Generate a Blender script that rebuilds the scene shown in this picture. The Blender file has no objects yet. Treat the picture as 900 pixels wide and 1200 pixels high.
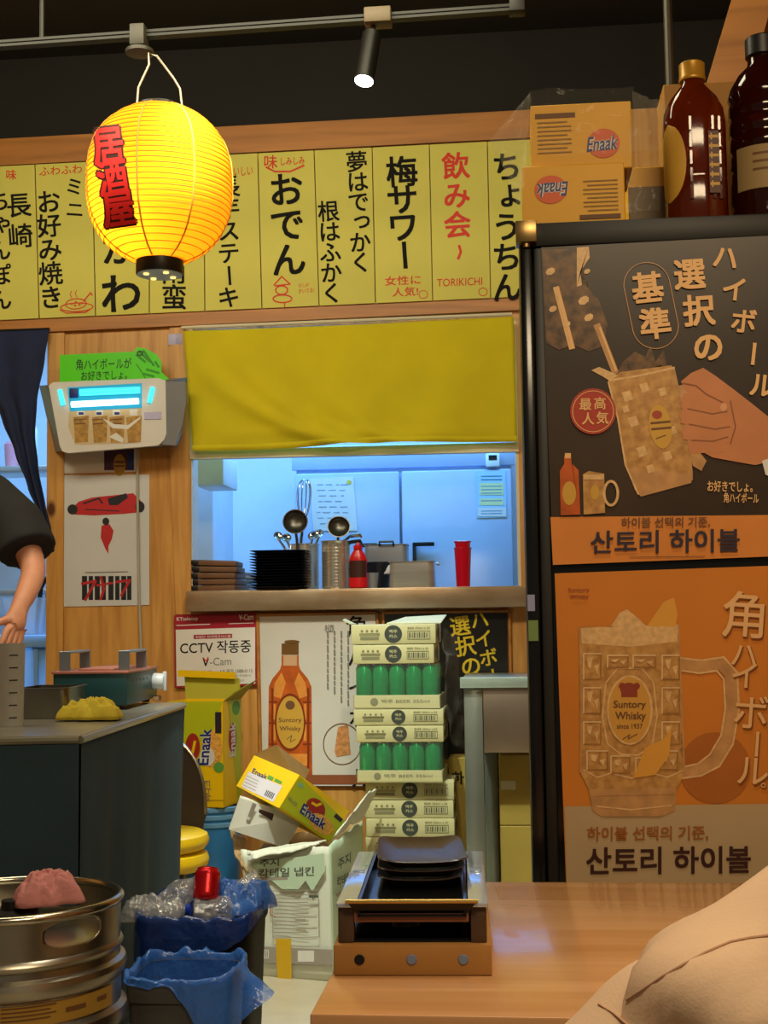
import bpy, bmesh, math, random
from mathutils import Vector, Matrix, noise
R = math.radians
random.seed(7)
SC = bpy.context.scene
COL = SC.collection

# ---------------------------------------------------------------- camera
EYE = Vector((0, 0, 1.2)); F = 1600.0
TH = R(5.7); PITCH = math.atan(125 / 1600); ROLL = 0.014
_fw = Vector((-math.sin(TH) * math.cos(PITCH), math.cos(TH) * math.cos(PITCH), math.sin(PITCH)))
_r0 = Vector((math.cos(TH), math.sin(TH), 0)); _u0 = _r0.cross(_fw)
_cr = math.cos(ROLL) * _r0 - math.sin(ROLL) * _u0
_cu = math.sin(ROLL) * _r0 + math.cos(ROLL) * _u0
cd = bpy.data.cameras.new('camera'); cam = bpy.data.objects.new('camera', cd); COL.objects.link(cam)
cd.sensor_fit = 'VERTICAL'; cd.sensor_height = 24; cd.lens = F / 1200 * 24
cd.clip_start = 0.05; cd.clip_end = 60
m = Matrix((_cr, _cu, -_fw)).transposed().to_4x4(); m.translation = EYE
cam.matrix_world = m
SC.camera = cam

# ---------------------------------------------------------------- world, lights, exposure
SC.view_settings.view_transform = 'Standard'
SC.view_settings.look = 'None'
SC.view_settings.gamma = 1.0
SC.view_settings.use_curve_mapping = False
SC.view_settings.exposure = 0.0
w = bpy.data.worlds.new('room_ambient'); SC.world = w; w.use_nodes = True
w.node_tree.nodes['Background'].inputs[0].default_value = (1.0, 0.84, 0.62, 1)
w.node_tree.nodes['Background'].inputs[1].default_value = 0.13

def aim(o, target):
    o.rotation_euler = (Vector(target) - Vector(o.location)).to_track_quat('-Z', 'Y').to_euler()
def area(name, loc, target, sx, sy, power, color):
    l = bpy.data.lights.new(name, 'AREA'); l.shape = 'RECTANGLE'; l.size = sx; l.size_y = sy
    l.energy = power; l.color = color
    o = bpy.data.objects.new(name, l); COL.objects.link(o); o.location = loc; aim(o, target); return o
def spot(name, loc, target, power, color, angle=60, blend=0.6, radius=0.04):
    l = bpy.data.lights.new(name, 'SPOT'); l.energy = power; l.color = color
    l.spot_size = R(angle); l.spot_blend = blend; l.shadow_soft_size = radius
    o = bpy.data.objects.new(name, l); COL.objects.link(o); o.location = loc; aim(o, target); return o
area('kitchen_tube_light', (-0.75, 6.3, 2.95), (-0.75, 6.3, 0), 2.6, 0.5, 80, (0.17, 0.47, 1.0))
area('kitchen_door_light', (-2.4, 6.3, 2.95), (-2.4, 6.3, 0), 0.9, 0.5, 36, (0.18, 0.48, 1.0))
area('ceiling_wash', (-1.2, 3.2, 3.25), (-1.2, 4.8, 1.0), 2.4, 0.5, 50, (1.0, 0.90, 0.62))
spot('ceiling_downlight_clutter', (-0.75, 3.3, 3.2), (-0.72, 4.75, 0.4), 300, (0.86, 1.0, 0.86), 46, 0.8)
spot('ceiling_downlight_table', (0.25, 2.0, 3.2), (0.2, 2.1, 0.7), 70, (1.0, 0.88, 0.68), 70, 0.9, 0.12)
area('fridge_fill_light', (0.6, 0.2, 3.1), (0.35, 2.75, 1.1), 1.2, 0.3, 38, (1.0, 0.78, 0.48))  # unseen fill light, added to brighten the fridge front
spot('ceiling_downlight_guest', (0.1, 0.5, 3.0), (0.45, 1.2, 0.8), 60, (1.0, 0.86, 0.70), 60, 0.9, 0.12)

# ---------------------------------------------------------------- helpers
def ray(u, v): return _fw * F + _cr * (u - 450) + _cu * (600 - v)
def at(u, v, Y):
    d = ray(u, v); return EYE + d * (Y / d.y)
def atz(u, v, z):
    d = ray(u, v); return EYE + d * ((z - EYE.z) / d.z)
def kpx(u, v, Y): return F / ((at(u, v, Y) - EYE).dot(_fw))

def lin(c):
    if isinstance(c, str):
        c = [int(c[i:i + 2], 16) / 255 for i in (1, 3, 5)]
    return tuple(x / 12.92 if x <= 0.04045 else ((x + 0.055) / 1.055) ** 2.4 for x in c)
MATS = {}
def mat(name, color='#808080', rough=0.5, metal=0.0, var=0.0, scale=8.0, stretch=(1, 1, 1), bump=0.0, bscale=40.0,
        emit=None, estr=0.0, trans=0.0, alpha=1.0, ior=1.45, spec=0.5, coat=0.0, sheen=0.0, color2=None):
    if name in MATS: return MATS[name]
    m = bpy.data.materials.new(name); m.use_nodes = True; nt = m.node_tree; b = nt.nodes['Principled BSDF']
    c = lin(color)
    b.inputs['Base Color'].default_value = (*c, 1)
    b.inputs['Roughness'].default_value = rough; b.inputs['Metallic'].default_value = metal
    b.inputs['IOR'].default_value = ior; b.inputs['Specular IOR Level'].default_value = spec
    b.inputs['Transmission Weight'].default_value = trans; b.inputs['Alpha'].default_value = alpha
    b.inputs['Coat Weight'].default_value = coat
    if emit: 
        b.inputs['Emission Color'].default_value = (*lin(emit), 1); b.inputs['Emission Strength'].default_value = estr
    tc = nt.nodes.new('ShaderNodeTexCoord'); mp = nt.nodes.new('ShaderNodeMapping')
    nt.links.new(tc.outputs['Object'], mp.inputs[0]); mp.inputs['Scale'].default_value = stretch
    n = nt.nodes.new('ShaderNodeTexNoise'); n.inputs['Scale'].default_value = scale; n.inputs['Detail'].default_value = 4
    nt.links.new(mp.outputs[0], n.inputs['Vector'])
    cr = nt.nodes.new('ShaderNodeValToRGB'); nt.links.new(n.outputs['Fac'], cr.inputs[0])
    v = max(var, 0.03); c2 = lin(color2) if color2 else None
    cr.color_ramp.elements[0].position = 0.3; cr.color_ramp.elements[1].position = 0.7
    cr.color_ramp.elements[0].color = (*(c2 or [x * (1 - v) for x in c]), 1)
    cr.color_ramp.elements[1].color = (*(c if c2 else [min(1, x * (1 + v)) for x in c]), 1)
    nt.links.new(cr.outputs[0], b.inputs['Base Color'])
    if bump:
        n2 = nt.nodes.new('ShaderNodeTexNoise'); n2.inputs['Scale'].default_value = bscale; n2.inputs['Detail'].default_value = 3
        nt.links.new(mp.outputs[0], n2.inputs['Vector'])
        bp = nt.nodes.new('ShaderNodeBump'); bp.inputs['Strength'].default_value = bump; bp.inputs['Distance'].default_value = 0.01
        nt.links.new(n2.outputs['Fac'], bp.inputs['Height']); nt.links.new(bp.outputs[0], b.inputs['Normal'])
    MATS[name] = m; return m

def wood(name, light, dark, axis='Z', rough=0.45, plank=0.0, grain=1.0, knots=True, coat=0.0):
    """long-grained timber: stretched noise, darker streaks, round knots and plank joints"""
    m = bpy.data.materials.new(name); m.use_nodes = True; nt = m.node_tree; L = nt.links; N = nt.nodes
    b = N['Principled BSDF']; b.inputs['Roughness'].default_value = rough; b.inputs['Coat Weight'].default_value = coat
    tc = N.new('ShaderNodeTexCoord'); mp = N.new('ShaderNodeMapping'); L.new(tc.outputs['Object'], mp.inputs[0])
    s = {'Z': (9, 9, .7), 'X': (.7, 9, 9), 'Y': (9, .7, 9)}[axis]
    mp.inputs['Scale'].default_value = [x * grain for x in s]
    n = N.new('ShaderNodeTexNoise'); n.inputs['Scale'].default_value = 2.2; n.inputs['Detail'].default_value = 7; n.inputs['Distortion'].default_value = .6
    L.new(mp.outputs[0], n.inputs['Vector'])
    r = N.new('ShaderNodeValToRGB'); L.new(n.outputs['Fac'], r.inputs[0])
    r.color_ramp.elements[0].position = .30; r.color_ramp.elements[0].color = (*lin(dark), 1)
    r.color_ramp.elements[1].position = .62; r.color_ramp.elements[1].color = (*lin(light), 1)
    out = r.outputs[0]
    if knots:
        mk = N.new('ShaderNodeMapping'); L.new(tc.outputs['Object'], mk.inputs[0])
        mk.inputs['Scale'].default_value = {'Z': (5.4, .05, 3.0), 'X': (3.0, .05, 5.4), 'Y': (5.4, 3.0, .05)}[axis]
        vo = N.new('ShaderNodeTexVoronoi'); vo.inputs['Scale'].default_value = 1.0; L.new(mk.outputs[0], vo.inputs['Vector'])
        kr = N.new('ShaderNodeValToRGB'); L.new(vo.outputs['Distance'], kr.inputs[0])
        kr.color_ramp.elements[0].position = .06; kr.color_ramp.elements[0].color = (1, 1, 1, 1)
        kr.color_ramp.elements[1].position = .13; kr.color_ramp.elements[1].color = (0, 0, 0, 1)
        mx = N.new('ShaderNodeMix'); mx.data_type = 'RGBA'; mx.inputs[7].default_value = (*lin('#5a2c0c'), 1)
        L.new(kr.outputs[0], mx.inputs[0]); L.new(out, mx.inputs[6]); out = mx.outputs[2]
    if plank:
        sp = N.new('ShaderNodeSeparateXYZ'); L.new(tc.outputs['Object'], sp.inputs[0])
        dv = N.new('ShaderNodeMath'); dv.operation = 'DIVIDE'; dv.inputs[1].default_value = plank; L.new(sp.outputs[0], dv.inputs[0])
        fr = N.new('ShaderNodeMath'); fr.operation = 'FRACT'; L.new(dv.outputs[0], fr.inputs[0])
        pr = N.new('ShaderNodeValToRGB'); L.new(fr.outputs[0], pr.inputs[0])
        e = pr.color_ramp.elements; e[0].position = .0; e[0].color = (.25, .2, .15, 1); e[1].position = .018; e[1].color = (1, 1, 1, 1)
        mm = N.new('ShaderNodeMix'); mm.data_type = 'RGBA'; mm.blend_type = 'MULTIPLY'; mm.inputs[0].default_value = .8
        L.new(out, mm.inputs[6]); L.new(pr.outputs[0], mm.inputs[7]); out = mm.outputs[2]
    L.new(out, b.inputs['Base Color'])
    MATS[name] = m; return m

def tag(o, label=None, cat=None, group=None, kind=None):
    if label: o['label'] = label
    if cat: o['category'] = cat
    if group: o['group'] = group
    if kind: o['kind'] = kind
    return o
def thing(name, label, cat, loc=(0, 0, 0), rz=0, group=None, rot=None):
    o = bpy.data.objects.new(name, None); COL.objects.link(o); o.empty_display_size = .05
    o.location = loc; o.rotation_euler = rot or (0, 0, rz)
    return tag(o, label, cat, group)
def mworld(o):
    mm = Matrix.LocRotScale(o.location, o.rotation_euler, o.scale)
    return mworld(o.parent) @ mm if o.parent else mm
def copy_tree(o, parent=None):
    c = o.copy(); COL.objects.link(c); c.parent = parent
    for ch in list(o.children): copy_tree(ch, c)
    return c

class G:
    """collects shapes, then links them as ONE mesh object"""
    def __init__(s): s.bm = bmesh.new(); s.mats = []
    def mi(s, m):
        if m is None: return 0
        if m not in s.mats: s.mats.append(m)
        return s.mats.index(m)
    def add(s, pts, faces, m=None, M=None):
        i = s.mi(m); vs = [s.bm.verts.new((M @ Vector(p)) if M else p) for p in pts]; out = []
        for f in faces:
            try:
                fc = s.bm.faces.new([vs[k] for k in f]); fc.material_index = i; out.append(fc)
            except ValueError: pass
        return vs, out
    def poly(s, pts, m=None): return s.add(pts, [range(len(pts))], m)
    def box(s, x0, x1, y0, y1, z0, z1, m=None, bev=0.0, M=None, seg=2):
        b = bmesh.new(); bmesh.ops.create_cube(b, size=1)
        bmesh.ops.scale(b, vec=(x1 - x0, y1 - y0, z1 - z0), verts=b.verts)
        bmesh.ops.translate(b, vec=((x0 + x1) / 2, (y0 + y1) / 2, (z0 + z1) / 2), verts=b.verts)
        if bev: bmesh.ops.bevel(b, geom=b.edges[:], offset=bev, segments=seg, profile=.5, affect='EDGES')
        s.merge(b, m, M); return s
    def merge(s, b, m=None, M=None):
        i = s.mi(m); mp = {v: s.bm.verts.new((M @ v.co) if M else v.co) for v in b.verts}
        for f in b.faces:
            try: s.bm.faces.new([mp[v] for v in f.verts]).material_index = i
            except ValueError: pass
        b.free()
    def hexa(s, p, m=None):
        """box from 8 corners: 4 front (bl,br,tr,tl) then 4 back"""
        s.add(p, [(0, 1, 2, 3), (5, 4, 7, 6), (4, 0, 3, 7), (1, 5, 6, 2), (3, 2, 6, 7), (4, 5, 1, 0)], m); return s
    def prism(s, pts, off, m=None):
        n = len(pts); off = Vector(off); a = [Vector(p) for p in pts]; b = [p + off for p in a]
        s.add(a + b, [list(range(n)), list(range(2 * n - 1, n - 1, -1))] + [(i, i + n, (i + 1) % n + n, (i + 1) % n) for i in range(n)], m); return s
    def tube(s, pts, r, n=10, m=None, cap=True, M=None, closed=False):
        pts = [Vector(p) for p in pts]; k = len(pts); rs = r if isinstance(r, (list, tuple)) else [r] * k
        vv = []; up = None
        for i, p in enumerate(pts):
            if closed: d = pts[(i + 1) % k] - pts[i - 1]
            else: d = pts[min(i + 1, k - 1)] - pts[max(i - 1, 0)]
            d = d.normalized() if d.length > 1e-9 else Vector((0, 0, 1))
            if up is None:
                a = Vector((0, 0, 1)) if abs(d.z) < .9 else Vector((1, 0, 0)); up = (a - d * a.dot(d)).normalized()
            else:
                up = up - d * up.dot(d); up = up.normalized() if up.length > 1e-6 else d.orthogonal().normalized()
            q = d.cross(up)
            vv += [p + (up * math.cos(2 * math.pi * j / n) + q * math.sin(2 * math.pi * j / n)) * rs[i] for j in range(n)]
        fs = []
        for i in range(k if closed else k - 1):
            for j in range(n):
                a, b = i * n + j, i * n + (j + 1) % n; c, e = ((i + 1) % k) * n + (j + 1) % n, ((i + 1) % k) * n + j
                fs.append((a, b, c, e))
        if cap and not closed: fs += [tuple(range(n - 1, -1, -1)), tuple(range((k - 1) * n, k * n))]
        s.add(vv, fs, m, M); return s
    def lathe(s, prof, n=24, m=None, M=None, cap0=True, cap1=True, sx=1, sy=1):
        k = len(prof); vv = [(r * math.cos(2 * math.pi * j / n) * sx, r * math.sin(2 * math.pi * j / n) * sy, z) for r, z in prof for j in range(n)]
        fs = [(i * n + j, i * n + (j + 1) % n, (i + 1) * n + (j + 1) % n, (i + 1) * n + j) for i in range(k - 1) for j in range(n)]
        if cap0: fs.append(tuple(range(n - 1, -1, -1)))
        if cap1: fs.append(tuple(range((k - 1) * n, k * n)))
        s.add(vv, fs, m, M); return s
    def grid(s, fn, nu, nv, m=None, closed_u=False):
        vv = [fn(i / nu, j / nv) for j in range(nv + 1) for i in range(nu + (0 if closed_u else 1))]
        w = nu + (0 if closed_u else 1)
        fs = [(j * w + i, j * w + (i + 1) % w, (j + 1) * w + (i + 1) % w, (j + 1) * w + i) for j in range(nv) for i in range(nu)]
        s.add(vv, fs, m); return s
    def build(s, name, m=None, parent=None, world=False, smooth=35, label=None, thick=0, sub=0):
        me = bpy.data.meshes.new(name)
        if world and parent:
            s.bm.transform(mworld(parent).inverted())
        bmesh.ops.recalc_face_normals(s.bm, faces=s.bm.faces[:])
        s.bm.to_mesh(me); s.bm.free()
        ms = s.mats if s.mats and s.mats != [None] else []
        for x in (ms or ([m] if m else [])): me.materials.append(x)
        if smooth:
            me.polygons.foreach_set('use_smooth', [True] * len(me.polygons)); me.set_sharp_from_angle(angle=R(smooth))
        o = bpy.data.objects.new(name, me); COL.objects.link(o)
        if parent: o.parent = parent
        if label: o['label'] = label
        if thick:
            md = o.modifiers.new('thickness', 'SOLIDIFY'); md.thickness = thick; md.offset = 0
        if sub:
            md = o.modifiers.new('smooth', 'SUBSURF'); md.levels = sub; md.render_levels = sub
        return o

# ---- printing: letters and shapes on a flat upright sheet, traced in the photograph's frame and laid on the sheet's own plane
_gc = {}; _gn = {}
def glyph(s, bold=0.0):
    k = (s, bold)
    if k not in _gc and bold:      # heavier strokes: the outline repeated a hair to each side
        vs, fs = glyph(s, 0); vv, ff = [], []
        n = 8 if bold > .04 else 4
        for i in range(n):
            a = 2 * math.pi * (i + .5) / n; o = len(vv)
            vv += [(x + bold * math.cos(a), y + bold * math.sin(a)) for x, y in vs]; ff += [tuple(q + o for q in f) for f in fs]
        _gc[k] = (vv, ff); _gn[(s, bold)] = n
    if k not in _gc:
        c = bpy.data.curves.new('g', 'FONT'); c.body = s; c.resolution_u = 3; c.fill_mode = 'FRONT'
        o = bpy.data.objects.new('g', c); me = bpy.data.meshes.new_from_object(o)
        _gc[k] = ([(v.co.x, v.co.y) for v in me.vertices], [tuple(p.vertices) for p in me.polygons])
        bpy.data.objects.remove(o); bpy.data.curves.remove(c); bpy.data.meshes.remove(me)
    return _gc[k]
class Art:
    def __init__(s, Y, base=0.0012): s.Y = Y; s.g = G(); s.e = base
    def P(s, u, v): return at(u, v, s.Y - s.e)
    def stag(s, t, bold, pts2):
        # the repeats of a heavy glyph each sit a hair further out, so no two faces share a plane
        n = _gn.get((t, bold), 1); L = len(pts2) // n; e = s.e; out = []
        for i, p in enumerate(pts2):
            s.e = e + 2.5e-5 * min(i // max(L, 1), n - 1); out.append(s.P(*p))
        s.e = e + 2.5e-5; return out
    def up(s): s.e += .0002; return s
    def poly(s, pts, m): s.g.poly([s.P(*p) for p in pts], m); s.e += 1.2e-5; return s
    def shape(s, pts, m):      # concave outline
        b = bmesh.new(); vs = [b.verts.new(s.P(*p)) for p in pts]; b.faces.new(vs)
        bmesh.ops.triangulate(b, faces=b.faces[:]); s.g.merge(b, m); s.e += 1.2e-5; return s
    def ell(s, u, v, ru, rv, m, rot=0, n=28, a0=0, a1=360):
        c, q = math.cos(R(rot)), math.sin(R(rot)); pts = []
        for i in range(n):
            t = R(a0 + (a1 - a0) * i / (n if a1 - a0 == 360 else n - 1)); x, y = ru * math.cos(t), rv * math.sin(t)
            pts.append((u + x * c - y * q, v + x * q + y * c))
        return s.poly(pts, m)
    def line(s, pts, w, m, closed=False):
        if closed: pts = list(pts) + [pts[0]]
        for (a, b), (c, d) in zip(pts, pts[1:]):
            L = math.hypot(c - a, d - b) or 1; nx, ny = -(d - b) / L * w / 2, (c - a) / L * w / 2; ex, ey = (c - a) / L * w * .3, (d - b) / L * w * .3
            s.poly([(a + nx - ex, b + ny - ey), (c + nx + ex, d + ny + ey), (c - nx + ex, d - ny + ey), (a - nx - ex, b - ny - ey)], m)
        return s
    def ring(s, u, v, ru, rv, w, m, rot=0, n=32):
        c, q = math.cos(R(rot)), math.sin(R(rot))
        return s.line([(u + ru * math.cos(t) * c - rv * math.sin(t) * q, v + ru * math.cos(t) * q + rv * math.sin(t) * c) for t in [2 * math.pi * i / n for i in range(n)]], w, m, True)
    def rect(s, u0, v0, u1, v1, m, sl=0.0):
        return s.poly([(u0, v0), (u1, v0 + sl * (u1 - u0)), (u1, v1 + sl * (u1 - u0)), (u0, v1)], m)
    def ch(s, t, u, v, size, m, bold=0.012, rot=0, sx=1.0, vert=False, shear=0):
        """one full-width character centred on (u, v)"""
        vs, fs = glyph(t, bold); c, q = math.cos(R(rot)), math.sin(R(rot)); pts = []
        for x, y in vs:
            x, y = x - .5, -(y - .35)
            if vert and t in 'ー〜': x, y = y * -1, x
            if vert and t in 'っゃゅょッャュョ。、': x, y = x + .12, y - .12
            x = x * size * sx - shear * y * size; y *= size
            pts.append((u + x * c - y * q, v + x * q + y * c))
        s.g.add(s.stag(t, bold, pts), fs, m); return s
    def vt(s, t, a, b, size, m, bold=0.012, rot=0, sx=1.0, shear=0):
        """vertical text: first character centred on a, last on b"""
        n = len(t)
        for i, c in enumerate(t):
            f = i / (n - 1) if n > 1 else 0
            if c == ' ': continue
            s.ch(c, a[0] + (b[0] - a[0]) * f, a[1] + (b[1] - a[1]) * f, size, m, bold, rot, sx, True, shear)
        return s
    def ht(s, t, u0, v0, u1, v1, m, bold=0.0, sl=0.0, dirv=None, ital=0):
        """a line of text fitted into the box (u0,v0)-(u1,v1); sl = slope of the line"""
        vs, fs = glyph(t, bold); xs = [p[0] for p in vs]; ys = [p[1] for p in vs]
        x0, x1, y0, y1 = min(xs), max(xs), min(ys), max(ys)
        pts = []
        for x, y in vs:
            a = (x - x0) / (x1 - x0); b = (y1 - y) / (y1 - y0)
            u = u0 + (u1 - u0) * a + ital * (1 - b) * (v1 - v0); pts.append((u, v0 + (v1 - v0) * b + sl * (u1 - u0) * a))
        s.g.add(s.stag(t, bold, pts), fs, m); return s
    def ft(s, t, o, ax, ay, m, bold=0.0):
        """text in a free parallelogram: origin (top left), ax = along the line, ay = down"""
        vs, fs = glyph(t, bold); xs = [p[0] for p in vs]; ys = [p[1] for p in vs]
        x0, x1, y0, y1 = min(xs), max(xs), min(ys), max(ys); pts = []
        for x, y in vs:
            a = (x - x0) / (x1 - x0); b = (y1 - y) / (y1 - y0)
            pts.append((o[0] + ax[0] * a + ay[0] * b, o[1] + ax[1] * a + ay[1] * b))
        s.g.add(s.stag(t, bold, pts), fs, m); return s
    def build(s, name, parent=None): return s.g.build(name, None, parent, world=True, smooth=0)
class FaceArt(Art):
    """the same, on any flat face: origin, unit axes in world space, coordinates in metres (u right, v down)"""
    def __init__(s, o, ax, ay, base=0.001):
        s.o = Vector(o); s.ax = Vector(ax).normalized(); s.ay = Vector(ay).normalized(); s.n = s.ay.cross(s.ax).normalized() * 1.0; s.g = G(); s.e = base
    def P(s, u, v): return s.o + s.ax * u + s.ay * v + s.n * s.e
    def build(s, name, parent=None, world=False): return s.g.build(name, None, parent, world=world, smooth=0)

def sheet(name, Y, pts, m, parent=None, thick=.0012):
    """flat paper or board on the upright plane Y, corners given clockwise from top left"""
    g = G(); g.prism([at(*p, Y) for p in pts], (0, thick, 0), m); return g.build(name, m, parent, world=True, smooth=0)
def paper(name, label, cat, Y, pts, m, group=None, thick=.0012):
    c = sum((at(*p, Y) for p in pts), Vector()) / len(pts)
    t = thing(name, label, cat, c, group=group)
    sheet('sheet', Y, pts, m, t, thick); return t
def skin(name, joints, edges, m, parent=None, sub=2, root=0, smooth=True, post=None):
    """one continuous tapered surface grown over a skeleton: joints = [(point, radius or (rx, ry))]"""
    me = bpy.data.meshes.new(name); me.from_pydata([Vector(j[0]) for j in joints], edges, [])
    o = bpy.data.objects.new(name, me); COL.objects.link(o)
    md = o.modifiers.new('skin', 'SKIN'); md.use_smooth_shade = True
    for i, j in enumerate(joints):
        r = j[1]; me.skin_vertices[0].data[i].radius = (r, r) if not isinstance(r, tuple) else r
        me.skin_vertices[0].data[i].use_root = (i == root)
    sd = o.modifiers.new('sub', 'SUBSURF'); sd.levels = sub; sd.render_levels = sub
    dg = bpy.context.evaluated_depsgraph_get(); dg.update()
    nm = bpy.data.meshes.new_from_object(o.evaluated_get(dg)); bpy.data.objects.remove(o)
    if post:
        for v in nm.vertices: v.co = post(v.co.copy())
    nm.materials.clear(); nm.materials.append(m)
    nm.polygons.foreach_set('use_smooth', [True] * len(nm.polygons)); nm.name = name
    o = bpy.data.objects.new(name, nm); COL.objects.link(o)
    if parent: o.parent = parent
    return o
def garment(name, rings, limbs, m, parent, voxel=.011, it=10):
    """cloth grown round the body: a stack of oval rings (centre, rx, ry) fused with tapered sleeves [(point, radius), ...]"""
    g = G(); n = 40
    vv = [Vector(c) + Vector((rx * math.cos(2 * math.pi * i / n), ry * math.sin(2 * math.pi * i / n), 0)) for c, rx, ry in rings for i in range(n)]
    k = len(rings); g.add(vv, [(a * n + i, a * n + (i + 1) % n, (a + 1) * n + (i + 1) % n, (a + 1) * n + i) for a in range(k - 1) for i in range(n)] + [tuple(range(n - 1, -1, -1)), tuple(range((k - 1) * n, k * n))])
    for L in limbs:
        g.tube([Vector(p) for p, r in L], [r for p, r in L], 24)
        p, r = L[0]; g.lathe([(max(.001, r * math.sin(math.pi * q / 12)), -r * math.cos(math.pi * q / 12)) for q in range(13)], 24, M=Matrix.Translation(p))
    o = g.build(name, None, None, smooth=0)
    md = o.modifiers.new('fuse', 'REMESH'); md.mode = 'VOXEL'; md.voxel_size = voxel; md.use_smooth_shade = True
    sm = o.modifiers.new('relax', 'SMOOTH'); sm.iterations = it; sm.factor = .6
    dg = bpy.context.evaluated_depsgraph_get(); dg.update()
    nm = bpy.data.meshes.new_from_object(o.evaluated_get(dg)); bpy.data.objects.remove(o)
    nm.materials.clear(); nm.materials.append(m); nm.polygons.foreach_set('use_smooth', [True] * len(nm.polygons)); nm.name = name
    o = bpy.data.objects.new(name, nm); COL.objects.link(o); o.parent = parent; nm.transform(Matrix.Translation(-parent.location)); return o
def structure(g, name, m=None, smooth=0, parent=None, world=False):
    o = g.build(name, m, parent, world=world, smooth=smooth); o['kind'] = 'structure'; return o
# ---------------------------------------------------------------- shared materials
M_wood = wood('knotty_pine', '#cf9a50', '#b17a38', 'Z', .42, grain=1.7)
M_trimwood = wood('pine_trim', '#b87a34', '#955f24', 'X', .45, knots=False)
M_black = mat('black_paint', '#191713', .8, var=.15, scale=3)
M_ceil = mat('black_ceiling_paint', '#191713', .85, var=.2, scale=2)
M_floor = mat('beige_floor', '#b8ab92', .35, var=.12, scale=6, bump=.1)
M_kwall = mat('kitchen_white_panel', '#d8dee6', .35, var=.03)
M_steel = mat('brushed_steel', '#c4c1ba', .28, .7, var=.12, scale=3, stretch=(1, 1, 40))
M_steelx = mat('stained_sill_steel', '#b8a68c', .34, .55, var=.3, scale=5, stretch=(1, 1, 3), color2='#977a58')
M_chrome = mat('polished_steel', '#cfcfcf', .12, 1.0)
M_white = mat('white_plastic', '#dedbd2', .4)
M_dark = mat('dark_plastic', '#17181a', .4)
M_blk = mat('black_ink', '#0b0a08', .9)
M_red = mat('red_ink', '#cf2a16', .6)
M_orangeink = mat('orange_red_ink', '#d8521c', .6)
M_whitepaper = mat('white_paper', '#dcdad2', .7, var=.03)
M_greyink = mat('grey_ink', '#77746c', .7)
M_enaak_y = mat('yellow_carton_print', '#f2c70c', .4, var=.03)
M_enaak_g = mat('lime_carton_print', '#b9c21a', .4, var=.03)
M_card = mat('raw_cardboard', '#a98a5e', .8, var=.08, scale=20)
M_blueink = mat('navy_ink', '#1c2f78', .5)
M_greenink = mat('leaf_green_ink', '#5f9f3c', .5)
M_noodle = mat('noodle_print', '#e8a84a', .5, var=.3, scale=120)

YW = 5.45
# ---------------------------------------------------------------- room shell
def XZ(u, v, Y=YW): p = at(u, v, Y); return p.x, p.z
XL, XR = -3.2, 1.7
hx0, _ = XZ(222, 600); hx1, _ = XZ(609, 600); _, hz0 = XZ(400, 692); hz1 = 2.40
dx0 = -2.85; dx1, _ = XZ(59, 600); dz1 = XZ(30, 386)[1]
ztop = XZ(300, 150)[1]
g = G(); g.box(XL - .1, XR + .1, -.6, 7.7, -.1, 0); structure(g, 'floor', M_floor)
g = G(); g.box(XL - .1, XR + .1, -.6, 7.7, 3.6, 3.7); structure(g, 'ceiling', M_ceil)
g = G()
T0, T1 = YW, YW + .12
g.box(XL, dx0, T0, T1, 0, ztop); g.box(dx0, dx1, T0, T1, dz1, ztop)
g.box(dx1, hx0, T0, T1, 0, ztop); g.box(hx0, hx1, T0, T1, 0, hz0 - .03); g.box(hx0, hx1, T0, T1, hz1, ztop); g.box(hx1, XR, T0, T1, 0, ztop)
structure(g, 'wall_back', M_wood)
g = G(); g.box(XL, XR, T0 + .02, T1, ztop, 3.6); structure(g, 'wall_upper', M_black)
g = G(); g.box(XL - .1, XL, -.6, 7.7, 0, 3.6); structure(g, 'wall_left', M_wood)
g = G(); g.box(XR, XR + .1, -.6, 7.7, 0, 3.6); structure(g, 'wall_right', M_wood)
# boards across the wall
def board(name, u0, v0, u1, v1, th0, th1, dep, m, Y=YW):
    """timber strip between two points on the wall; th0/th1 = thickness in photo pixels at each end"""
    g = G(); a, b, c, d = at(u0, v0, Y - dep), at(u1, v1, Y - dep), at(u1, v1 + th1, Y - dep), at(u0, v0 + th0, Y - dep)
    g.prism([a, b, c, d], (0, dep, 0)); return structure(g, name, m)
board('trim_1', -60, 166, 720, 123, 31, 33, .03, M_trimwood)
board('trim_2', -60, 378, 720, 342, 16, 16, .025, M_trimwood)
# vertical batten joints of the wood wall
g = G(); g.prism([at(199, 383, YW - .012), at(217, 381, YW - .012), at(223, 545, YW - .012), at(224, 720, YW - .012), at(206, 720, YW - .012), at(200, 560, YW - .012)], (0, .012, 0)); structure(g, 'trim_3', M_wood)
g = G(); x0, z0 = XZ(59, 820); g.box(dx1 - .012, dx1 + .06, YW - .012, YW, .0, dz1); structure(g, 'trim_4', M_wood)
# hatch window frame: white metal transom, jamb
M_frame = mat('white_metal_frame', '#d9cfb4', .4)
g = G(); g.prism([at(222, 528, YW - .012), at(608, 518, YW - .012), at(608, 529, YW - .012), at(222, 538, YW - .012)], (0, .04, 0))
g.box(hx0, hx0 + .012, YW, YW + .1, hz0, hz1); g.box(hx1 - .012, hx1, YW, YW + .1, hz0, hz1)
structure(g, 'window_1', M_frame)
# ---------------------------------------------------------------- kitchen behind the hatch
KB = 7.45
g = G(); g.box(XL, XR, KB, KB + .1, 0, 3.6); structure(g, 'wall_kitchen', M_kwall)
g = G(); g.box(XL, XR, YW + .13, KB, 3.05, 3.1); structure(g, 'ceiling_kitchen', M_kwall)
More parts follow.
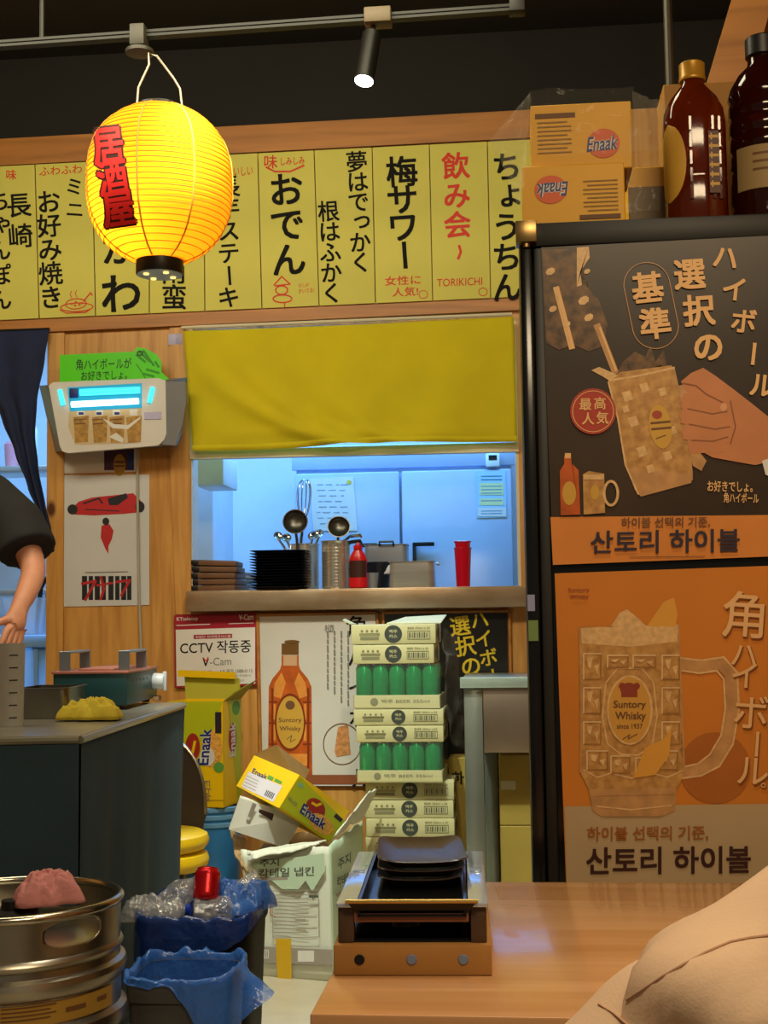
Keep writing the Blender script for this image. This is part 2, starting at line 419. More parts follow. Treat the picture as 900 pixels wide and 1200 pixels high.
# upright white cupboard wall to the left of the fridge, and the wrapped duct under the ceiling
M_kblue = mat('pale_blue_panel', '#cfd9e6', .4, var=.04)
a = at(222, 600, 6.3); b = at(250, 600, 6.3)
g = G(); g.box(a.x - .35, b.x, 6.3, 6.75, 0, 2.25, bev=.01); o = g.build('kitchen_cabinet', M_kblue); tag(o, 'tall pale cabinet at the left edge of the kitchen hatch', 'cabinet')
p = at(226, 534, 5.9); q = at(262, 568, 5.9)
g = G(); g.box(p.x, q.x, 5.9, 6.2, q.z, p.z, bev=.008); o = g.build('wall_box', mat('milky_box', '#eef1f6', .35), None); tag(o, 'small milky white box high in the left corner of the hatch', 'box')
g = G(); g.box(p.x + .03, p.x + .06, 6.0, 6.1, p.z, 3.05); bb = g.build('hanger', M_steel, o)

# kitchen refrigerator: two broad doors
YF = 6.9
def quadbox(g, u0, v0, u1, v1, Y, dep, m=None, bev=.004):
    a, b = at(u0, v0, Y), at(u1, v1, Y); g.box(min(a.x, b.x), max(a.x, b.x), Y, Y + dep, min(a.z, b.z), max(a.z, b.z), m, bev); return g
M_fr = mat('pale_steel_door', '#b4c6e2', .32, .25, var=.03)
fl = at(346, 560, YF).x; fm = at(470, 600, YF).x; frr = at(600, 600, YF).x; ft_ = at(400, 553, YF).z
t = thing('kitchen_refrigerator', 'wide pale steel two door refrigerator seen through the kitchen hatch', 'refrigerator', ((fl + frr) / 2, YF + .4, 0))
g = G(); g.box(fl, frr, YF + .03, YF + .5, .05, ft_ + .14, bev=.006); g.build('body', M_fr, t, world=True)
g = G(); g.box(fl - .02, frr + .02, YF + .01, YF + .03, ft_ + .015, ft_ + .12, bev=.004); g.build('fascia', M_fr, t, world=True)
for x0, x1 in ((fl, fm - .006), (fm + .006, frr)):
    g = G(); g.box(x0, x1, YF - .02, YF + .028, .3, ft_ - .006, bev=.008); d = g.build('door', M_fr, t, world=True)
    g = G(); xx = x1 - .06 if x0 == fl else x0 + .05
    hp = at(484, 637, YF - .02)
    g.box(hp.x if x0 != fl else hp.x - .18, (hp.x if x0 != fl else hp.x - .18) + .016, YF - .06, YF - .02, hp.z - .16, hp.z, bev=.003)
    sgn = 1 if x0 != fl else -1; hx = hp.x if x0 != fl else hp.x - .18
    g.box(min(hx, hx + sgn * .11), max(hx, hx + sgn * .11), YF - .06, YF - .045, hp.z - .016, hp.z + .004, bev=.003)
    g.build('handle', M_dark, d, world=True)
a, b = at(569, 531, YF - .03), at(586, 547, YF - .03)
g = G(); g.box(a.x, b.x, YF - .035, YF + .0, b.z, a.z, bev=.008); o = g.build('thermostat', mat('thermostat_shell', '#e9eef2', .4), t, world=True)
g = G(); g.box(a.x + .015, b.x - .015, YF - .037, YF - .034, b.z + .035, a.z - .012); g.build('display', M_dark, o, world=False) if False else g.build('display', M_dark, t, world=True)
# papers on the fridge
t = paper('note_sheet', 'white note sheet with faint handwriting on left refrigerator door', 'paper', YF - .024, [(363, 561), (414, 559), (419, 622), (367, 622)], M_whitepaper)
A = Art(YF - .024); fnt = mat('faint_ink', '#8fa0b5', .7); random.seed(3)
for i in range(8):
    v = 568 + i * 6.5; u = 371 + random.random() * 4
    while u < 405: L_ = 3 + random.random() * 6; A.line([(u, v), (u + L_, v - .2)], .8, fnt); u += L_ + 2 + random.random() * 5
A.build('handwriting', t)
A = Art(YF - .024, .002); A.ell(409, 565, 2.5, 2.5, mat('yellow_magnet', '#e0c030', .4)); A.build('magnet', t)
t = paper('notice_sheet', 'pale blue and yellow printed notice on right refrigerator door', 'paper', YF - .024, [(557, 552), (592, 551), (594, 606), (559, 607)], mat('pale_blue_paper', '#a9cfe6', .6))
A = Art(YF - .024)
A.rect(562, 566, 590, 580, mat('cream_print', '#d8dca0', .6)); A.rect(562, 584, 590, 592, mat('cream_print')); A.rect(560, 595, 593, 605, M_whitepaper); A.up()
for v in (558, 562, 570, 574, 578, 587, 599, 602): A.line([(564, v), (588, v - .3)], .9, mat('teal_ink', '#2f7fa8', .6))
A.build('lettering', t)
# ---------------------------------------------------------------- menu strips above the hatch
M_menu = mat('yellow_green_menu_paper', '#cdc85e', .7, var=.05, scale=3)
def mt(u): return 195 - .0507 * u
def mb(u): return 375 - .045 * u
EDG = [(-22, -20), (41, 46), (108, 112), (175, 175), (239, 240), (302, 307), (368, 374), (436, 440), (503, 507), (571, 575), (636, 642)]
YM = YW - .034
LAB = ['yellow menu strip at the far left edge with two black columns of writing',
       'yellow menu strip with red heading and drawing of a steaming dish',
       'yellow menu strip behind the lantern, with one huge curled black character at its foot',
       'yellow menu strip mostly hidden behind lantern base, one dense character at foot',
       'yellow menu strip just right of the lantern, black column ending in straight katakana',
       'yellow menu strip with red swoosh on top and red skewer drawing below',
       'yellow menu strip with two staggered black columns and no red writing',
       'yellow menu strip with bold black plum character on top and red note below',
       'yellow menu strip written entirely in red with small Latin lettering at foot',
       'yellow menu strip partly hidden behind the plastic wrapped boxes, black writing']
strips = []
for (a, b), lab in zip(zip(EDG, EDG[1:]), LAB):
    strips.append(paper('menu_strip', lab, 'menu', YM, [(a[0] + .6, mt(a[0])), (b[0] - .6, mt(b[0])), (b[1] - .6, mb(b[1])), (a[1] + .6, mb(a[1]))], M_menu, 'hand lettered menu strips above the hatch'))
B_ = .02
def ink(i, fn):
    A = Art(YM); fn(A); A.build('lettering', strips[i])
def m0(A):
    A.vt('長崎', (22, 241), (24, 277), 30, M_blk, B_, -4); A.vt('ちゃんぽん', (-1, 236), (1, 352), 26, M_blk, B_, -4); A.ch('味', 13, 205, 13, M_red, .01)
ink(0, m0)
def m1(A):
    A.ht('ふわふわ', 46, 196, 96, 206, M_red, .006, -.06); A.vt('ミニ', (87, 219), (88, 246), 22, M_blk, B_, 4)
    A.vt('お好み焼き', (57, 237), (60, 349), 29, M_blk, B_, -5)
ink(1, m1)
def dish(A):
    A.ring(90, 360, 19, 5, 1.2, M_red, -2); A.ring(89, 356, 12, 6, 1.1, M_red, -4); A.line([(70, 363), (78, 367), (100, 366), (108, 361)], 1.2, M_red)
    A.line([(98, 353), (106, 343), (108, 346)], 1.5, M_red); A.line([(84, 349), (82, 345), (84, 341)], .8, M_red); A.line([(90, 348), (88, 344), (90, 340)], .8, M_red)
    for x, y in ((84, 356), (89, 354), (93, 357), (96, 355), (88, 358)): A.ell(x, y, 1.6, 1.2, M_orangeink)
A = Art(YM); dish(A); A.build('dish_drawing', strips[1])
ink(2, lambda A: (A.ch('か', 141, 291, 46, M_blk, .02), A.ch('わ', 142, 345, 50, M_blk, .025, -3)))
ink(3, lambda A: A.vt('チキン南蛮', (202, 228), (204, 349), 31, M_blk, B_))
ink(4, lambda A: (A.ht('おいしい', 266, 196, 296, 207, M_red, .006, -.06), A.vt('長芋ステーキ', (268, 219), (268, 349), 27, M_blk, B_, -4)))
def m5(A):
    A.ch('味', 317, 190, 17, M_red, .012); A.ht('しみしみ', 329, 185, 357, 194, M_red, .012, -.06)
    A.line([(312, 196), (322, 201), (340, 201), (356, 194)], 2.0, M_red)
    A.vt('おでん', (335, 223), (338, 305), 42, M_blk, .025, -4); A.ht('だしが', 350, 332, 362, 337, M_red, .0, -.1); A.ht('きいてる!', 350, 339, 368, 344, M_red, .0, -.1)
ink(5, m5)
A = Art(YM)
A.line([(321, 334), (330, 324), (340, 333), (322, 335)], 1.5, M_red); A.ring(330, 340, 7, 5, 1.5, M_red); A.ring(331, 350, 11, 4.5, 1.5, M_red); A.line([(333, 354), (334, 361)], 1.2, M_red)
A.build('skewer_drawing', strips[5])
ink(6, lambda A: (A.vt('夢はでっかく', (418, 190), (423, 308), 26, M_blk, B_, -4), A.vt('根はふかく', (385, 248), (389, 344), 26, M_blk, B_, -4)))
ink(7, lambda A: (A.vt('梅サワー', (471, 202), (473, 299), 38, M_blk, .028, -4), A.ht('女性に', 451, 324, 493, 335, M_red, .012, -.05), A.ht('人気!', 460, 337, 490, 348, M_red, .012, -.05), A.ring(496, 345, 5, 4.6, .8, M_red)))
ink(8, lambda A: (A.vt('飲み会', (534, 195), (536, 264), 33, M_red, .025, -4), A.line([(538, 288), (540, 295), (537, 303)], 3, M_red), A.ht('TORIKICHI', 512, 327, 565, 336, M_red, .004, -.04), A.ring(566, 342, 5, 4.6, .9, M_red)))
ink(9, lambda A: A.vt('ちょうちん', (594, 196), (594, 337), 36, M_blk, .025, -4))

# ---------------------------------------------------------------- yellow curtain over the hatch
M_cloth = mat('yellow_cloth', '#c9bb0e', .85, var=.06, scale=5, bump=.15, bscale=400)
def quad_at(s, t, c, Y):
    u = (c[0][0] * (1 - s) + c[1][0] * s) * (1 - t) + (c[3][0] * (1 - s) + c[2][0] * s) * t
    v = (c[0][1] * (1 - s) + c[1][1] * s) * (1 - t) + (c[3][1] * (1 - s) + c[2][1] * s) * t
    return at(u, v, Y)
def fcur(s, t):
    p = quad_at(s, t, [(215, 388), (602, 371), (606, 516), (226, 527)], YW - .05)
    d = 0
    for (s0, w, k, a) in ((.02, .05, .42, .030), (.15, .045, .34, .034), (.33, .06, .30, .024), (.58, .07, -.10, .016), (.85, .09, -.14, .020)):
        q = (s - s0 - k * t * t) / w; d += a * math.exp(-q * q) * (t ** .8)
    d += .004 * math.sin(9 * s + 3 * t) * t + .002 * math.sin(31 * s + 5 * math.sin(4 * t)) * t
    q = (t - .90 + .03 * math.sin(7 * s)) / .05; d += .010 * math.exp(-q * q) * (.5 + .5 * math.sin(5 * s - 1))
    sag = .008 * math.sin(math.pi * s) * (1 - t) + .010 * t * math.sin(math.pi * (s * 2.1 + .2))
    return p + Vector((0, -d, -sag * .5))
g = G(); g.grid(fcur, 90, 44)
t = thing('hatch_curtain', 'mustard yellow cloth curtain hung across the top of the kitchen hatch', 'curtain', at(410, 380, YW - .05))
g.build('cloth', M_cloth, t, world=True, smooth=180, thick=.003)
def fhem(s, t_):
    p = fcur(s, .955 + .05 * t_); return p + Vector((0, -.004 - .006 * math.sin(math.pi * t_), 0))
g = G(); g.grid(fhem, 90, 6); g.build('hem', M_cloth, t, world=True, smooth=180)
g = G(); g.tube([at(213, 384, YW - .035), at(600, 368, YW - .035)], .007, 8); g.build('curtain_rod', M_frame, t, world=True)
g = G(); quadbox(g, 197, 391, 214, 404, YW - .012, .012, bev=.002); o = g.build('wall_plate', mat('lilac_plate', '#b9b4d8', .4)); tag(o, 'small pale lilac plate on the wall beside the curtain corner', 'plate')

# ---------------------------------------------------------------- navy door curtain, gathered into a tail
M_navy = mat('navy_cloth', '#1b2547', .85, var=.15, scale=9, bump=.2, bscale=300)
def ipol(tab, v):
    for (a, x), (b, y) in zip(tab, tab[1:]):
        if v <= b: f = (v - a) / (b - a); f = max(0, min(1, f)); f = f * f * (3 - 2 * f) * .6 + f * .4; return x + (y - x) * f
    return tab[-1][1]
LB = [(386, -50), (440, -30), (490, 2), (530, 17), (570, 32), (605, 49), (620, 55)]
RB = [(386, 58), (420, 53), (470, 44), (510, 42), (545, 46), (590, 54), (620, 60)]
def fnor(s, t):
    v = 386 + 234 * t; l, r = ipol(LB, v), ipol(RB, v)
    p = at(l + (r - l) * s, v + 3 * math.sin(3 * s), YW - .04)
    return p + Vector((0, .016 * math.sin(s * 15 + 2 * t) * (.25 + .9 * t) - .01, 0))
g = G(); g.grid(fnor, 40, 40)
t = thing('door_curtain', 'navy cloth curtain gathered to a point in the left doorway', 'curtain', at(10, 386, YW - .04)); g.build('cloth', M_navy, t, world=True, smooth=180, thick=.004)
g = G(); g.tube([at(-70, 391, YW - .03), at(58, 386, YW - .03)], .008, 8); g.build('curtain_rod', M_dark, t, world=True)
# kitchen things behind the doorway
Yd = 6.35
M_bluebin = mat('pale_blue_plastic', '#8fb6de', .35, var=.04)
a, b = at(-40, 745, Yd), at(57, 745, Yd)
t = thing('storage_bin', 'pale blue plastic storage bin standing in the kitchen doorway', 'bin', ((a.x + b.x) / 2, Yd + .25, 0))
hw = (b.x - a.x) / 2; zt = a.z
g = G()
pr = [(-hw * .82, .0), (-hw, zt - .06), (-hw * 1.04, zt - .06), (-hw * 1.04, zt)]
g.add([(-hw * .8, -.2, 0), (hw * .8, -.2, 0), (hw * .98, -.24, zt), (-hw * .98, -.24, zt), (-hw * .8, .2, 0), (hw * .8, .2, 0), (hw * .98, .24, zt), (-hw * .98, .24, zt)],
      [(0, 1, 2, 3), (5, 4, 7, 6), (4, 0, 3, 7), (1, 5, 6, 2), (4, 5, 1, 0)])
for i in range(5): x = -hw * .7 + i * hw * .35; g.box(x - .008, x + .008, -.25, -.2, .05, zt - .07)
g.build('tub', M_bluebin, t, thick=.006)
g = G(); g.box(-hw * 1.05, hw * 1.05, -.27, .27, zt - .06, zt - .0, bev=.012); g.build('rim', M_bluebin, t)
t = thing('kitchen_basket', 'clear plastic basket of dark utensils sitting on pale blue bin', 'basket', ((a.x + b.x) / 2 + .04, Yd + .2, zt))
g = G(); zz = at(20, 700, Yd).z - zt
g.lathe([(.09, 0), (.13, zz), (.136, zz), (.128, zz - .004), (.088, .006)], 20, sx=1.1); g.build('tub', mat('clear_plastic', '#dfe9f2', .2, alpha=.55), t)
for k, (x, rr) in enumerate(((-.05, .03), (.03, .05), (.07, .02))):
    g = G(); g.tube([(x, 0, .01), (x + .02, .01, zz + .05), (x + rr, .0, zz + .10)], .012, 8); g.build('utensil', M_dark, t)
a, b = at(-70, 560, 6.9), at(62, 520, 6.9)
t = thing('kitchen_shelf', 'steel wire shelf with white containers far inside left doorway', 'shelf', (a.x + .3, 7.0, 0))
g = G()
for x in (a.x, b.x): g.tube([(x, 6.9, 0), (x, 6.9, 2.2)], .015, 8); g.tube([(x, 7.2, 0), (x, 7.2, 2.2)], .015, 8)
g.build('post', M_steel, t, world=True)
for v in (545, 690):
    z = at(20, v, 6.85).z; g = G(); g.box(a.x, b.x, 6.88, 7.2, z - .03, z, bev=.004); g.build('shelf_board', M_steel, t, world=True)
z = at(20, 545, 6.85).z
for k, (u, hh, mm) in enumerate(((-12, .2, M_whitepaper), (12, .14, mat('pink_plastic', '#d88a90', .4)), (33, .22, M_whitepaper))):
    p = at(u, 545, 6.95); g = G(); g.lathe([(.035, 0), (.042, hh * .7), (.042, hh * .9), (.03, hh)], 16); o = g.build('food_container', mm); o.location = (p.x, 6.98, z + .001)
    tag(o, ['white tub on steel shelf at the far left picture edge', 'pink tub on steel shelf between two white tubs', 'white tub on steel shelf beside the gathered navy curtain'][k], 'container', 'tubs on the kitchen shelf')

# ---------------------------------------------------------------- insect trap lamp on the post
YT = YW - .15
t = thing('insect_trap', 'white wall mounted insect trap lamp glowing cyan above the white poster', 'insect trap', at(130, 490, YW - .08))
M_trap = mat('ivory_plastic', '#d6d3cc', .35)
M_trapg = mat('smoke_grey_plastic', '#77787c', .3)
g = G()
fo = [(57, 452), (62, 448), (186, 443), (194, 446), (195, 508), (192, 516), (185, 522), (80, 531), (73, 529), (70, 522)]
fp = [at(*p, YT) for p in fo]; inner = [(96, 455), (165, 451), (165, 484), (158, 517), (88, 520), (80, 505), (79, 455)]
g.prism(fp, (0, .025, 0)); g.build('front_cover', M_trap, t, world=True, smooth=30)
g = G(); g.hexa([at(50, 531, YT + .03) if 0 else at(76, 528, YT + .02), at(187, 520, YT + .02), at(193, 446, YT + .02), at(59, 451, YT + .02), at(64, 530, YW - .002), at(204, 524, YW - .002), at(222, 442, YW - .002), at(46, 452, YW - .002)])
g.build('housing', M_trapg, t, world=True, smooth=0)
g = G(); g.prism([at(*p, YT - .004) for p in [(194, 447), (217, 447), (218, 470), (213, 500), (205, 522), (190, 521), (195, 508)]], (0, .03, 0)); g.build('side_guard', M_trapg, t, world=True, smooth=0)
M_cyan = mat('cyan_glow', '#0a5a70', .4, emit='#3fe0f0', estr=1.6)
M_tube = mat('uv_tube_glow', '#d0f4ff', .4, emit='#d6f6ff', estr=3.2)
M_teal = mat('teal_lamp_recess', '#0f5f78', .4, emit='#12a8c8', estr=.7)
g = G(); g.prism([at(*p, YT - .002) for p in [(79, 454), (166, 449), (166, 478), (82, 482)]], (0, .004, 0)); g.build('lamp_window', M_teal, t, world=True)
g = G(); g.tube([at(84, 474, YT - .012), at(162, 470, YT - .012)], .012, 12); g.build('lamp_tube', M_tube, t, world=True)
g = G(); g.tube([at(94, 460, YT - .006), at(164, 457, YT - .006)], .014, 12); g.build('lamp_tube', M_cyan, t, world=True)
g = G(); quadbox(g, 81, 455, 91, 466, YT - .012, .01, bev=.003); g.build('starter', M_blueink, t, world=True)
for u, v, s_ in ((72, 466, 4), (177, 463, -4)):
    g = G(); g.tube([at(u - s_ * .5, v - 9, YT - .002), at(u + s_ * .5, v + 9, YT - .002)], .0095, 10); g.build('glowing_slot', M_cyan, t, world=True)  # slots in the cover; the tube light in them is put in as emission
M_mug = mat('amber_drink_print', '#a87f3c', .5, var=.35, scale=50)
A = Art(YT)
A.poly([(81, 482), (165, 477), (165, 484), (161, 519), (88, 521), (80, 500)], mat('sticker_cream', '#cbb58c', .5)); A.up()
for x in (86, 108, 128, 148): A.poly([(x, 489), (x + 18, 487), (x + 17, 518), (x + 2, 519)], M_mug); A.rect(x + 4, 480, x + 13, 487, mat('mug_top_print', '#dcd6c8', .4))
A.up()
for x in (92, 113, 134): A.rect(x, 483, x + 6, 486, M_blueink); A.line([(x - 5, 492), (x + 9, 491)], 1.2, mat('brown_ink', '#6a4526', .6)); A.line([(x - 4, 497), (x + 8, 496)], 1.2, MATS['brown_ink'])
A.poly([(120, 490), (134, 497), (150, 498), (165, 488), (164, 491), (150, 503), (132, 502)], M_whitepaper); A.poly([(128, 512), (136, 507), (145, 514), (144, 519), (136, 516)], M_whitepaper)
A.build('sticker', t)
g = G(); quadbox(g, 169, 483, 189, 491, YT - .003, .003, bev=0); g.build('label', mat('lilac_plate'), t, world=True, label='pale lilac label on front cover')
t = thing('card_stand', 'lime green sign card standing on top of the insect trap', 'sign', at(130, 445, YW - .1))
M_lime = mat('lime_acrylic', '#58d81e', .3, emit='#58d81e', estr=.0)
sheet('sheet', YW - .1, [(70, 416), (157, 412), (160, 407), (170, 408), (184, 416), (189, 424), (189, 436), (198, 444), (192, 446), (70, 450)], M_lime, t, .003)
A = Art(YW - .1); M_dg = mat('dark_green_ink', '#16401a', .5)
A.ht('角ハイボールが', 89, 421, 154, 434, M_dg, .008, -.03); A.ht('お好きでしょ。', 95, 435, 149, 446, M_dg, .008, -.03); A.build('lettering', t)
A = Art(YW - .1); M_dg2 = mat('mid_green_ink', '#2f9418', .5)
for a_ in (((163, 412), (176, 424)), ((168, 411), (180, 428)), ((160, 416), (170, 424)), ((168, 438), (180, 441)), ((172, 433), (186, 437)), ((182, 424), (186, 430))): A.line(a_, 2.6, M_dg2)
A.ring(164, 414, 3, 2.4, 1.5, M_dg); A.line([(160, 427), (166, 436), (172, 446)], 1.2, M_dg2); A.build('emblem', t)
g = G(); g.tube([at(162, 527, YW - .03), at(161, 560, YW - .014), at(162, 640, YW - .012), at(163, 700, YW - .012), at(165, 750, YW - .014), at(167, 800, YW - .02)], .0055, 8)
o = g.build('power_cord', mat('grey_cable', '#a8a294', .5)); tag(o, 'grey power cord hanging down the wall from the insect trap', 'cord')
# card below the trap
t = paper('price_card', 'white card with a dark bottle picture just under insect trap', 'card', YW - .004, [(73, 524), (160, 522), (160, 553), (73, 555)], M_whitepaper)
A = Art(YW - .004); A.rect(122, 526, 157, 551, mat('plum_print', '#4a2f4a', .6)); A.up(); A.ell(140, 545, 7, 13, mat('old_gold_print', '#b28a3c', .6)); A.rect(150, 530, 157, 551, M_blueink); A.up(); A.rect(134, 540, 146, 543, MATS['brown_ink']); A.rect(134, 545, 146, 547, MATS['brown_ink']); A.build('picture', t)
# ---------------------------------------------------------------- white poster (plain stand-in for its artwork)
M_pp = mat('pale_poster_paper', '#c9cbcb', .55, var=.05, scale=4)
t = paper('wall_poster', 'white poster with red shapes on the pine post below insect trap', 'poster', YW - .004, [(75, 557), (175, 556), (175, 709), (73, 711)], M_pp)
A = Art(YW - .004); M_pr = mat('poster_red', '#b8252b', .5); M_pd = mat('poster_dark', '#1f2126', .5)
A.shape([(82, 598), (92, 588), (108, 583), (120, 586), (140, 582), (156, 578), (168, 590), (167, 600), (146, 602), (110, 604), (88, 603)], M_pr); A.up()
A.ell(85, 597, 6, 6, M_pd); A.ell(164, 594, 5.5, 6.5, M_pd); A.shape([(126, 584), (148, 578), (150, 583), (138, 592), (128, 592)], M_pd); A.line([(98, 590), (116, 584), (120, 590)], 2, M_pd); A.line([(100, 597), (140, 599)], 1.2, M_pd)
A.build('picture', t)
A = Art(YW - .004); A.shape([(119, 616), (128, 614), (133, 622), (131, 632), (127, 640), (127, 649), (123, 642), (118, 630)], M_pr); A.ell(124, 611, 4, 4.4, M_pd); A.build('emblem', t)
A = Art(YW - .004)
for i, x in enumerate((96, 104, 111, 119, 127, 135, 142, 149)): A.rect(x, 675, x + (5 if i % 2 else 6), 703, M_pd)
A.up(); A.line([(96, 684), (112, 681), (100, 703)], 3, M_pr); A.line([(118, 676), (122, 690), (118, 702)], 3, M_pr); A.line([(114, 686), (132, 683)], 2.5, M_pr); A.line([(136, 682), (152, 680), (142, 698)], 3, M_pr); A.line([(100, 671), (150, 670)], 1, M_greyink)
A.build('title_band', t)
# ---------------------------------------------------------------- CCTV notice
t = paper('notice_board', 'white notice with a dark red header about camera surveillance', 'sign', YW - .016, [(204, 721), (301, 717), (301, 803), (205, 806)], mat('maroon_print', '#a01f33', .4), None, .004)
A = Art(YW - .016); M_mar = MATS['maroon_print']
A.poly([(206, 738), (299, 735), (299, 801), (207, 804)], M_whitepaper); A.up()
A.ht('KTtelecop', 207, 723.5, 232, 729, M_whitepaper, .02, -.04); A.line([(207, 733), (246, 731.5)], 1, M_whitepaper); A.ht('V-Cam', 280, 720, 297, 727, M_whitepaper, .02, -.04); A.line([(268, 731), (297, 730)], .7, M_whitepaper)
A.rect(227, 744, 272, 749, M_mar, -.03); A.up(); A.ht('최첨단 하이테크시스템', 229, 745, 270, 748.4, M_whitepaper, .01, -.03)
A.ht('CCTV 작동중', 211, 752, 294, 767, M_blk, .012, -.03)
A.line([(238, 771), (241, 780), (244, 772)], 1.6, M_blk); A.line([(238, 771), (242, 775), (244, 770)], 1.2, M_red); A.ht('-Cam', 246, 771, 271, 780, M_greyink, .0, -.03)
A.ht('가입문의 1577-8100', 209, 786, 248, 791, M_greyink, .02, -.03); A.ht('A/S 문의 1588-0112', 257, 784.5, 296, 789.5, M_greyink, .02, -.03); A.ht('케이티텔레캅 주식회사', 258, 791, 294, 794, M_greyink, .0, -.03); A.ht('서울특별시 구로구', 258, 797, 286, 800, M_greyink, .0, -.03)
A.build('lettering', t)
# ---------------------------------------------------------------- whisky poster
M_wp = mat('glossy_cream_poster', '#cfcac0', .25, var=.05, scale=3, bump=.12, bscale=14)
t = paper('whisky_poster', 'cream poster of a tall amber whisky bottle beside the beer cartons', 'poster', YW - .016, [(304, 721), (441, 719), (445, 921), (308, 921)], M_wp, None, .006)
def whisky(A, u, v0, v1, wd, big=True):
    """a squarish faceted bottle, traced: u = centre line at the top, v0..v1 = cap to base, wd = body width"""
    H = v1 - v0; P = lambda x, y: (u + x * wd, v0 + y * H)
    am = mat('amber_print', '#b4531a', .4, var=.25, scale=20); am2 = mat('dark_amber_print', '#7d2f10', .4); gold = mat('gold_label_print', '#c79a3c', .4, var=.06)
    A.shape([P(-.2, .09), P(.2, .09), P(.2, .16), P(.24, .20), P(.42, .27), P(.5, .33), P(.52, 1), P(-.52, 1), P(-.5, .33), P(-.42, .27), P(-.24, .20), P(-.2, .16)], am); A.up()
    A.rect(*P(-.2, 0), *P(.2, .085), mat('bronze_cap_print', '#6e4a20', .4)); A.rect(*P(-.16, .09), *P(.16, .17), mat('bottle_glass_print', '#c9a07a', .4))
    lt = mat('amber_light_print', '#d98a3a', .4, var=.15, scale=25)
    A.shape([P(-.36, .30), P(-.20, .22), P(-.10, .30), P(-.22, .42), P(-.40, .40)], lt); A.shape([P(.36, .30), P(.20, .22), P(.10, .30), P(.22, .42), P(.40, .40)], lt)
    A.rect(*P(-.40, .46), *P(-.34, .58), lt); A.rect(*P(.32, .46), *P(.38, .58), lt); A.rect(*P(-.40, .62), *P(-.34, .74), lt); A.rect(*P(.32, .62), *P(.38, .74), lt); A.rect(*P(-.42, .84), *P(.42, .93), lt); A.up()
    for x in (-.44, .40): A.rect(*P(x, .34), *P(x + .05, .97), am2)
    for y in (.44, .60, .76): A.rect(*P(-.5, y), *P(-.3, y + .012), am2); A.rect(*P(.3, y), *P(.5, y + .012), am2)
    A.up(); A.ell(*P(0, .60), wd * .36, H * .22, am2); A.up(); A.ell(*P(0, .60), wd * .32, H * .20, gold); A.up(); A.ell(*P(0, .47), wd * .11, H * .035, MATS.get('brown_ink'))
    if big: 
        k = MATS['brown_ink']; A.ht('Suntory', *P(-.27, .565), *P(.27, .61), k, .02); A.ht('Whisky', *P(-.25, .63), *P(.25, .675), k, .02); A.line([P(-.08, .73), P(.04, .70), P(.0, .75), P(.12, .73)], .8, k)
A = Art(YW - .016); whisky(A, 340, 754, 908, 50); A.ell(342, 752, 9, 2, MATS['bronze_cap_print']); A.build('bottle_picture', t)
A = Art(YW - .016)
A.vt('角ハイボール', (418, 735), (424, 912), 27, M_blk, .012, -2)
random.seed(5)
for c_, u in enumerate((408, 400, 392, 384)):
    v = 740
    while v < 828 - 8 * c_: h = 3 + random.random() * 5; A.line([(u, v), (u + .3, v + h)], 2.0, M_greyink); v += h + 2.5
A.ht('極', 380, 732, 392, 741, M_greyink); A.build('lettering', t)
A = Art(YW - .016); A.ring(401, 872, 22, 24, 1.2, mat('brown_ink')); A.up()
A.shape([(392, 880), (396, 852), (408, 849), (411, 884), (394, 887)], mat('ice_drink_print', '#c98a55', .4, var=.3, scale=60)); A.shape([(384, 905), (400, 868), (412, 888), (430, 868), (440, 918), (310, 918), (312, 905)], mat('bar_top_print', '#8c5a3c', .5)) if False else None
A.rect(309, 908, 446, 919, mat('bar_top_print', '#8c4f30', .5)); A.build('drink_picture', t)
g = G()
for a_, b_ in (((301, 720.5), (442, 718)), ((442, 718), (447, 922)), ((302, 720.5), (306, 922))): g.tube([at(*a_, YW - .014), at(*b_, YW - .014)], .009, 6)
g.build('frame', M_trimwood, t, world=True)
# ---------------------------------------------------------------- black poster right of the cans
t = paper('black_poster', 'black poster with bold yellow vertical writing behind steel table', 'poster', YW - .016, [(451, 719), (594, 717), (598, 925), (454, 925)], mat('charcoal_poster', '#1d1b17', .3, var=.3, scale=6), None, .006)
M_yink = mat('yellow_print', '#d8b81f', .5)
A = Art(YW - .016); A.vt('ハイボール', (562, 727), (583, 815), 22, M_yink, .02, -10); A.vt('選択の', (539, 734), (552, 781), 25, M_yink, .02, -8); A.ht('하이볼', 533, 905, 560, 922, mat('brown_ink'), .02)
A.build('lettering', t)
A = Art(YW - .016); A.ht('Highball', 560, 901, 590, 912, M_yink, .0); A.rect(449, 890, 597, 899, mat('old_gold_print'));  A.build('caption', t)
g = G()
for a_, b_ in (((450, 718), (597, 716)), ((597, 716), (601, 926)), ((449, 718), (453, 926))): g.tube([at(*a_, YW - .014), at(*b_, YW - .014)], .007, 6)
g.build('frame', M_trimwood, t, world=True)
# ---------------------------------------------------------------- lantern, track, spotlight
YL = 3.8
lc = at(187, 217, YL); lk = kpx(187, 217, YL); RX = 84.5 / lk; RZ = 95 / lk
t = thing('paper_lantern', 'glowing yellow paper lantern with red lettering hanging from the ceiling track', 'lantern', lc)
mL = bpy.data.materials.new('lantern_paper'); mL.use_nodes = True; nt = mL.node_tree; b = nt.nodes['Principled BSDF']
nt.nodes.remove(b); out = nt.nodes['Material Output']
d1 = nt.nodes.new('ShaderNodeBsdfDiffuse'); d2 = nt.nodes.new('ShaderNodeBsdfTranslucent'); mx = nt.nodes.new('ShaderNodeMixShader')
d1.inputs[0].default_value = (*lin('#eaa020'), 1); d2.inputs[0].default_value = (*lin('#ffb836'), 1); mx.inputs[0].default_value = .6
nt.links.new(d1.outputs[0], mx.inputs[1]); nt.links.new(d2.outputs[0], mx.inputs[2]); nt.links.new(mx.outputs[0], out.inputs[0])
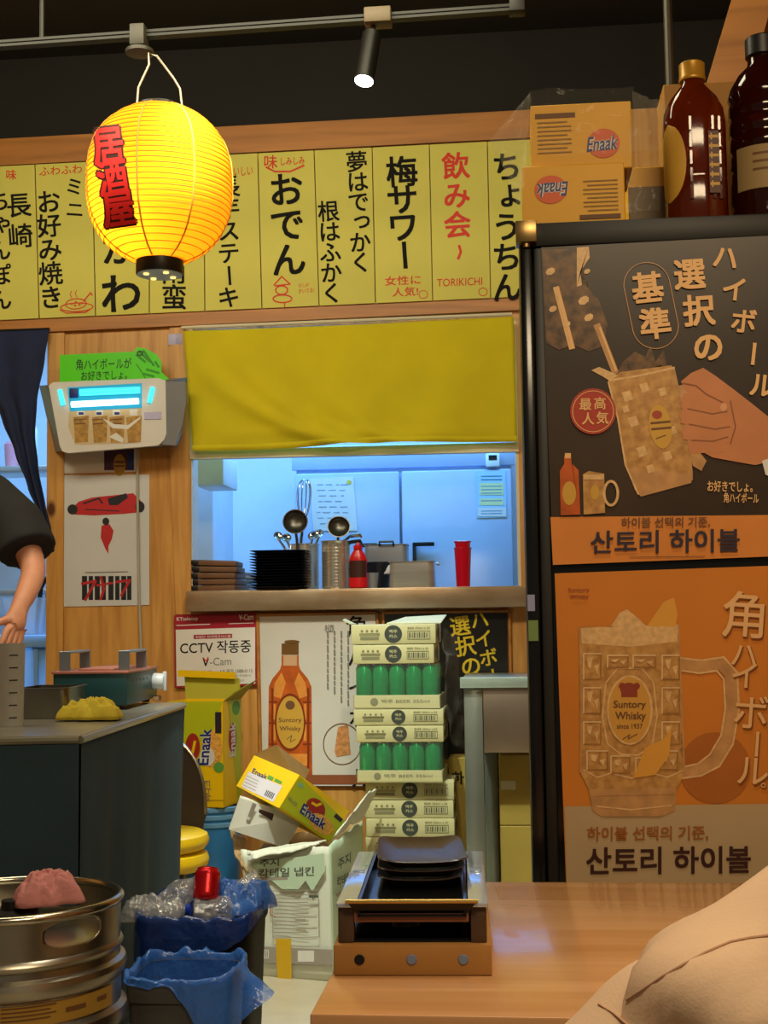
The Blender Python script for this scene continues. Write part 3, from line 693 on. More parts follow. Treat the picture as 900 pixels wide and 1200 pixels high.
def lr(z):      # radius at height z (-1..1), a full barrel shape
    q = abs(z); return RX * (max(0, 1 - q ** 2.5)) ** .5 if q < .999 else 0
NR = 30; prof = []
for i in range(NR * 4 + 1):
    z = -.97 + 1.94 * i / (NR * 4); prof.append((lr(z) + .0022 * abs(math.sin(math.pi * i / 4)) - .001, z * RZ))
g = G(); g.lathe(prof, 64, cap0=False, cap1=False); o = g.build('shade', mL, t, smooth=60)
# pasted seams of the paper, running from top to bottom
for a_ in (-92, -48, -150, 10, 100):
    pts = []
    for i in range(25):
        z = -.95 + 1.9 * i / 24; r = lr(z) + .0012 + .001 * math.sin(i * 2.1); pts.append((r * math.cos(R(a_)), r * math.sin(R(a_)), z * RZ))
    g = G(); g.tube(pts, .0026, 6); g.build('seam', mat('seam_paper', '#c08a2c', .8), t)
M_rib = mat('rib_wire', '#b87818', .7)
for i in range(1, NR):
    z = -.97 + 1.94 * i / NR
    if lr(z) < .03: continue
    r = lr(z) + .0003; g = G(); g.tube([(r * math.cos(2 * math.pi * q / 56), r * math.sin(2 * math.pi * q / 56), z * RZ) for q in range(56)], .0013, 5, closed=True); g.build('rib', M_rib, t)
# red lettering wrapped round the shade
def onlantern(u, v, off):
    d = ray(u, v).normalized(); o_ = EYE - lc
    s_ = (lc - EYE).length - RX
    for _ in range(60):
        p = o_ + d * s_; z = max(-.999, min(.999, p.z / RZ)); dist = math.hypot(p.x, p.y) - (lr(z) + off)
        s_ += max(-.02, min(.02, dist * .6))
    return o_ + d * s_
def wrap(name, m, bold, off):
    b2 = bmesh.new()
    for c_, (u, v, sz, sx, ro) in zip('居酒屋', ((127, 171, 47, .80, -7), (132, 209, 46, .80, -9), (139, 245, 46, .84, -8))):
        vs, fs = glyph(c_, bold); q, w_ = math.cos(R(ro)), math.sin(R(ro)); vv = []
        for x, y in vs:
            x, y = (x - .5) * sz * sx, -(y - .35) * sz; vv.append(b2.verts.new((u + x * q - y * w_, v + x * w_ + y * q, 0)))
        for f in fs:
            try: b2.faces.new([vv[k] for k in f])
            except ValueError: pass
    for _ in range(3):
        es = [e for e in b2.edges if e.calc_length() > 7]
        if es: bmesh.ops.subdivide_edges(b2, edges=es, cuts=1); bmesh.ops.triangulate(b2, faces=b2.faces[:])
    for v in b2.verts: v.co = onlantern(v.co.x, v.co.y, off)
    g = G(); g.merge(b2, m); return g.build(name, m, t, smooth=0)
wrap('lettering_outline', mat('dark_outline_ink', '#3a0a06', .7), .085, .004)  # dark outline printed behind the red letters
wrap('lettering', mat('lantern_red', '#e01818', .6), .034, .0055)
zb = -.955 * RZ; cr_ = lr(-.955)
g = G(); cr2 = 27.5 / lk
g.lathe([(cr2 * .98, zb - 16 / lk), (cr2, zb - 15 / lk), (cr2, zb + .01), (cr2 * .93, zb + .012), (cr2 * .93, zb - 14 / lk)], 40, cap0=False, cap1=False); g.build('base_ring', mat('black_lacquer', '#16140f', .35), t)
g = G(); g.lathe([(cr2 * .95, zb - 16.5 / lk), (cr2 * .95, zb - 13 / lk)], 40); bp = g.build('base_disc', mat('blue_grey_disc', '#a9cfe8', .5), t)
for a_ in (40, 130, 220, 310):
    g = G(); g.lathe([(.008, 0), (.008, .006)], 12); o = g.build('vent', mat('vent_glow', '#f4c87a', .4, emit='#ffca70', estr=2.0), t); o.location = (cr2 * .62 * math.cos(R(a_)), cr2 * .62 * math.sin(R(a_)), zb - 16.5 / lk - .004)
g = G(); zt_ = .955 * RZ; g.lathe([(cr2 * 1.02, zt_ - .008), (cr2 * 1.02, zt_ + .008), (cr2 * .94, zt_ + .008), (cr2 * .94, zt_ - .008)], 40, cap0=False, cap1=False); g.build('top_ring', MATS['black_lacquer'], t)
hk = at(176, 62, YL) - lc
g = G(); g.tube([(-cr2, 0, zt_), (-cr2 * .92, 0, zt_ + .07), (-cr2 * .45, 0, hk.z - .035), (hk.x - .005, 0, hk.z), (hk.x + .02, 0, hk.z - .01), (cr2 * .62, 0, hk.z - .08), (cr2 * .9, 0, zt_ + .06), (cr2, 0, zt_)], .0035, 8); g.build('wire_handle', mat('grey_wire', '#a09a88', .4, .6), t)
g = G(); g.lathe([(.0, -.05), (.03, -.04), (.045, -.01), (.04, .02), (.02, .045), (.02, .08)], 20); bl = g.build('bulb', mat('bulb_glow', '#fff2c0', .4, emit='#ffd870', estr=10), t); bl.location = (-.02, -.02, -.06)
l = bpy.data.lights.new('lantern_bulb', 'POINT'); l.energy = 4.6; l.color = (1, .60, .20); l.shadow_soft_size = .06; o = bpy.data.objects.new('lantern_bulb', l); COL.objects.link(o); o.location = lc + Vector((-.05, -.07, -.07))
# track
t = thing('ceiling_track', 'black ceiling light track running across the top of the picture', 'light track', at(300, 32, YL + .02))
M_trk = mat('dark_track_metal', '#17160f', .5, .2)
def onrail(u, dv=0): return at(u, 52 - (u + 20) * .0712 + dv, YL + .02)
g = G()
a, b = onrail(-60), onrail(612)
for dz in (-.006, .006): 
    d_ = Vector((0, 0, dz)); g.prism([a + d_ + Vector((0, 0, -.004)), b + d_ + Vector((0, 0, -.004)), b + d_ + Vector((0, 0, .004)), a + d_ + Vector((0, 0, .004))], (0, .03, 0))
g.prism([a + Vector((0, .008, -.008)), b + Vector((0, .008, -.008)), b + Vector((0, .008, .008)), a + Vector((0, .008, .008))], (0, .02, 0), None)
g.build('rail', M_trk, t, world=True, smooth=0)
for u in (47, 605):
    p = onrail(u); g = G(); g.tube([p + Vector((0, .015, .005)), Vector((p.x, p.y + .015, 3.6))], .008, 8); g.build('hanger_rod', M_trk, t, world=True)
g = G(); p = onrail(607); g.box(p.x - .025, p.x + .02, YL, YL + .05, p.z - .02, p.z + .04, bev=.003); g.build('end_cap', M_trk, t, world=True)
p = onrail(163); g = G(); g.box(p.x - .022, p.x + .022, YL - .008, YL + .05, p.z - .045, p.z + .02, bev=.004); g.lathe([(.012, -.065), (.042, -.062), (.042, -.052), (.02, -.045)], 20, M=Matrix.Translation((p.x + .002, YL + .02, p.z))); o = g.build('lantern_adapter', mat('taupe_plastic', '#2e2a1e', .5), None)
tag(o, 'small taupe track adapter that carries the paper lantern', 'adapter')
t = thing('spotlight', 'small black spotlight with bright lens hanging under ceiling track', 'spotlight', onrail(442))
p = onrail(442); g = G(); g.box(p.x - .036, p.x + .042, YL - .01, YL + .05, p.z - .028, p.z + .018, bev=.004); g.build('adapter_box', mat('tan_plastic', '#54452a', .5), t, world=True)
g = G(); q = at(427, 92, YL - .03); tp = p + Vector((-.012, 0, -.03)); d_ = (q - tp).normalized()
g.tube([tp, tp + d_ * .03], .008, 8); g.tube([tp + d_ * .025, tp + d_ * .03, q - d_ * .0, q + d_ * .008], [.02, .028, .03, .031], 18); g.build('lamp_head', mat('black_metal', '#15140f', .4, .5), t, world=True)
g = G(); g.tube([q + d_ * .006, q + d_ * .0095], [.027, .027], 18); g.build('lens', mat('spot_glow', '#ffffff', .3, emit='#fff6ee', estr=9), t, world=True)
o = spot('track_spot', q + d_ * .03, (-.6, 4.9, .9), 45, (1, .93, .8), 70, .7, .03)
# pipe in the dark corner and sloping beam at the top right
a = at(782, 0, 3.6); g = G(); g.tube([(a.x, 3.6, 2.4), (a.x, 3.6, 3.6)], .012, 10); o = g.build('conduit_pipe', mat('dark_pipe', '#3a352a', .5, .4)); tag(o, 'thin dark vertical pipe behind the bottles on the fridge', 'pipe')
YB = 3.5
g = G(); g.prism([at(*q_, YB) for q_ in [(828, 100), (858, 0), (870, -40), (960, -40), (960, 60), (900, 20), (878, 100)]], (0, .12, 0)); o = g.build('sloping_beam', M_trimwood, smooth=0); tag(o, 'sloping orange wooden beam in the top right corner', 'beam', kind='structure')
# ---------------------------------------------------------------- tall fridge with posters on its door
YFR = 2.75
def FX(u, v, Y=YFR): return at(u, v, Y)
M_fblk = mat('gloss_black_panel', '#0f1114', .18, var=.1)
M_fdk = mat('matt_black_panel', '#15140f', .5, var=.1)
xl = FX(616, 650).x; xd = FX(633, 650).x; xr = xl + .68; zt = FX(632, 262).z; zd = FX(640, 292).z
t = thing('tall_fridge', 'tall black bottle fridge with drink posters covering its door', 'fridge', ((xl + xr) / 2, YFR + .3, 0))
g = G(); g.box(xl, xr, YFR + .03, YFR + .62, .04, zt, bev=.006); g.build('cabinet', M_fdk, t, world=True)
g = G(); g.box(xl, xr, YFR - .008, YFR + .03, zd + .004, zt, bev=.005); g.build('top_fascia', M_fdk, t, world=True)
g = G(); g.box(xl, xd - .003, YFR - .02, YFR + .03, .06, zd + .001, bev=.006); pst = g.build('side_post', M_fblk, t, world=True)
g = G(); g.box(xd, xr, YFR - .004, YFR + .028, .1, zd, bev=.004); dr = g.build('door', M_fblk, t, world=True)
g = G(); g.box(xd + .0, xd + .022, YFR - .012, YFR, .1, zd, bev=.004); g.build('door_edge', M_fdk, t, world=True)
g = G(); a, b = FX(604, 259, YFR - .03), FX(629, 283, YFR - .03); g.box(a.x, b.x, YFR - .032, YFR + .02, b.z, a.z, bev=.0015); g.build('hinge', mat('bronze_steel', '#8d7448', .3, .9), t, world=True, label='bronze metal hinge block')
g = G(); g.tube([FX(617, 283, YFR - .02), FX(617, 290, YFR - .02)], .007, 10); g.build('hinge_pin', MATS['bronze_steel'], t, world=True)
g = G(); quadbox(g, 618, 697, 627, 716, YFR - .0215, .001, bev=0); g.build('label', mat('pale_label', '#8f93b8', .4), t, world=True)
g = G(); quadbox(g, 619, 727, 631, 751, YFR - .0215, .001, bev=0); g.build('label', mat('green_label', '#6f8a50', .4), t, world=True)
for x in (xl + .05, xr - .05):
    for y in (YFR + .08, YFR + .55):
        g = G(); g.lathe([(.02, 0), (.02, .03), (.012, .045)], 12, M=Matrix.Translation((x, y, 0))); g.build('foot', M_dark, t, world=True)
# ---- upper poster
YP = YFR - .0145
M_brown = mat('dark_brown_print', '#3f2e1c', .35, var=.25, scale=3, color2='#241a12')
t = paper('drink_poster', 'dark brown poster of a hand raising a drink mug, upper of fridge pair', 'poster', YP, [(634, 290), (905, 276), (905, 652), (648, 662)], M_brown, 'posters on the fridge door', .0012)
M_cream = mat('cream_ink', '#e3b273', .5); M_band = mat('orange_band_print', '#d08236', .45, var=.06); M_nav = mat('navy_brown_ink', '#2b2233', .5)
M_beer = mat('highball_print', '#c99a58', .4, scale=60, color2='#a3733a'); M_ice = mat('ice_print', '#d6ae76', .4, var=.16, scale=90); M_glassp = mat('glass_edge_print', '#b98a56', .4, var=.2, scale=30)
M_skin1 = mat('printed_skin', '#c07c4d', .5, var=.06, scale=14); M_skin2 = mat('printed_skin_dark', '#8a5230', .5)
A = Art(YP)
A.poly([(645, 606), (905, 603.5), (905, 652), (648, 662)], M_band); A.up()
# ice and glass falling in at the left
M_fall = mat('ice_splash_print', '#7a5832', .4, scale=45, color2='#33241a')
A.shape([(635, 292), (668, 292), (680, 300), (677, 326), (690, 338), (702, 352), (712, 380), (708, 405), (690, 412), (672, 404), (655, 410), (640, 402)], M_fall)
A.shape([(676, 290), (690, 289), (691, 302), (680, 318), (682, 334), (676, 336)], M_ice)
A.up(); A.line([(652, 338), (670, 407)], 7, M_cream); A.line([(700, 382), (721, 436)], 8, M_glassp)
A.up(); A.line([(651, 338), (668, 404)], 2, M_ice); A.line([(703, 384), (722, 434)], 2.5, M_cream)
for x, y, r_ in ((645, 318, 6), (684, 352, 7), (664, 380, 5), (690, 372, 6), (648, 362, 5), (688, 318, 4)): A.ell(x, y, r_, r_ * .7, M_ice, -30, 7)
# splash over the mug
A.shape([(722, 440), (730, 424), (737, 432), (744, 412), (752, 428), (762, 405), (768, 424), (778, 410), (782, 432), (786, 436)], M_fall)
# mug
A.shape([(712, 447), (727, 436), (787, 428), (792, 440), (800, 478), (808, 520), (812, 556), (810, 566), (751, 582), (744, 574), (733, 545), (724, 490)], M_beer)
A.shape([(693, 434), (706, 441), (714, 446), (724, 440), (716, 436), (702, 430)], M_ice)
A.up()
A.shape([(735, 548), (811, 556), (810, 566), (751, 582), (744, 574)], M_glassp)
A.line([(713, 448), (724, 490), (733, 545), (748, 579)], 2, M_ice); A.line([(714, 446), (750, 440), (790, 431)], 2.5, M_ice); A.line([(790, 433), (800, 478), (809, 530), (811, 562)], 2, M_glassp)
for x, y, r_ in ((735, 465, 9), (755, 455, 8), (776, 460, 7), (742, 495, 9), (788, 505, 7), (752, 530, 9), (782, 535, 8), (762, 550, 7), (733, 480, 6)): A.poly([(x - r_ * .7, y - r_ * .5), (x + r_ * .4, y - r_ * .8), (x + r_ * .8, y + r_ * .3), (x - r_ * .3, y + r_ * .7)], M_ice); A.line([(x - r_ * .7, y - r_ * .5), (x + r_ * .4, y - r_ * .8)], .9, MATS['cream_ink'])
A.up(); A.ell(774, 500, 13, 26, MATS['gold_label_print'], -8); A.up(); A.ell(770, 486, 6, 5, MATS['printed_skin_dark'] if 0 else mat('crest_red', '#a0402a', .5)); A.line([(763, 496), (785, 494)], 2.6, MATS['brown_ink']); A.line([(764, 503), (786, 501)], 2.6, MATS['brown_ink']); A.line([(769, 514), (780, 510)], 1.2, MATS['brown_ink'])
# printed hand round the handle
A.shape([(795, 452), (805, 450), (812, 520), (828, 540), (822, 552), (812, 546), (806, 520)], M_glassp)
A.shape([(798, 447), (810, 437), (824, 431), (838, 440), (862, 458), (880, 472), (905, 492), (905, 540), (885, 545), (862, 541), (835, 536), (815, 525), (806, 500), (812, 470), (800, 452)], M_skin1)
A.up()
for (x0, y0, x1, y1, w_) in ((805, 470, 848, 478, 18), (804, 488, 852, 496, 18), (806, 507, 850, 510, 17), (812, 524, 846, 522, 15)):
    A.line([(x0, y0), (x1, y1)], w_, M_skin1); A.ell(x0 + 1, y0, w_ * .45, w_ * .5, M_skin1)
A.up()
for a_ in (((806, 479), (835, 485), (852, 482)), ((808, 497), (838, 503), (855, 500)), ((811, 516), (836, 517), (853, 512)), ((800, 449), (816, 452), (828, 462), (848, 472)), ((856, 470), (862, 500), (856, 520))): A.line(a_, 1.5, M_skin2)
A.ell(848, 477, 4, 5, mat('printed_nail', '#d59c70', .4), 10)
A.shape([(893, 540), (905, 536), (905, 560), (897, 556)], M_whitepaper)
# badge
A.ell(695, 482, 27, 27, mat('badge_red', '#a5341f', .5)); A.up(); A.ring(695, 482, 24, 24, .8, M_cream)
# small bottle and mug at the lower left
A.shape([(661, 534), (669, 533), (670, 543), (678, 551), (680, 603), (657, 604), (656, 552), (661, 544)], mat('amber_print')); A.rect(662, 531, 669, 537, M_cream); A.shape([(683, 556), (690, 552), (708, 555), (709, 601), (684, 603)], M_beer); A.ring(716, 578, 8, 14, 3, M_ice); A.up(); A.ell(667, 578, 8, 14, MATS['gold_label_print']); A.ell(697, 577, 5, 9, MATS['gold_label_print']); A.rect(684, 556, 708, 562, M_ice)
A.build('picture', t)
A = Art(YP, .0044)
A.vt('ハイボール', (850, 302), (893, 452), 31, M_cream, .03, 6); A.vt('選択の', (808, 322), (830, 407), 38, M_cream, .035, -4); A.vt('基準', (759, 338), (768, 380), 38, M_cream, .035, -6)
A.vt('最高', (686, 474), (703, 473), 15, M_cream, .02); A.vt('人気', (689, 491), (706, 490), 15, M_cream, .02)
A.ht('お好きでしょ。', 829, 563, 882, 576, M_cream, .02, .02); A.ht('角ハイボール', 848, 577, 889, 589, M_cream, .02, .03)
A.ht('하이볼 선택의 기준,', 728, 606.5, 832, 618.5, MATS['brown_ink'], .022, -.01); A.ht('산토리 하이볼', 692, 622, 867, 649, M_nav, .026, -.015); A.line([(738, 653), (826, 652)], .8, MATS['brown_ink'])
A.build('lettering', t)
A = Art(YP, .0024); pts = []
for i in range(40):
    a_ = 2 * math.pi * i / 40; x, y = 27 * math.cos(a_), 27 * math.sin(a_) + (24 if math.sin(a_) > 0 else -24); c_, s_ = math.cos(R(-12)), math.sin(R(-12)); pts.append((763 + x * c_ - y * s_, 358 + x * s_ + y * c_))
A.line(pts, .9, M_glassp, True); A.build('outline_ring', t)
# ---- lower poster
M_or = mat('orange_poster_print', '#c87a28', .4, var=.08, scale=3)
t = paper('drink_poster', 'orange poster of one large drink mug, lower of the fridge pair', 'poster', YP, [(650, 672), (905, 663), (905, 1160), (668, 1160)], M_or, 'posters on the fridge door', .0012)
A = Art(YP); M_bei = mat('beige_print', '#b39a74', .5, var=.04)
A.poly([(661.5, 945), (905, 942), (905, 1158), (668, 1158)], M_bei); A.ell(838, 900, 42, 42, mat('dark_orange_print', '#a8601f', .5, var=.1), 0, 24); A.up()
A.line([(797, 778), (820, 781), (845, 777), (857, 790), (858, 830), (852, 868), (838, 892), (820, 902), (798, 906)], 15, M_glassp); A.up(); A.line([(797, 771), (822, 774), (848, 770), (864, 788), (866, 832), (859, 872), (843, 898), (822, 909), (800, 912)], 2.2, M_ice); A.line([(799, 786), (820, 789), (840, 786), (848, 796), (850, 830), (845, 862), (832, 884), (818, 895), (800, 899)], 2.2, M_ice); A.up()
A.shape([(678, 735), (795, 731), (797, 780), (800, 830), (797, 880), (803, 905), (793, 925), (791, 950), (775, 957), (705, 957), (694, 950), (690, 925), (680, 905), (682, 830)], M_beer); A.up()
A.shape([(692, 925), (792, 923), (791, 950), (775, 957), (705, 957), (694, 950)], M_glassp); A.shape([(680, 736), (795, 732), (793, 752), (740, 758), (682, 754)], M_ice)
A.shape([(716, 734), (726, 718), (735, 714), (752, 728), (757, 734)], M_ice); A.shape([(758, 734), (778, 705), (790, 700), (794, 720), (792, 734)], mat('lemon_print', '#d69a3a', .5))
A.up()
for a_ in (((684, 902), (700, 911), (716, 906), (740, 912), (764, 906), (782, 911), (800, 903)), ((710, 800), (706, 840), (712, 872), (728, 884), (748, 885), (764, 874), (770, 840), (766, 800), (752, 783), (724, 783), (710, 800)), ((700, 945), (740, 949), (786, 944))): A.line(a_, 1.8, M_ice)
for a_ in (((680, 736), (682, 830), (680, 905)), ((795, 733), (799, 830), (802, 905)), ((708, 956), (775, 956)), ((696, 932), (790, 930))): A.line(a_, 2, M_glassp)
M_gl = mat('glint_print', '#e3c493', .35, var=.1); M_cut = mat('cut_glass_shade_print', '#9a6c36', .4, var=.2, scale=40)
for x0, y0, w_, h_ in ((684, 766, 20, 30), (684, 806, 20, 30), (684, 846, 20, 26), (776, 768, 20, 28), (776, 806, 20, 30), (776, 846, 20, 26), (688, 880, 24, 22), (716, 886, 22, 20), (745, 888, 22, 18), (772, 880, 22, 22), (712, 768, 24, 14), (742, 768, 26, 14)):
    A.line([(x0, y0 + h_), (x0, y0), (x0 + w_, y0)], 1.3, M_gl); A.line([(x0 + 1, y0 + h_), (x0 + w_, y0 + h_), (x0 + w_, y0 + 2)], 1.5, M_cut)
    A.poly([(x0 + 4, y0 + 5), (x0 + w_ * .55, y0 + 4), (x0 + w_ * .4, y0 + h_ * .6), (x0 + 5, y0 + h_ * .5)], M_ice); A.poly([(x0 + w_ * .6, y0 + h_ * .5), (x0 + w_ * .9, y0 + h_ * .4), (x0 + w_ * .8, y0 + h_ * .85)], M_ice)
A.shape([(756, 876), (778, 866), (787, 852), (784, 886), (768, 908), (742, 912)], MATS['lemon_print'])
A.up(); A.ell(738, 832, 27, 41, M_ice); A.up(); A.ell(738, 832, 24.5, 38.5, mat('label_gold2', '#c9953f', .45)); A.up()
M_cr = mat('crest_brown', '#8c3a24', .5)
A.ell(737, 808, 10, 8, M_cr); A.rect(728, 808, 747, 817, M_cr); A.ell(729, 804, 4, 4, M_cr); A.ell(746, 804, 4, 4, M_cr)
A.build('picture', t)
A = Art(YP, .0046); k = MATS['brown_ink']
A.ht('Suntory', 719, 821, 757, 832, k, .03); A.ht('Whisky', 721, 834, 757, 846, k, .03); A.ht('since 1937', 723, 848, 753, 854, k, .02); A.line([(730, 866), (738, 861), (736, 866), (747, 860)], 1, k)
A.ht('Suntory', 666, 689, 691, 694, M_cr, .02); A.ht('Whisky', 668, 697, 690, 702, M_cr, .02)
A.build('label_lettering', t)
A = Art(YP, .003); M_cream2 = mat('pale_orange_ink', '#e0b077', .5)
for dx, mm in ((1.6, mat('brown_drop_print', '#7a4416', .5)), (0, M_cream2)):
    A.vt('角ハイボール', (870, 716), (882, 902), 40, mm, .006, 0) if 0 else None
    for c_, (x, y, sz) in zip('角ハイボール。', ((873, 722, 58), (872, 768, 34), (873, 792, 36), (880, 836, 44), (886, 872, 36), (882, 904, 40), (898, 918, 18))): A.ch(c_, x + dx, y + dx, sz, mm, .008, 4, 1.0, True)
    A.up()
A.build('lettering', t)
A = Art(YP, .003); A.ht('하이볼 선택의 기준,', 688, 969, 830, 986, mat('orange_brown_ink', '#9a5a22', .5), .03, -.01); A.ht('산토리 하이볼', 687, 993, 880, 1025, mat('maroon_brown_ink', '#3a1712', .5), .028, -.01); A.build('caption', t)

# ---------------------------------------------------------------- on top of the fridge
def enaak(F_, w, h, flip=False, dark='#5b4a1a'):
    """noodle snack carton face: red badge, blue brand name, table of small print"""
    k = MATS['brown_ink']
    X = (lambda x: w - x) if flip else (lambda x: x); Y = (lambda y: h - y) if flip else (lambda y: y)
    sg = -1 if flip else 1
    F_.ell(X(w * .72), Y(h * .62), w * .16, h * .22, mat('badge_orange', '#d2581c', .5)); F_.up()
    F_.ft('Enaak', (X(w * .57), Y(h * .52)), (sg * w * .30, sg * -h * .02), (sg * -w * .02, sg * h * .22), M_whitepaper, .07); F_.up()
    F_.ft('Enaak', (X(w * .57), Y(h * .52)), (sg * w * .30, sg * -h * .02), (sg * -w * .02, sg * h * .22), M_blueink, .02)
    for i in range(8): F_.line([(X(w * .07), Y(h * (.27 + .065 * i))), (X(w * (.40 if i % 3 else .36)), Y(h * (.27 + .065 * i)))], h * .018, MATS['old_gold_ink'])
    F_.line([(X(w * .06), Y(h * .17)), (X(w * .43), Y(h * .17))], h * .07, k)
    F_.ht('EAK', *( (X(w * .92), Y(h * .32), X(w * 1.0 - .002), Y(h * .42)) ), k) if 0 else None
mat('old_gold_ink', '#8f6c14', .5)
M_box1 = mat('amber_carton', '#dda408', .5, var=.05)
def topbox(name, label, u0, v0, u1, v1, Y, dep, flip, rz=0):
    a, b = at(u0, v0, Y), at(u1, v1, Y); wd, h = abs(b.x - a.x), abs(a.z - b.z)
    t = thing(name, label, 'box', ((a.x + b.x) / 2, Y, min(a.z, b.z)), rz, 'snack boxes on the fridge')
    g = G(); g.box(-wd / 2, wd / 2, 0, dep, 0, h, bev=.002, seg=1); g.build('carton', M_box1, t, smooth=0)
    g = G(); g.box(-wd / 2 + .01, wd / 2 - .01, dep * .48, dep * .52, h, h + .0006); g.build('tape', mat('clear_tape', '#d6b060', .2), t)
    F_ = FaceArt((-wd / 2, -.0005, h), (1, 0, 0), (0, 0, -1)); enaak(F_, wd, h, flip); F_.build('printed_front', t); return t
zf = zt
ba = at(612, 254, YFR + .04)
b1 = topbox('snack_box', 'lower amber snack box on the fridge, printed upside down', 611, 182, 733, 252, YFR + .05, .17, True); b1.location.z = zf + .0005
hb = abs(at(611, 182, YFR + .05).z - at(611, 253, YFR + .05).z)
b2 = topbox('snack_box', 'upper amber snack box stacked on its upside down twin', 621, 106, 741, 178, YFR + .07, .17, False); b2.location.z = zf + hb + .002
# clear bag wrapped round the two boxes
M_film = mat('clear_film', '#e9e4d6', .12, alpha=.03, spec=1.0)
M_film2 = mat('creased_film', '#f0ead8', .1, alpha=.10, spec=1.0, bump=.4, bscale=60)
def film(name, parent, pts_uv, Ys, m, cr=.01, n=14, seed=0):
    random.seed(seed)
    def fn(s, t_):
        q = quad_at(s, t_, pts_uv, 1.0) if 0 else None
        u = (pts_uv[0][0] * (1 - s) + pts_uv[1][0] * s) * (1 - t_) + (pts_uv[3][0] * (1 - s) + pts_uv[2][0] * s) * t_
        v = (pts_uv[0][1] * (1 - s) + pts_uv[1][1] * s) * (1 - t_) + (pts_uv[3][1] * (1 - s) + pts_uv[2][1] * s) * t_
        Y = (Ys[0] * (1 - s) + Ys[1] * s) * (1 - t_) + (Ys[3] * (1 - s) + Ys[2] * s) * t_
        p = at(u, v, Y); k = noise.noise(Vector((u * .045 + seed, v * .045, seed)))
        k += .5 * noise.noise(Vector((u * .12, v * .12, seed + 5)))
        e = min(1, 6 * min(s, 1 - s)) 
        return p + Vector((.3 * k * cr, -abs(k) * cr * e, .3 * k * cr))
    g = G(); g.grid(fn, n, n); return g.build(name, m, parent, world=True, smooth=50)
t = thing('plastic_bag', 'clear plastic bag stretched around the amber snack boxes', 'bag', (b1.location.x, YFR + .1, zf))
Yb = YFR + .030
film('front_film', t, [(620, 106), (742, 103), (742, 182), (610, 182)], (Yb + .025, Yb + .025, Yb, Yb), M_film, .012, 24, 1)
film('side_flap', t, [(618, 112), (622, 108), (612, 250), (573, 165)], (Yb + .03, Yb + .02, Yb, Yb + .02), M_film2, .02, 14, 2)
film('side_flap', t, [(742, 106), (784, 128), (772, 175), (736, 182)], (Yb + .02, Yb + .03, Yb + .02, Yb), M_film2, .02, 14, 3)
film('side_flap', t, [(736, 182), (772, 175), (774, 246), (733, 250)], (Yb, Yb + .02, Yb + .01, Yb), M_film, .012, 14, 4)
# yellow carton and clear tray behind the boxes
a, b = at(735, 176, YFR + .26), at(800, 248, YFR + .26)
t = thing('snack_box', 'amber carton standing behind the plastic bag, left of the bottles', 'box', ((a.x + b.x) / 2, YFR + .25, zf)); hh = at(780, 116, YFR + .26).z - zf
g = G(); g.box(-.06, .05, 0, .12, 0, hh * .55, bev=.002, seg=1); g.build('carton', M_box1, t, smooth=0)
g = G(); g.box(-.06, .05, -.001, .0, hh * .0 + .01, hh * .42); g.build('printed_front', mat('grey_brown_print', '#6f5a36', .5), t)
a = at(822, 97, YFR + .33)
t = thing('cardboard_panel', 'yellow cardboard carton standing behind the two big bottles', 'box', (at(830, 150, YFR + .4).x, YFR + .40, zf)); hh = at(820, 97, YFR + .40).z - zf
g = G(); g.box(-.10, .10, 0, .14, 0, hh, bev=.002, seg=1); g.build('carton', mat('ochre_carton', '#a3742a', .6), t, smooth=0)
g = G(); g.box(-.1, .1, .06, .08, hh, hh + .001); g.build('tape', mat('clear_tape'), t)
# big whisky bottle
def bottle_mat(name, c, rough=.08):
    m = bpy.data.materials.new(name); m.use_nodes = True; b = m.node_tree.nodes['Principled BSDF']
    b.inputs['Base Color'].default_value = (*lin(c), 1); b.inputs['Transmission Weight'].default_value = .55; b.inputs['Roughness'].default_value = rough; b.inputs['IOR'].default_value = 1.4
    n = m.node_tree.nodes.new('ShaderNodeTexNoise'); n.inputs['Scale'].default_value = 9
    r = m.node_tree.nodes.new('ShaderNodeValToRGB'); r.color_ramp.elements[0].color = (*[x * .8 for x in lin(c)], 1); r.color_ramp.elements[1].color = (*lin(c), 1)
    m.node_tree.links.new(n.outputs[0], r.inputs[0]); m.node_tree.links.new(r.outputs[0], b.inputs['Base Color']); return m
M_amb = bottle_mat('amber_whisky', '#7a2a0a'); M_cola = bottle_mat('dark_liquor', '#3a0f06')
Yt = YFR + .11
c0 = at(816, 246, Yt); k_ = kpx(816, 200, Yt)
t = thing('whisky_bottle', 'big amber whisky bottle with gold cap standing on the fridge', 'bottle', (c0.x, Yt, zf))
H = at(808, 75, Yt).z - zf; r_ = 36 / k_
def rsq(prof, n, sq=.0, m=None):
    """lathe with a rounded-square section"""
    g = G(); vv = []
    for r, z in prof:
        for j in range(n):
            a_ = 2 * math.pi * j / n; e = (abs(math.cos(a_)) ** 4 + abs(math.sin(a_)) ** 4) ** -.25; f = 1 + (e - 1) * sq
            f *= 1 - .012 * (j % 2); vv.append((r * math.cos(a_) * f, r * math.sin(a_) * f, z))
    k = len(prof); fs = [(i * n + j, i * n + (j + 1) % n, (i + 1) * n + (j + 1) % n, (i + 1) * n + j) for i in range(k - 1) for j in range(n)] + [tuple(range(n - 1, -1, -1)), tuple(range((k - 1) * n, k * n))]
    g.add(vv, fs, m); return g
pr = [(r_ * .86, 0), (r_ * .98, .008), (r_, .03), (r_, .10), (r_ * .985, .105), (r_, .11), (r_, H * .62), (r_ * .95, H * .70), (r_ * .78, H * .77), (r_ * .52, H * .83), (r_ * .36, H * .87), (r_ * .35, H * .90)]
rsq(pr, 32, .55).build('body', M_amb, t, smooth=40)
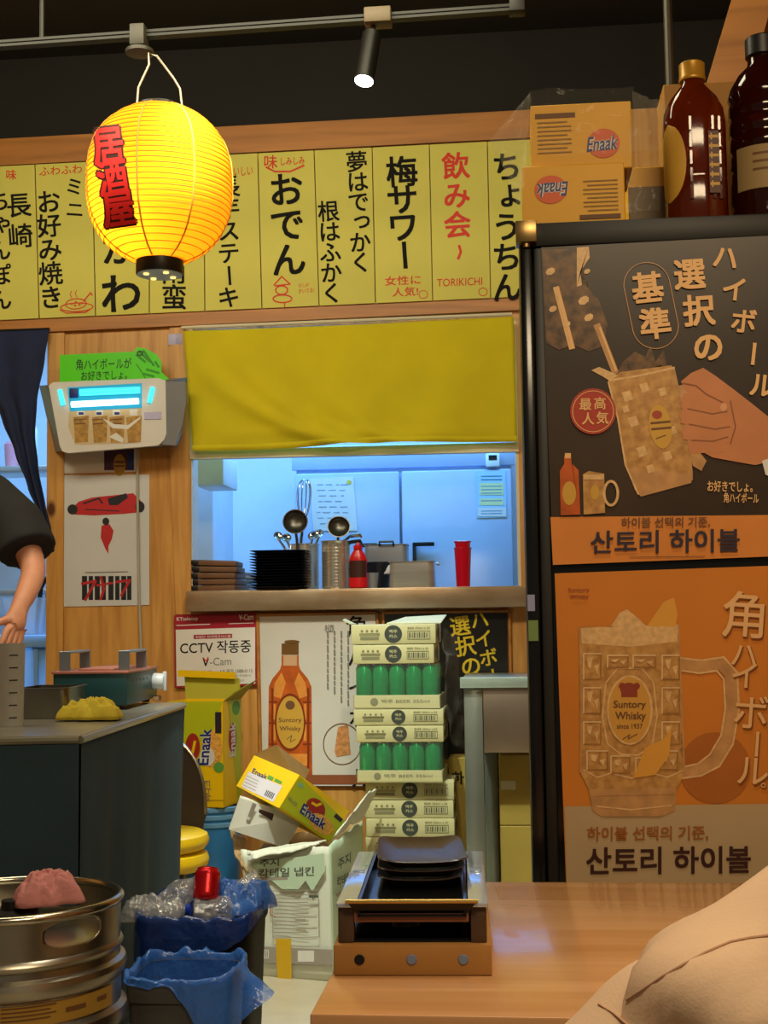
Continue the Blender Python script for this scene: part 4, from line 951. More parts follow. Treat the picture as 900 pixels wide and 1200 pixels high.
g = G(); cp = 15 / k_; vv = [(cp, H * .89), (cp * 1.04, H * .895), (cp * 1.04, H * .91), (cp, H * .915), (cp, H * .992), (cp * .9, H)]; g.lathe(vv, 28); g.build('cap', mat('gold_cap', '#b98a2a', .35, .3), t, label='gold screw cap')
g = G()
def lab(s, t_):
    a_ = R(-178 + 66 * s); e = (abs(math.cos(a_)) ** 4 + abs(math.sin(a_)) ** 4) ** -.25; f = 1 + (e - 1) * .55 + .012; th = (t_ * 2 - 1); wv = max(.02, (1 - th * th) ** .5); a2 = R(-145) + (a_ - R(-145)) * wv
    e = (abs(math.cos(a2)) ** 4 + abs(math.sin(a2)) ** 4) ** -.25; f = 1 + (e - 1) * .55 + .015
    return Vector((r_ * f * math.cos(a2), r_ * f * math.sin(a2), H * .14 + t_ * H * .46))
g.grid(lab, 16, 16); g.build('label', mat('gold_label_print'), t, label='oval gold label')
for a_ in (-104, -64, -52): 
    g = G()
    e = (abs(math.cos(R(a_))) ** 4 + abs(math.sin(R(a_))) ** 4) ** -.25; f = (1 + (e - 1) * .55) * r_ * 1.005
    for i in range(5): g.box(f * math.cos(R(a_)) - .0035, f * math.cos(R(a_)) + .0035, f * math.sin(R(a_)) - .003, f * math.sin(R(a_)) + .003, H * (.14 + .10 * i), H * (.225 + .10 * i), bev=.001, seg=1)
    g.build('facet_ridge', M_amb, t)
F_ = FaceArt((r_ * .30, -r_ * 1.035, H * .53), (1, .12, 0), (0, 0, -1), .002)
for i, c_ in enumerate('白角'): pass
F_.rect(0, 0, .022, H * .36, mat('dark_bottle_label', '#4b210c', .4)); F_.up()
for i in range(6): F_.line([(.003, .012 + i * H * .055), (.019, .012 + i * H * .055)], .006, MATS['gold_label_print']) ; F_.line([(.006, .006 + i * H * .055), (.006, .018 + i * H * .055)], .003, MATS['gold_label_print'])
F_.build('back_label', t)
# dark bottle
Yt = YFR + .12; c0 = at(899, 246, Yt); k_ = kpx(895, 200, Yt); H = at(888, 45, Yt).z - zf; r_ = 41 / k_
t = thing('liquor_bottle', 'dark ribbed plastic liquor bottle with black cap and pale label', 'bottle', (c0.x, Yt, zf))
pr = [(r_ * .82, 0), (r_ * .96, .01), (r_, .025), (r_ * .95, .04), (r_, .055)]
for i in range(5): z = H * (.22 + .09 * i); pr += [(r_ * .995, z), (r_ * .995, z + H * .055), (r_ * .95, z + H * .07)]
pr += [(r_, H * .68), (r_ * .93, H * .73), (r_ * .7, H * .80), (r_ * .42, H * .85), (r_ * .38, H * .90)]
g = G(); g.lathe(pr, 36); g.build('body', M_cola, t, smooth=50)
g = G(); g.lathe([(r_ * .36, H * .89), (r_ * .46, H * .90), (r_ * .46, H * .99), (r_ * .40, H)], 24); g.build('cap', M_dark, t, label='black screw cap')
g = G()
def lab2(s, t_): a_ = R(-150 + 130 * s); return Vector((r_ * 1.012 * math.cos(a_), r_ * 1.012 * math.sin(a_), H * .17 + t_ * H * .22))
g.grid(lab2, 20, 3); lb = g.build('label', mat('tan_label', '#9c8456', .6), t, label='pale tan label')
g = G()
for i in range(3): g.grid(lambda s, t_: Vector((r_ * 1.018 * math.cos(R(-120 + 40 * s)), r_ * 1.018 * math.sin(R(-120 + 40 * s)), H * (.34 - .04 * i) + t_ * H * .012)), 8, 1)
g.build('printed_lines', MATS['brown_ink'], t)
# ---------------------------------------------------------------- stainless sill of the hatch
zs = at(415, 689.5, YW - .07).z
t = thing('hatch_counter', 'stained stainless steel counter ledge along the bottom of the hatch', 'counter', ((hx0 + hx1) / 2, YW, zs - .1))
g = G(); zb_ = at(415, 714, YW - .07).z
g.box(hx0 + .002, hx1 - .002, YW - .07, YW + .5, zs - .012, zs, bev=.003); g.build('worktop', M_steelx, t, world=True)
g = G(); g.box(hx0 + .002, hx1 + .02, YW - .071, YW - .055, zb_, zs - .004, bev=.004); g.build('front_apron', M_steelx, t, world=True)
def on(u, Y): p = at(u, 689, Y); return Vector((p.x, Y, zs + .0004))
def hgt(v, Y): return at(400, v, Y).z - zs
# stack of black plates
M_plate = mat('black_melamine', '#1b1b22', .3)
Y_ = YW + .03; c0 = on(329, Y_); k_ = kpx(329, 670, Y_); n = 14; dz = hgt(643, Y_ - .12) / n
def splate(hw, h, lip):
    g = G(); b = bmesh.new()
    rings = [(hw * .62, 0), (hw * .70, 0), (hw * .97, h - .0008), (hw, h), (hw * .985, h + .0008), (hw * .93, h - .001), (hw * .64, .0035)]
    vv = []
    for r, z in rings:
        for i in range(32):
            a_ = 2 * math.pi * (i + .5) / 32; e = (abs(math.cos(a_)) ** 7 + abs(math.sin(a_)) ** 7) ** (-1 / 7); vv.append((r * e * math.cos(a_), r * e * math.sin(a_), z))
    fs = [(i * 32 + j, i * 32 + (j + 1) % 32, (i + 1) * 32 + (j + 1) % 32, (i + 1) * 32 + j) for i in range(len(rings) - 1) for j in range(32)] + [tuple(range(31, -1, -1)), tuple(range(6 * 32, 7 * 32))]
    g.add(vv, fs); return g
pl = None
for i in range(n):
    if pl is None: o = pl = splate(33.5 / k_, .011, 0).build('square_plate', M_plate, smooth=40)
    else: o = pl.copy(); COL.objects.link(o)
    o.location = c0 + Vector(((random.random() - .5) * .004, (random.random() - .5) * .004, i * dz)); o.rotation_euler.z = R(random.uniform(-1.2, 1.2))
    tag(o, 'black square plate in the tall even stack on the hatch counter', 'plate', 'stacked black plates on the hatch counter')
# wooden serving boards stacked at the left
M_tray = mat('brown_board', '#6b4a30', .6, var=.15); M_trayd = mat('black_board_edge', '#15161a', .4)
z = 0; Yb = YW + .0
for i, (dx, ry, dep) in enumerate(((0, 1.5, .22), (-.004, 2.5, .2), (-.008, 3.5, .21), (-.006, 5, .2), (-.012, 6, .2))):
    c0 = on(254, Yb)
    t = thing('serving_box', ['lowest brown folded box of the pile at left end of counter', 'second lowest brown folded box at left end of counter', 'middle brown folded box of the pile at left end of counter', 'second highest brown folded box at left end of counter', 'topmost tilted brown folded box at left end of counter'][i], 'box', c0 + Vector((dx, .1, .0005 + i * .0255)), 0, 'brown folded boxes on the hatch counter', rot=(0, R(.6 * i), R(-4 + 2 * i)))
    g = G(); g.box(-.095, .085, -dep / 2, dep / 2, 0, .022, bev=.003); g.build('board', M_tray, t)
    g = G(); g.box(-.1, -.07, -dep / 2 - .003, dep / 2, .002, .0205, bev=.002); g.build('end_strip', M_trayd, t)
# napkins stack between
t = thing('napkin_pile', 'bluish pile of loose packets between brown boxes and black plates', 'napkins', on(289, YW + .31)); random.seed(4)
for i in range(5): 
    g = G(); g.box(-.045, .045, -.07, .07, 0, .013, bev=.004); o = g.build('packet', mat('grey_blue_packet', '#8493a4', .35), t); o.location.z = i * .0175 + .001; o.rotation_euler = (0, R(random.uniform(-2, 5)), R(random.uniform(-16, 16)))
# canisters with utensils
M_can = mat('canister_steel', '#cdc9bd', .24, .75, var=.08, stretch=(1, 1, 30))
def canister(u, v, wpx, Y, label, ribs=0):
    c = on(u, Y); k = kpx(u, 660, Y); r = wpx / 2 / k; h = hgt(v, Y)
    t = thing('utensil_canister', label, 'canister', c, group='steel canisters on the hatch counter')
    pr = [(r * .93, 0), (r, .006)]
    for i in range(12): z = h * (.08 + .07 * i); pr += [(r, z), (r * (1 - .012 * ribs), z + h * .02), (r, z + h * .04)]
    pr += [(r, h * .97), (r * 1.05, h * .985), (r * 1.05, h), (r * .97, h), (r * .95, h * .9), (r * .9, .01)]
    g = G(); g.lathe(pr, 32, cap1=True); g.build('body', M_can, t, smooth=45); return t, c, h, r
t1, c1, h1, r1 = canister(357, 637, 34, YW + .13, 'steel canister half behind black plates, holding the whisk', 0)
t2, c2, h2, r2 = canister(394, 634, 33, YW + .03, 'ribbed steel canister beside red sauce bottle, holding ladles', 1)
def P3(u, v, Y): return at(u, v, Y)
# whisk
Yw = YW + .13
t = thing('whisk', 'steel balloon whisk standing upright in the steel canister', 'whisk', c1)
g = G(); a, b = P3(352, 640, Yw), P3(355, 612, Yw); g.tube([a + Vector((0, 0, -.08)), a, b], [.008, .008, .006], 10); g.build('handle', M_chrome, t, world=True)
top = P3(357, 562, Yw); ax = (top - b); k_ = kpx(357, 590, Yw)
for j in range(5):
    g = G(); a_ = math.pi * j / 5 + .2; sd = Vector((math.cos(a_), math.sin(a_), 0)); pts = []
    for i in range(21):
        q = math.pi * i / 20; hgt_ = math.sin(q) ** .75 if 0 < i < 20 else 0; w_ = math.cos(q); pts.append(b + ax * (1 - abs(1 - 2 * i / 20) ** 2.2) + sd * (13.5 / k_) * w_ * (math.sin(q) ** .5 if 0 < i < 20 else .1))
    g.tube(pts, .0016, 6); g.build('wire_loop', M_chrome, t, world=True)
# ladles and spoons
def ladle(label, bowl, r_px, Y, foot, tilt, name='ladle', m=M_chrome, flat=.55):
    c = P3(*bowl, Y); k = kpx(*bowl, Y); r = r_px / k
    t = thing(name, label, 'ladle' if name == 'ladle' else 'spoon', P3(*foot, Y))
    g = G(); pr = [(r * math.sin(R(a_)), -r * math.cos(R(a_)) * flat) for a_ in range(0, 91, 10)] + [(r * math.sin(R(a_)) * .93, -r * math.cos(R(a_)) * flat * .9) for a_ in range(90, -1, -10)]
    pr = [(max(x, .0005), z) for x, z in pr]
    g.lathe(pr, 24, M=Matrix.Translation(c) @ Matrix.Rotation(R(tilt[0]), 4, 'X') @ Matrix.Rotation(R(tilt[1]), 4, 'Y'), cap0=True, cap1=True); g.build('bowl', m, t, world=True, smooth=60)
    g = G(); f = P3(*foot, Y); g.tube([c + Vector((0, .0, -r * .6)), c * .5 + f * .5 + Vector((0, .01, 0)), f], [.005, .006, .005], 8); g.build('handle', m, t, world=True); return t
ladle('large dark steel ladle leaning in front of the whisk', (346, 611), 15, YW + .055, (349, 655), (80, 5), m=mat('dark_steel', '#4e4c46', .3, .8))
ladle('round steel ladle with bowl up above the ribbed canister', (397, 617), 13.5, YW + .03, (392, 660), (72, 8), m=mat('dark_steel'))
for i, (u, v, fu, lb_) in enumerate(((326, 628, 345, 'small steel spoon head leaning furthest left above the plates'), (336, 630, 348, 'small steel spoon head between dark ladle and plates'), (366, 628, 358, 'small steel spoon head right of the whisk'), (374, 625, 360, 'small steel spoon head left of the ribbed canister'))):
    ladle(lb_, (u, v), 5.5, YW + .12 + .012 * i, (fu, 662), (65, 20 - 12 * i), 'serving_spoon', M_chrome, .4)
t = thing('tongs', 'black handled kitchen tongs lying over the ribbed canister rim', 'tongs', P3(400, 640, YW + .04))
for dv in (0, 7):
    g = G(); g.tube([P3(402, 634 + dv, YW + .05), P3(412, 628 + dv, YW + .02), P3(422, 627 + dv, YW + .0), P3(424, 630 + dv, YW - .0)], [.004, .008, .008, .004], 8); g.build('arm', M_dark if dv else M_chrome, t, world=True)
# red sauce bottle
Ys = YW - .02; c0 = on(420, Ys); k_ = kpx(420, 665, Ys); H = hgt(636, Ys)
t = thing('sauce_bottle', 'red plastic sauce bottle between ribbed canister and steel pan', 'bottle', c0)
M_rp = mat('red_plastic', '#c8161c', .3)
pr = [(8.5, 0), (10.5, .03), (10.5, .22), (9.4, .36), (9.4, .5), (10.5, .6), (8, .74), (5, .82), (4.6, .86)]
g = G(); g.lathe([(r / k_, z * H) for r, z in pr], 28, sx=1.05, sy=.7); g.build('body', M_rp, t)
g = G(); g.lathe([(5.4 / k_, .85 * H), (5.4 / k_, .93 * H), (2.4 / k_, .945 * H), (1.6 / k_, H)], 16); g.build('cap', M_rp, t)
def lb3(s, t_): a_ = R(-150 + 120 * s); return Vector((10.7 / k_ * 1.05 * math.cos(a_), 10.9 / k_ * .7 * math.sin(a_), H * (.24 + .36 * t_)))
g = G(); g.grid(lb3, 16, 6); g.build('label', mat('brown_label', '#3c1c16', .4), t, label='dark brown label')
# steel pans, gastronorm tub, black pan, red cups
Yp = YW + .02; k_ = kpx(486, 670, Yp); h = hgt(660, Yp)
t = thing('steel_pan', 'shallow square steel pan standing right of the red bottle', 'pan', on(484, Yp))
def tray(g, hw, hd, h, th=.004, lip=.006, m=None):
    def rr(w, d, z, n=7, r=.02):
        out = []
        for cx_, cy_, a0 in ((w - r, d - r, 0), (-w + r, d - r, 90), (-w + r, -d + r, 180), (w - r, -d + r, 270)):
            for i in range(n): a_ = R(a0 + 90 * i / (n - 1)); out.append((cx_ + r * math.cos(a_), cy_ + r * math.sin(a_), z))
        return out
    rings = [rr(hw * .95, hd * .95, 0), rr(hw * .97, hd * .97, .004), rr(hw - lip, hd - lip, h - .002), rr(hw, hd, h - .002), rr(hw, hd, h), rr(hw - lip - th * .3, hd - lip - th * .3, h), rr(hw * .95 - th, hd * .95 - th, .006)]
    n = len(rings[0]); vv = [p for r in rings for p in r]
    g.add(vv, [(i * n + j, i * n + (j + 1) % n, (i + 1) * n + (j + 1) % n, (i + 1) * n + j) for i in range(len(rings) - 1) for j in range(n)] + [tuple(range(n - 1, -1, -1)), tuple(range((len(rings) - 1) * n, len(rings) * n))], m)
g = G(); tray(g, 27 / k_, .075, h); g.build('pan_body', M_steel, t, smooth=40)
g = G(); g.tube([(28 / k_, -.03, h - .01), (31 / k_, -.03, h - .012), (31 / k_, .03, h - .012), (28 / k_, .03, h - .01)], .004, 8); g.build('handle', M_steel, t)
Yp = YW + .31; k_ = kpx(450, 660, Yp); h = hgt(640, Yp)
t = thing('steel_container', 'deep grey steel container behind the shallow steel pan', 'container', on(454, Yp)); g = G(); tray(g, 26 / k_, .08, h); g.build('tub', mat('grey_steel', '#9a9ea2', .35, .5), t, smooth=40)
g = G(); g.tube([(-6 / k_, -.082, h - .004), (-6 / k_, -.1, h + .01), (10 / k_, -.1, h + .01), (10 / k_, -.082, h - .004)], .005, 8); g.build('handle', M_dark, t)
Yp = YW + .155; k_ = kpx(445, 670, Yp); h = hgt(660, Yp)
t = thing('black_bowl', 'wide black bowl holding spoons, behind the red sauce bottle', 'bowl', on(443, Yp)); g = G(); g.lathe([(8 / k_, 0), (10 / k_, .004), (19 / k_, h * .9), (20 / k_, h), (19 / k_, h), (9 / k_, .01)], 32); g.build('body', M_plate, t)
for i in range(3):
    o = thing('rice_scoop', ['pale flat scoop leaning left in the black bowl', 'pale flat scoop leaning in the middle of black bowl', 'brown flat scoop leaning right out of black bowl'][i], 'scoop', on(443, Yp) + Vector((-.02, -.035 + .035 * i, .03)), 0, 'scoops in the black bowl', rot=(0, R(56 + 5 * i), R(-6 + 6 * i)))
    mm = M_whitepaper if i < 2 else M_tray
    g = G(); g.tube([(0, 0, 0), (0, 0, .07)], [.005, .006], 8); g.build('handle', mm, o)
    g = G(); g.lathe([(.004, .06), (.014, .075), (.017, .09), (.013, .105), (.003, .112)], 14, sy=.3); g.build('blade', mm, o)
Yp = YW + .0; k_ = kpx(437, 680, Yp); t = thing('sauce_cup', 'tiny grey sauce cup on the counter right of red bottle', 'cup', on(437, Yp)); h = hgt(672, Yp); g = G(); g.lathe([(5 / k_, 0), (7 / k_, h), (6.4 / k_, h), (4.6 / k_, .004)], 20); g.build('body', mat('grey_steel'), t)
for i in range(2):
    Yp = YW + .02; k_ = kpx(543, 660, Yp); h = hgt(645, Yp)
    t = thing('red_tumbler', ['lower translucent red tumbler at the right of the counter', 'upper translucent red tumbler nested inside its twin'][i], 'tumbler', on(543, Yp) + Vector((0, 0, i * .026 + .0)), group='red tumblers on the hatch counter')
    s_ = 1 if i == 0 else .985
    g = G(); g.lathe([(8 / k_ * s_, 0), (9.9 / k_ * s_, h * .95), (10.4 / k_ * s_, h), (9.6 / k_ * s_, h), (9.2 / k_ * s_, h * .93), (7.4 / k_ * s_, .004)] if i == 0 else [(7.1 / k_, .0), (9.0 / k_, h * .95), (9.9 / k_, h * 1.0), (9.1 / k_, h), (8.6 / k_, h * .93), (6.6 / k_, .004)], 28); g.build('body', mat('translucent_red', '#e01030', .15, trans=.35), t)
    g = G(); g.lathe([(10.5 / k_ * s_, h * .98), (10.9 / k_ * s_, h), (10.2 / k_ * s_, h * 1.01)], 28, cap0=False, cap1=False); g.build('rim', mat('translucent_red'), t)
# ---------------------------------------------------------------- serving counter under dark cloth, left
ZC = .95
cFR = atz(93, 862, ZC); cBR = atz(215, 823, ZC); cFL = cFR + Vector((-.56, -.09, 0)); cBL = cBR + Vector((-.50, -.02, 0))
M_cc = mat('charcoal_cloth', '#2d434f', .9, var=.12, scale=6, bump=.12, bscale=500)
t = thing('serving_counter', 'counter draped in charcoal cloth with a steel top, at left', 'counter', (cFR + cBR + cFL + cBL) / 4 - Vector((0, 0, ZC)))
g = G(); g.prism([cFL, cFR, cBR, cBL], (0, 0, -.016), None); g.build('worktop', mat('worn_worktop_steel', '#98948a', .28, .6, var=.2, scale=4), t, world=True, smooth=0)
g = G(); d_ = Vector((0, 0, -.016))
for a, b in ((cFL, cFR), (cFR, cBR)):
    n = (b - a).cross(Vector((0, 0, 1))).normalized()
    g.tube([a + n * .002 + d_ * .6, b + n * .002 + d_ * .6], .009, 8)
g.build('edge_trim', mat('worn_edge_trim', '#8c8a78', .3, .6), t, world=True)
def drape(a, b, amp, ph, flare):
    n = (b - a).cross(Vector((0, 0, 1))).normalized(); L = (b - a).length
    def fn(s, q):
        z = ZC - .018 - q * (ZC - .02); w = amp * q ** .7 * (math.sin(s * L * 13 + ph) + .5 * math.sin(s * L * 29 + 2 * ph + q)) + flare * q
        return (a + (b - a) * s) * 1 + n * (.004 + w) + Vector((0, 0, z - ZC))
    return fn
g = G(); g.grid(drape(cFR, cBR, .010, .5, -.02), 90, 24); g.build('side_cloth', M_cc, t, world=True, smooth=180)
g = G(); g.grid(drape(cFL, cFR, .006, 1.5, .01), 60, 24); g.build('front_cloth', M_cc, t, world=True, smooth=180)
g = G(); g.prism([cFL + Vector((.03, .05, -.02)), cFR + Vector((-.05, .05, -.02)), cBR + Vector((-.05, -.03, -.02)), cBL + Vector((.03, -.03, -.02))], (0, 0, -.86)); g.build('cabinet', M_dark, t, world=True, smooth=0)
# teal gas grill
B = atz(149, 832, ZC); C_ = atz(184, 822.5, ZC); A_ = atz(60, 834, ZC)
ey = ray(529, 729); ey.z = 0; ey.normalize(); ex = Vector((ey.y, -ey.x, 0)); W_ = 88 / kpx(105, 832, B.y); D_ = .40; A_ = B - ex * W_
print('grill', W_, D_, (C_ - B).dot(ey)); H_ = 43 / kpx(149, 815, B.y)
Mx = Matrix((ex, ey, Vector((0, 0, 1)))).transposed().to_4x4(); Mx.translation = A_
def rotz(v): return math.atan2(v.y, v.x)
t = thing('gas_grill', 'dark teal tabletop gas grill with two bridge handles and white knob', 'grill', A_ + Vector((0, 0, .0005)), rotz(ex))
M_teal2 = mat('teal_enamel', '#1f4246', .35, .3, var=.06)
g = G(); g.box(0, W_, 0, D_, .012, H_, bev=.004); g.build('body', M_teal2, t)
g = G(); g.box(-.004, W_ + .004, -.004, D_ + .004, H_ - .002, H_ + .006, bev=.002); g.build('top_plate', mat('copper_pink_plate', '#b9776a', .35, .5, var=.1), t, label='copper pink top plate')
for x in (.03, W_ - .03):
    for y in (.03, D_ - .03):
        g = G(); g.lathe([(.012, 0), (.014, .013)], 12, M=Matrix.Translation((x, y, 0))); g.build('foot', M_dark, t)
M_hs = mat('grey_handle_steel', '#8a9096', .35, .8)
for sx in (.026, W_ - .016):
    g = G()
    for y in (.03, D_ * .62): g.box(sx - .016, sx + .016, y - .003, y + .003, H_ + .005, H_ + .062, bev=.001, seg=1)
    g.box(sx - .016, sx + .016, .027, D_ * .62 + .003, H_ + .056, H_ + .063, bev=.0015, seg=1); g.build('handle', M_hs, t)
g = G(); g.box(.06, W_ - .05, .04, D_ - .04, H_ + .005, H_ + .012, bev=.003); g.build('grate', mat('copper_pink_plate'), t)
Mk = Matrix.Translation((W_, D_ * .86, H_ * .62)) @ Matrix.Rotation(R(90), 4, 'Y')
g = G(); g.lathe([(.024, 0), (.026, .004), (.024, .03), (.02, .035)], 24, M=Mk); g.box(-.03, .03, -.006, .006, .03, .042, bev=.003, M=Mk); g.build('knob', mat('pale_grey_knob', '#b7bcc2', .35), t, label='pale grey control knob')
g = G()
for i in range(5): g.box(W_ - .0005, W_ + .0008, .07 + i * .045, .09 + i * .045, H_ * .72, H_ * .80, bev=0)
g.build('vent_slot', M_dark, t)
g = G(); g.box(W_ - .001, W_ + .018, D_ * .84, D_ * .96, .004, .02, bev=.003); g.build('lever', mat('brown_lever', '#8f6a45', .5), t)
# steel tray
p0 = atz(18, 843, ZC); p1 = atz(74, 843, ZC); k_ = kpx(46, 840, p0.y)
t = thing('steel_tray', 'steel food tray between measuring jug and yellow rag on the counter', 'tray', (p0 + p1) / 2 + Vector((.0, .10, .0005)), R(3)); g = G(); tray(g, 33 / k_, .10, 36 / k_, .003, .008); g.build('tray_body', mat('tray_steel', '#8d8a80', .3, 1.0, var=.1), t, smooth=40)
# yellow rag
p0 = atz(100, 846, ZC); k_ = kpx(100, 840, p0.y)
def rag(c, rx, ry, h, seed, n=72):
    def fn(s, q):
        a_ = 2 * math.pi * s; r = q; x, y = math.cos(a_) * r, math.sin(a_) * r
        e = 1 + .16 * math.sin(3 * a_ + seed) + .08 * math.sin(7 * a_ + 2 * seed)
        p = Vector((x * 2.1, y * 2.1, seed)); f = 1 - r ** 2.5
        w_ = Vector((noise.noise(p * .9), noise.noise(p * .9 + Vector((5, 1, 2))), 0)) * .9
        rd = 1 - abs(noise.noise((p + w_) * 1.15)) * 1.9; rd2 = 1 - abs(noise.noise((p + w_) * 2.4 + Vector((3, 3, 3)))) * 1.9
        z = h * max(0, 1 - r ** 4) ** .8 * (.42 + .34 * max(0, rd) + .12 * max(0, rd2) + .25 * noise.noise(p * .45 + Vector((9, 2, 1)))) + .004
        return c + Vector((x * rx * e, y * ry * e, z))
    g = G(); g.grid(fn, n, 30, closed_u=True); return g
t = thing('dish_rag', 'crumpled yellow rag lying on the counter edge before the grill', 'rag', p0 + Vector((0, .06, .0005))); rag(Vector(), 37 / k_, .07, 30 / k_, 3.3).build('cloth', mat('yellow_rag_cloth', '#b5a02c', .9, bump=.2, bscale=150), t, smooth=180, thick=.003)
# measuring jug
p0 = atz(3, 853, ZC); k_ = kpx(3, 850, p0.y); h = 98 / k_
t = thing('measuring_jug', 'tall grey translucent measuring jug with marks at left picture edge', 'jug', p0 + Vector((0, .05, .0005)))
g = G(); g.lathe([(15 / k_, 0), (17 / k_, h), (16.3 / k_, h), (14.3 / k_, .004)], 32); g.build('body', mat('grey_translucent_plastic', '#a9a79f', .3, alpha=.85), t, smooth=45)
g = G()
for i in range(6):
    z = h * (.1 + .15 * i); r = (15 + 2 * z / h) / k_ + .0006
    g.grid(lambda s, q: Vector((r * math.cos(R(-75 + 35 * s)), r * math.sin(R(-75 + 35 * s)), z + .003 * q)), 8, 1)
g.build('marking', M_dark, t)
g = G(); g.tube([(-16 / k_, 0, h * .9), (-26 / k_, 0, h * .85), (-26 / k_, 0, h * .3), (-15 / k_, 0, h * .22)], .007, 8); g.build('handle', mat('grey_translucent_plastic'), t)

# ---------------------------------------------------------------- people
M_skinw = mat('warm_skin', '#c98d70', .5, var=.05, scale=30)
M_tee = mat('black_tee', '#1f1f22', .9, var=.08, bump=.15, bscale=400)
M_hair = mat('black_hair', '#15110e', .55, var=.2, scale=60, stretch=(1, 1, .1))
def head(parent, c, fwd, m, s=1.0, hair=M_hair):
    """a head with jaw, nose, eyes, mouth, ears; fwd = heading angle about z"""
    g = G(); n1, n2 = 40, 30
    def fn(a, q):
        th = 2 * math.pi * a; ph = math.pi * (q - .5); x, y, z = math.cos(ph) * math.cos(th), math.cos(ph) * math.sin(th), math.sin(ph)
        w = .077 * (1 - .22 * max(0, -z) ** 1.5); d = .098 * (1 - .10 * max(0, -z)); X, Y, Z = x * d, y * w, z * .122
        if x > 0:
            X += .022 * math.exp(-((y / .16) ** 2 + ((z + .14) / .2) ** 2)) * x; X += .008 * math.exp(-((y / .3) ** 2 + ((z + .52) / .12) ** 2)); X -= .008 * math.exp(-(((abs(y) - .36) / .16) ** 2 + ((z - .02) / .12) ** 2)); X += .012 * math.exp(-((y / .3) ** 2 + ((z + .85) / .2) ** 2))
        return Vector((X, Y, Z)) * s
    g.grid(fn, n1, n2, closed_u=True)
    for sd in (-1, 1): g.lathe([(.002, -.005), (.012, -.004), (.020, .006), (.014, .009), (.004, .004)], 14, M=Matrix.Translation((-.005, sd * .080 * s, -.01)) @ Matrix.Rotation(R(-90 * sd), 4, 'X') @ Matrix.Diagonal((.8, 1.5, 1, 1)))
    Mh = Matrix.Translation(c) @ Matrix.Rotation(fwd, 4, 'Z'); g.bm.transform(Mh); hd = g.build('head', m, parent, smooth=180)
    g = G()
    for sd in (-1, 1): g.lathe([(.001, -.011), (.008, -.007), (.011, 0), (.008, .007), (.001, .011)], 14, M=Matrix.Translation((.085 * s, sd * .030 * s, .003)))
    g.bm.transform(Mh); g.build('eye', mat('eye_dark', '#241a16', .2), hd)
    g = G(); g.tube([(.087, -.022, -.064), (.095, 0, -.062), (.087, .022, -.064)], [.003, .006, .003], 8); g.bm.transform(Mh); g.build('mouth', mat('lip', '#a35a50', .4), hd)
    g = G()
    def fh(a, q):
        th = 2 * math.pi * a; ph = math.pi * (.5 - q * (.60 if abs(th - math.pi) < 1.9 else .33 + .05 * math.cos(3 * th))); x, y, z = math.cos(ph) * math.cos(th), math.cos(ph) * math.sin(th), math.sin(ph)
        return Vector((math.copysign(abs(x) ** .85, x) * .108 - .006, math.copysign(abs(y) ** .85, y) * .088, z * .126 + .004)) * s * (1 + .02 * noise.noise(Vector((x, y, z)) * 6))
    g.grid(fh, 40, 18, closed_u=True); g.bm.transform(Mh); g.build('hair', hair, hd, smooth=180)
def hand_joints(wrist, direction, palm_n, side, curl=.5, L=.18):
    """palm and five fingers: returns joints, edges from index 0 = wrist"""
    d = Vector(direction).normalized(); n = Vector(palm_n); n = (n - d * n.dot(d)).normalized(); s = d.cross(n).normalized() * side
    J = [(wrist, .026), (wrist + d * L * .22, .030)]; E = [(0, 1)]
    for k, (off, ln) in enumerate(((-.30, .40), (-.10, .45), (.10, .42), (.30, .33))):
        b = wrist + d * L * .46 + s * off * L * .42; i0 = len(J); J.append((b, .0125)); E.append((1, i0)); p = b; dd = d.copy()
        for q in range(3):
            ang = curl * (.35 + .35 * q); dd = (d * math.cos(ang) + n * math.sin(ang)); p = p + dd * ln * L * (.45 - .08 * q); J.append((p, .0098 - .0012 * q)); E.append((len(J) - 2, len(J) - 1))
    i0 = len(J); b = wrist + d * L * .26 - s * L * .16; J.append((b, .0135)); E.append((1, i0))
    J.append((b + (d * .7 - s * .7 + n * .3) * L * .17, .0115)); E.append((i0, i0 + 1)); J.append((b + (d * .95 - s * .55 + n * .5) * L * .30, .009)); E.append((i0 + 1, i0 + 2))
    return J, E
def person(name, label, base): return thing(name, label, 'person', base)
# staff member at the far left, one arm in view
Ya = 4.12
S_ = at(4, 570, Ya); El = at(41, 668, Ya - .12); Wr = at(21, 716, Ya - .26); Fi = at(14, 752, Ya - .33)
px_ = S_.x - .21; hz = S_.z - .55
t = person('person', 'person in black tee shirt behind the counter, bare right arm lowered', Vector((px_, Ya, hz - .92)))
J = [(Vector((px_, Ya, hz)), (.15, .11)), (Vector((px_, Ya, hz + .2)), (.135, .10)), (Vector((px_, Ya, hz + .38)), (.11, .085)), (Vector((px_, Ya, hz + .60)), (.05, .05)), (Vector((px_, Ya - .01, hz + .68)), (.05, .05)),
     (S_ + Vector((-.01, 0, -.07)), .042), ((S_ + El) / 2, .048), (El, .040), ((El + Wr) / 2 + Vector((.004, 0, 0)), .036), (Vector((px_ * 2 - S_.x, Ya, S_.z - .08)), .042), (Vector((px_ * 2 - S_.x - .05, Ya, S_.z - .32)), .04), (Vector((px_ * 2 - S_.x - .02, Ya - .12, S_.z - .56)), .03),
     (Vector((px_ + .09, Ya, hz - .08)), .085), (Vector((px_ + .1, Ya, hz - .46)), .06), (Vector((px_ + .1, Ya, hz - .86)), .042), (Vector((px_ + .1, Ya - .15, hz - .9)), .035), (Vector((px_ - .09, Ya, hz - .08)), .085), (Vector((px_ - .1, Ya, hz - .46)), .06), (Vector((px_ - .1, Ya, hz - .86)), .042), (Vector((px_ - .1, Ya - .15, hz - .9)), .035)]
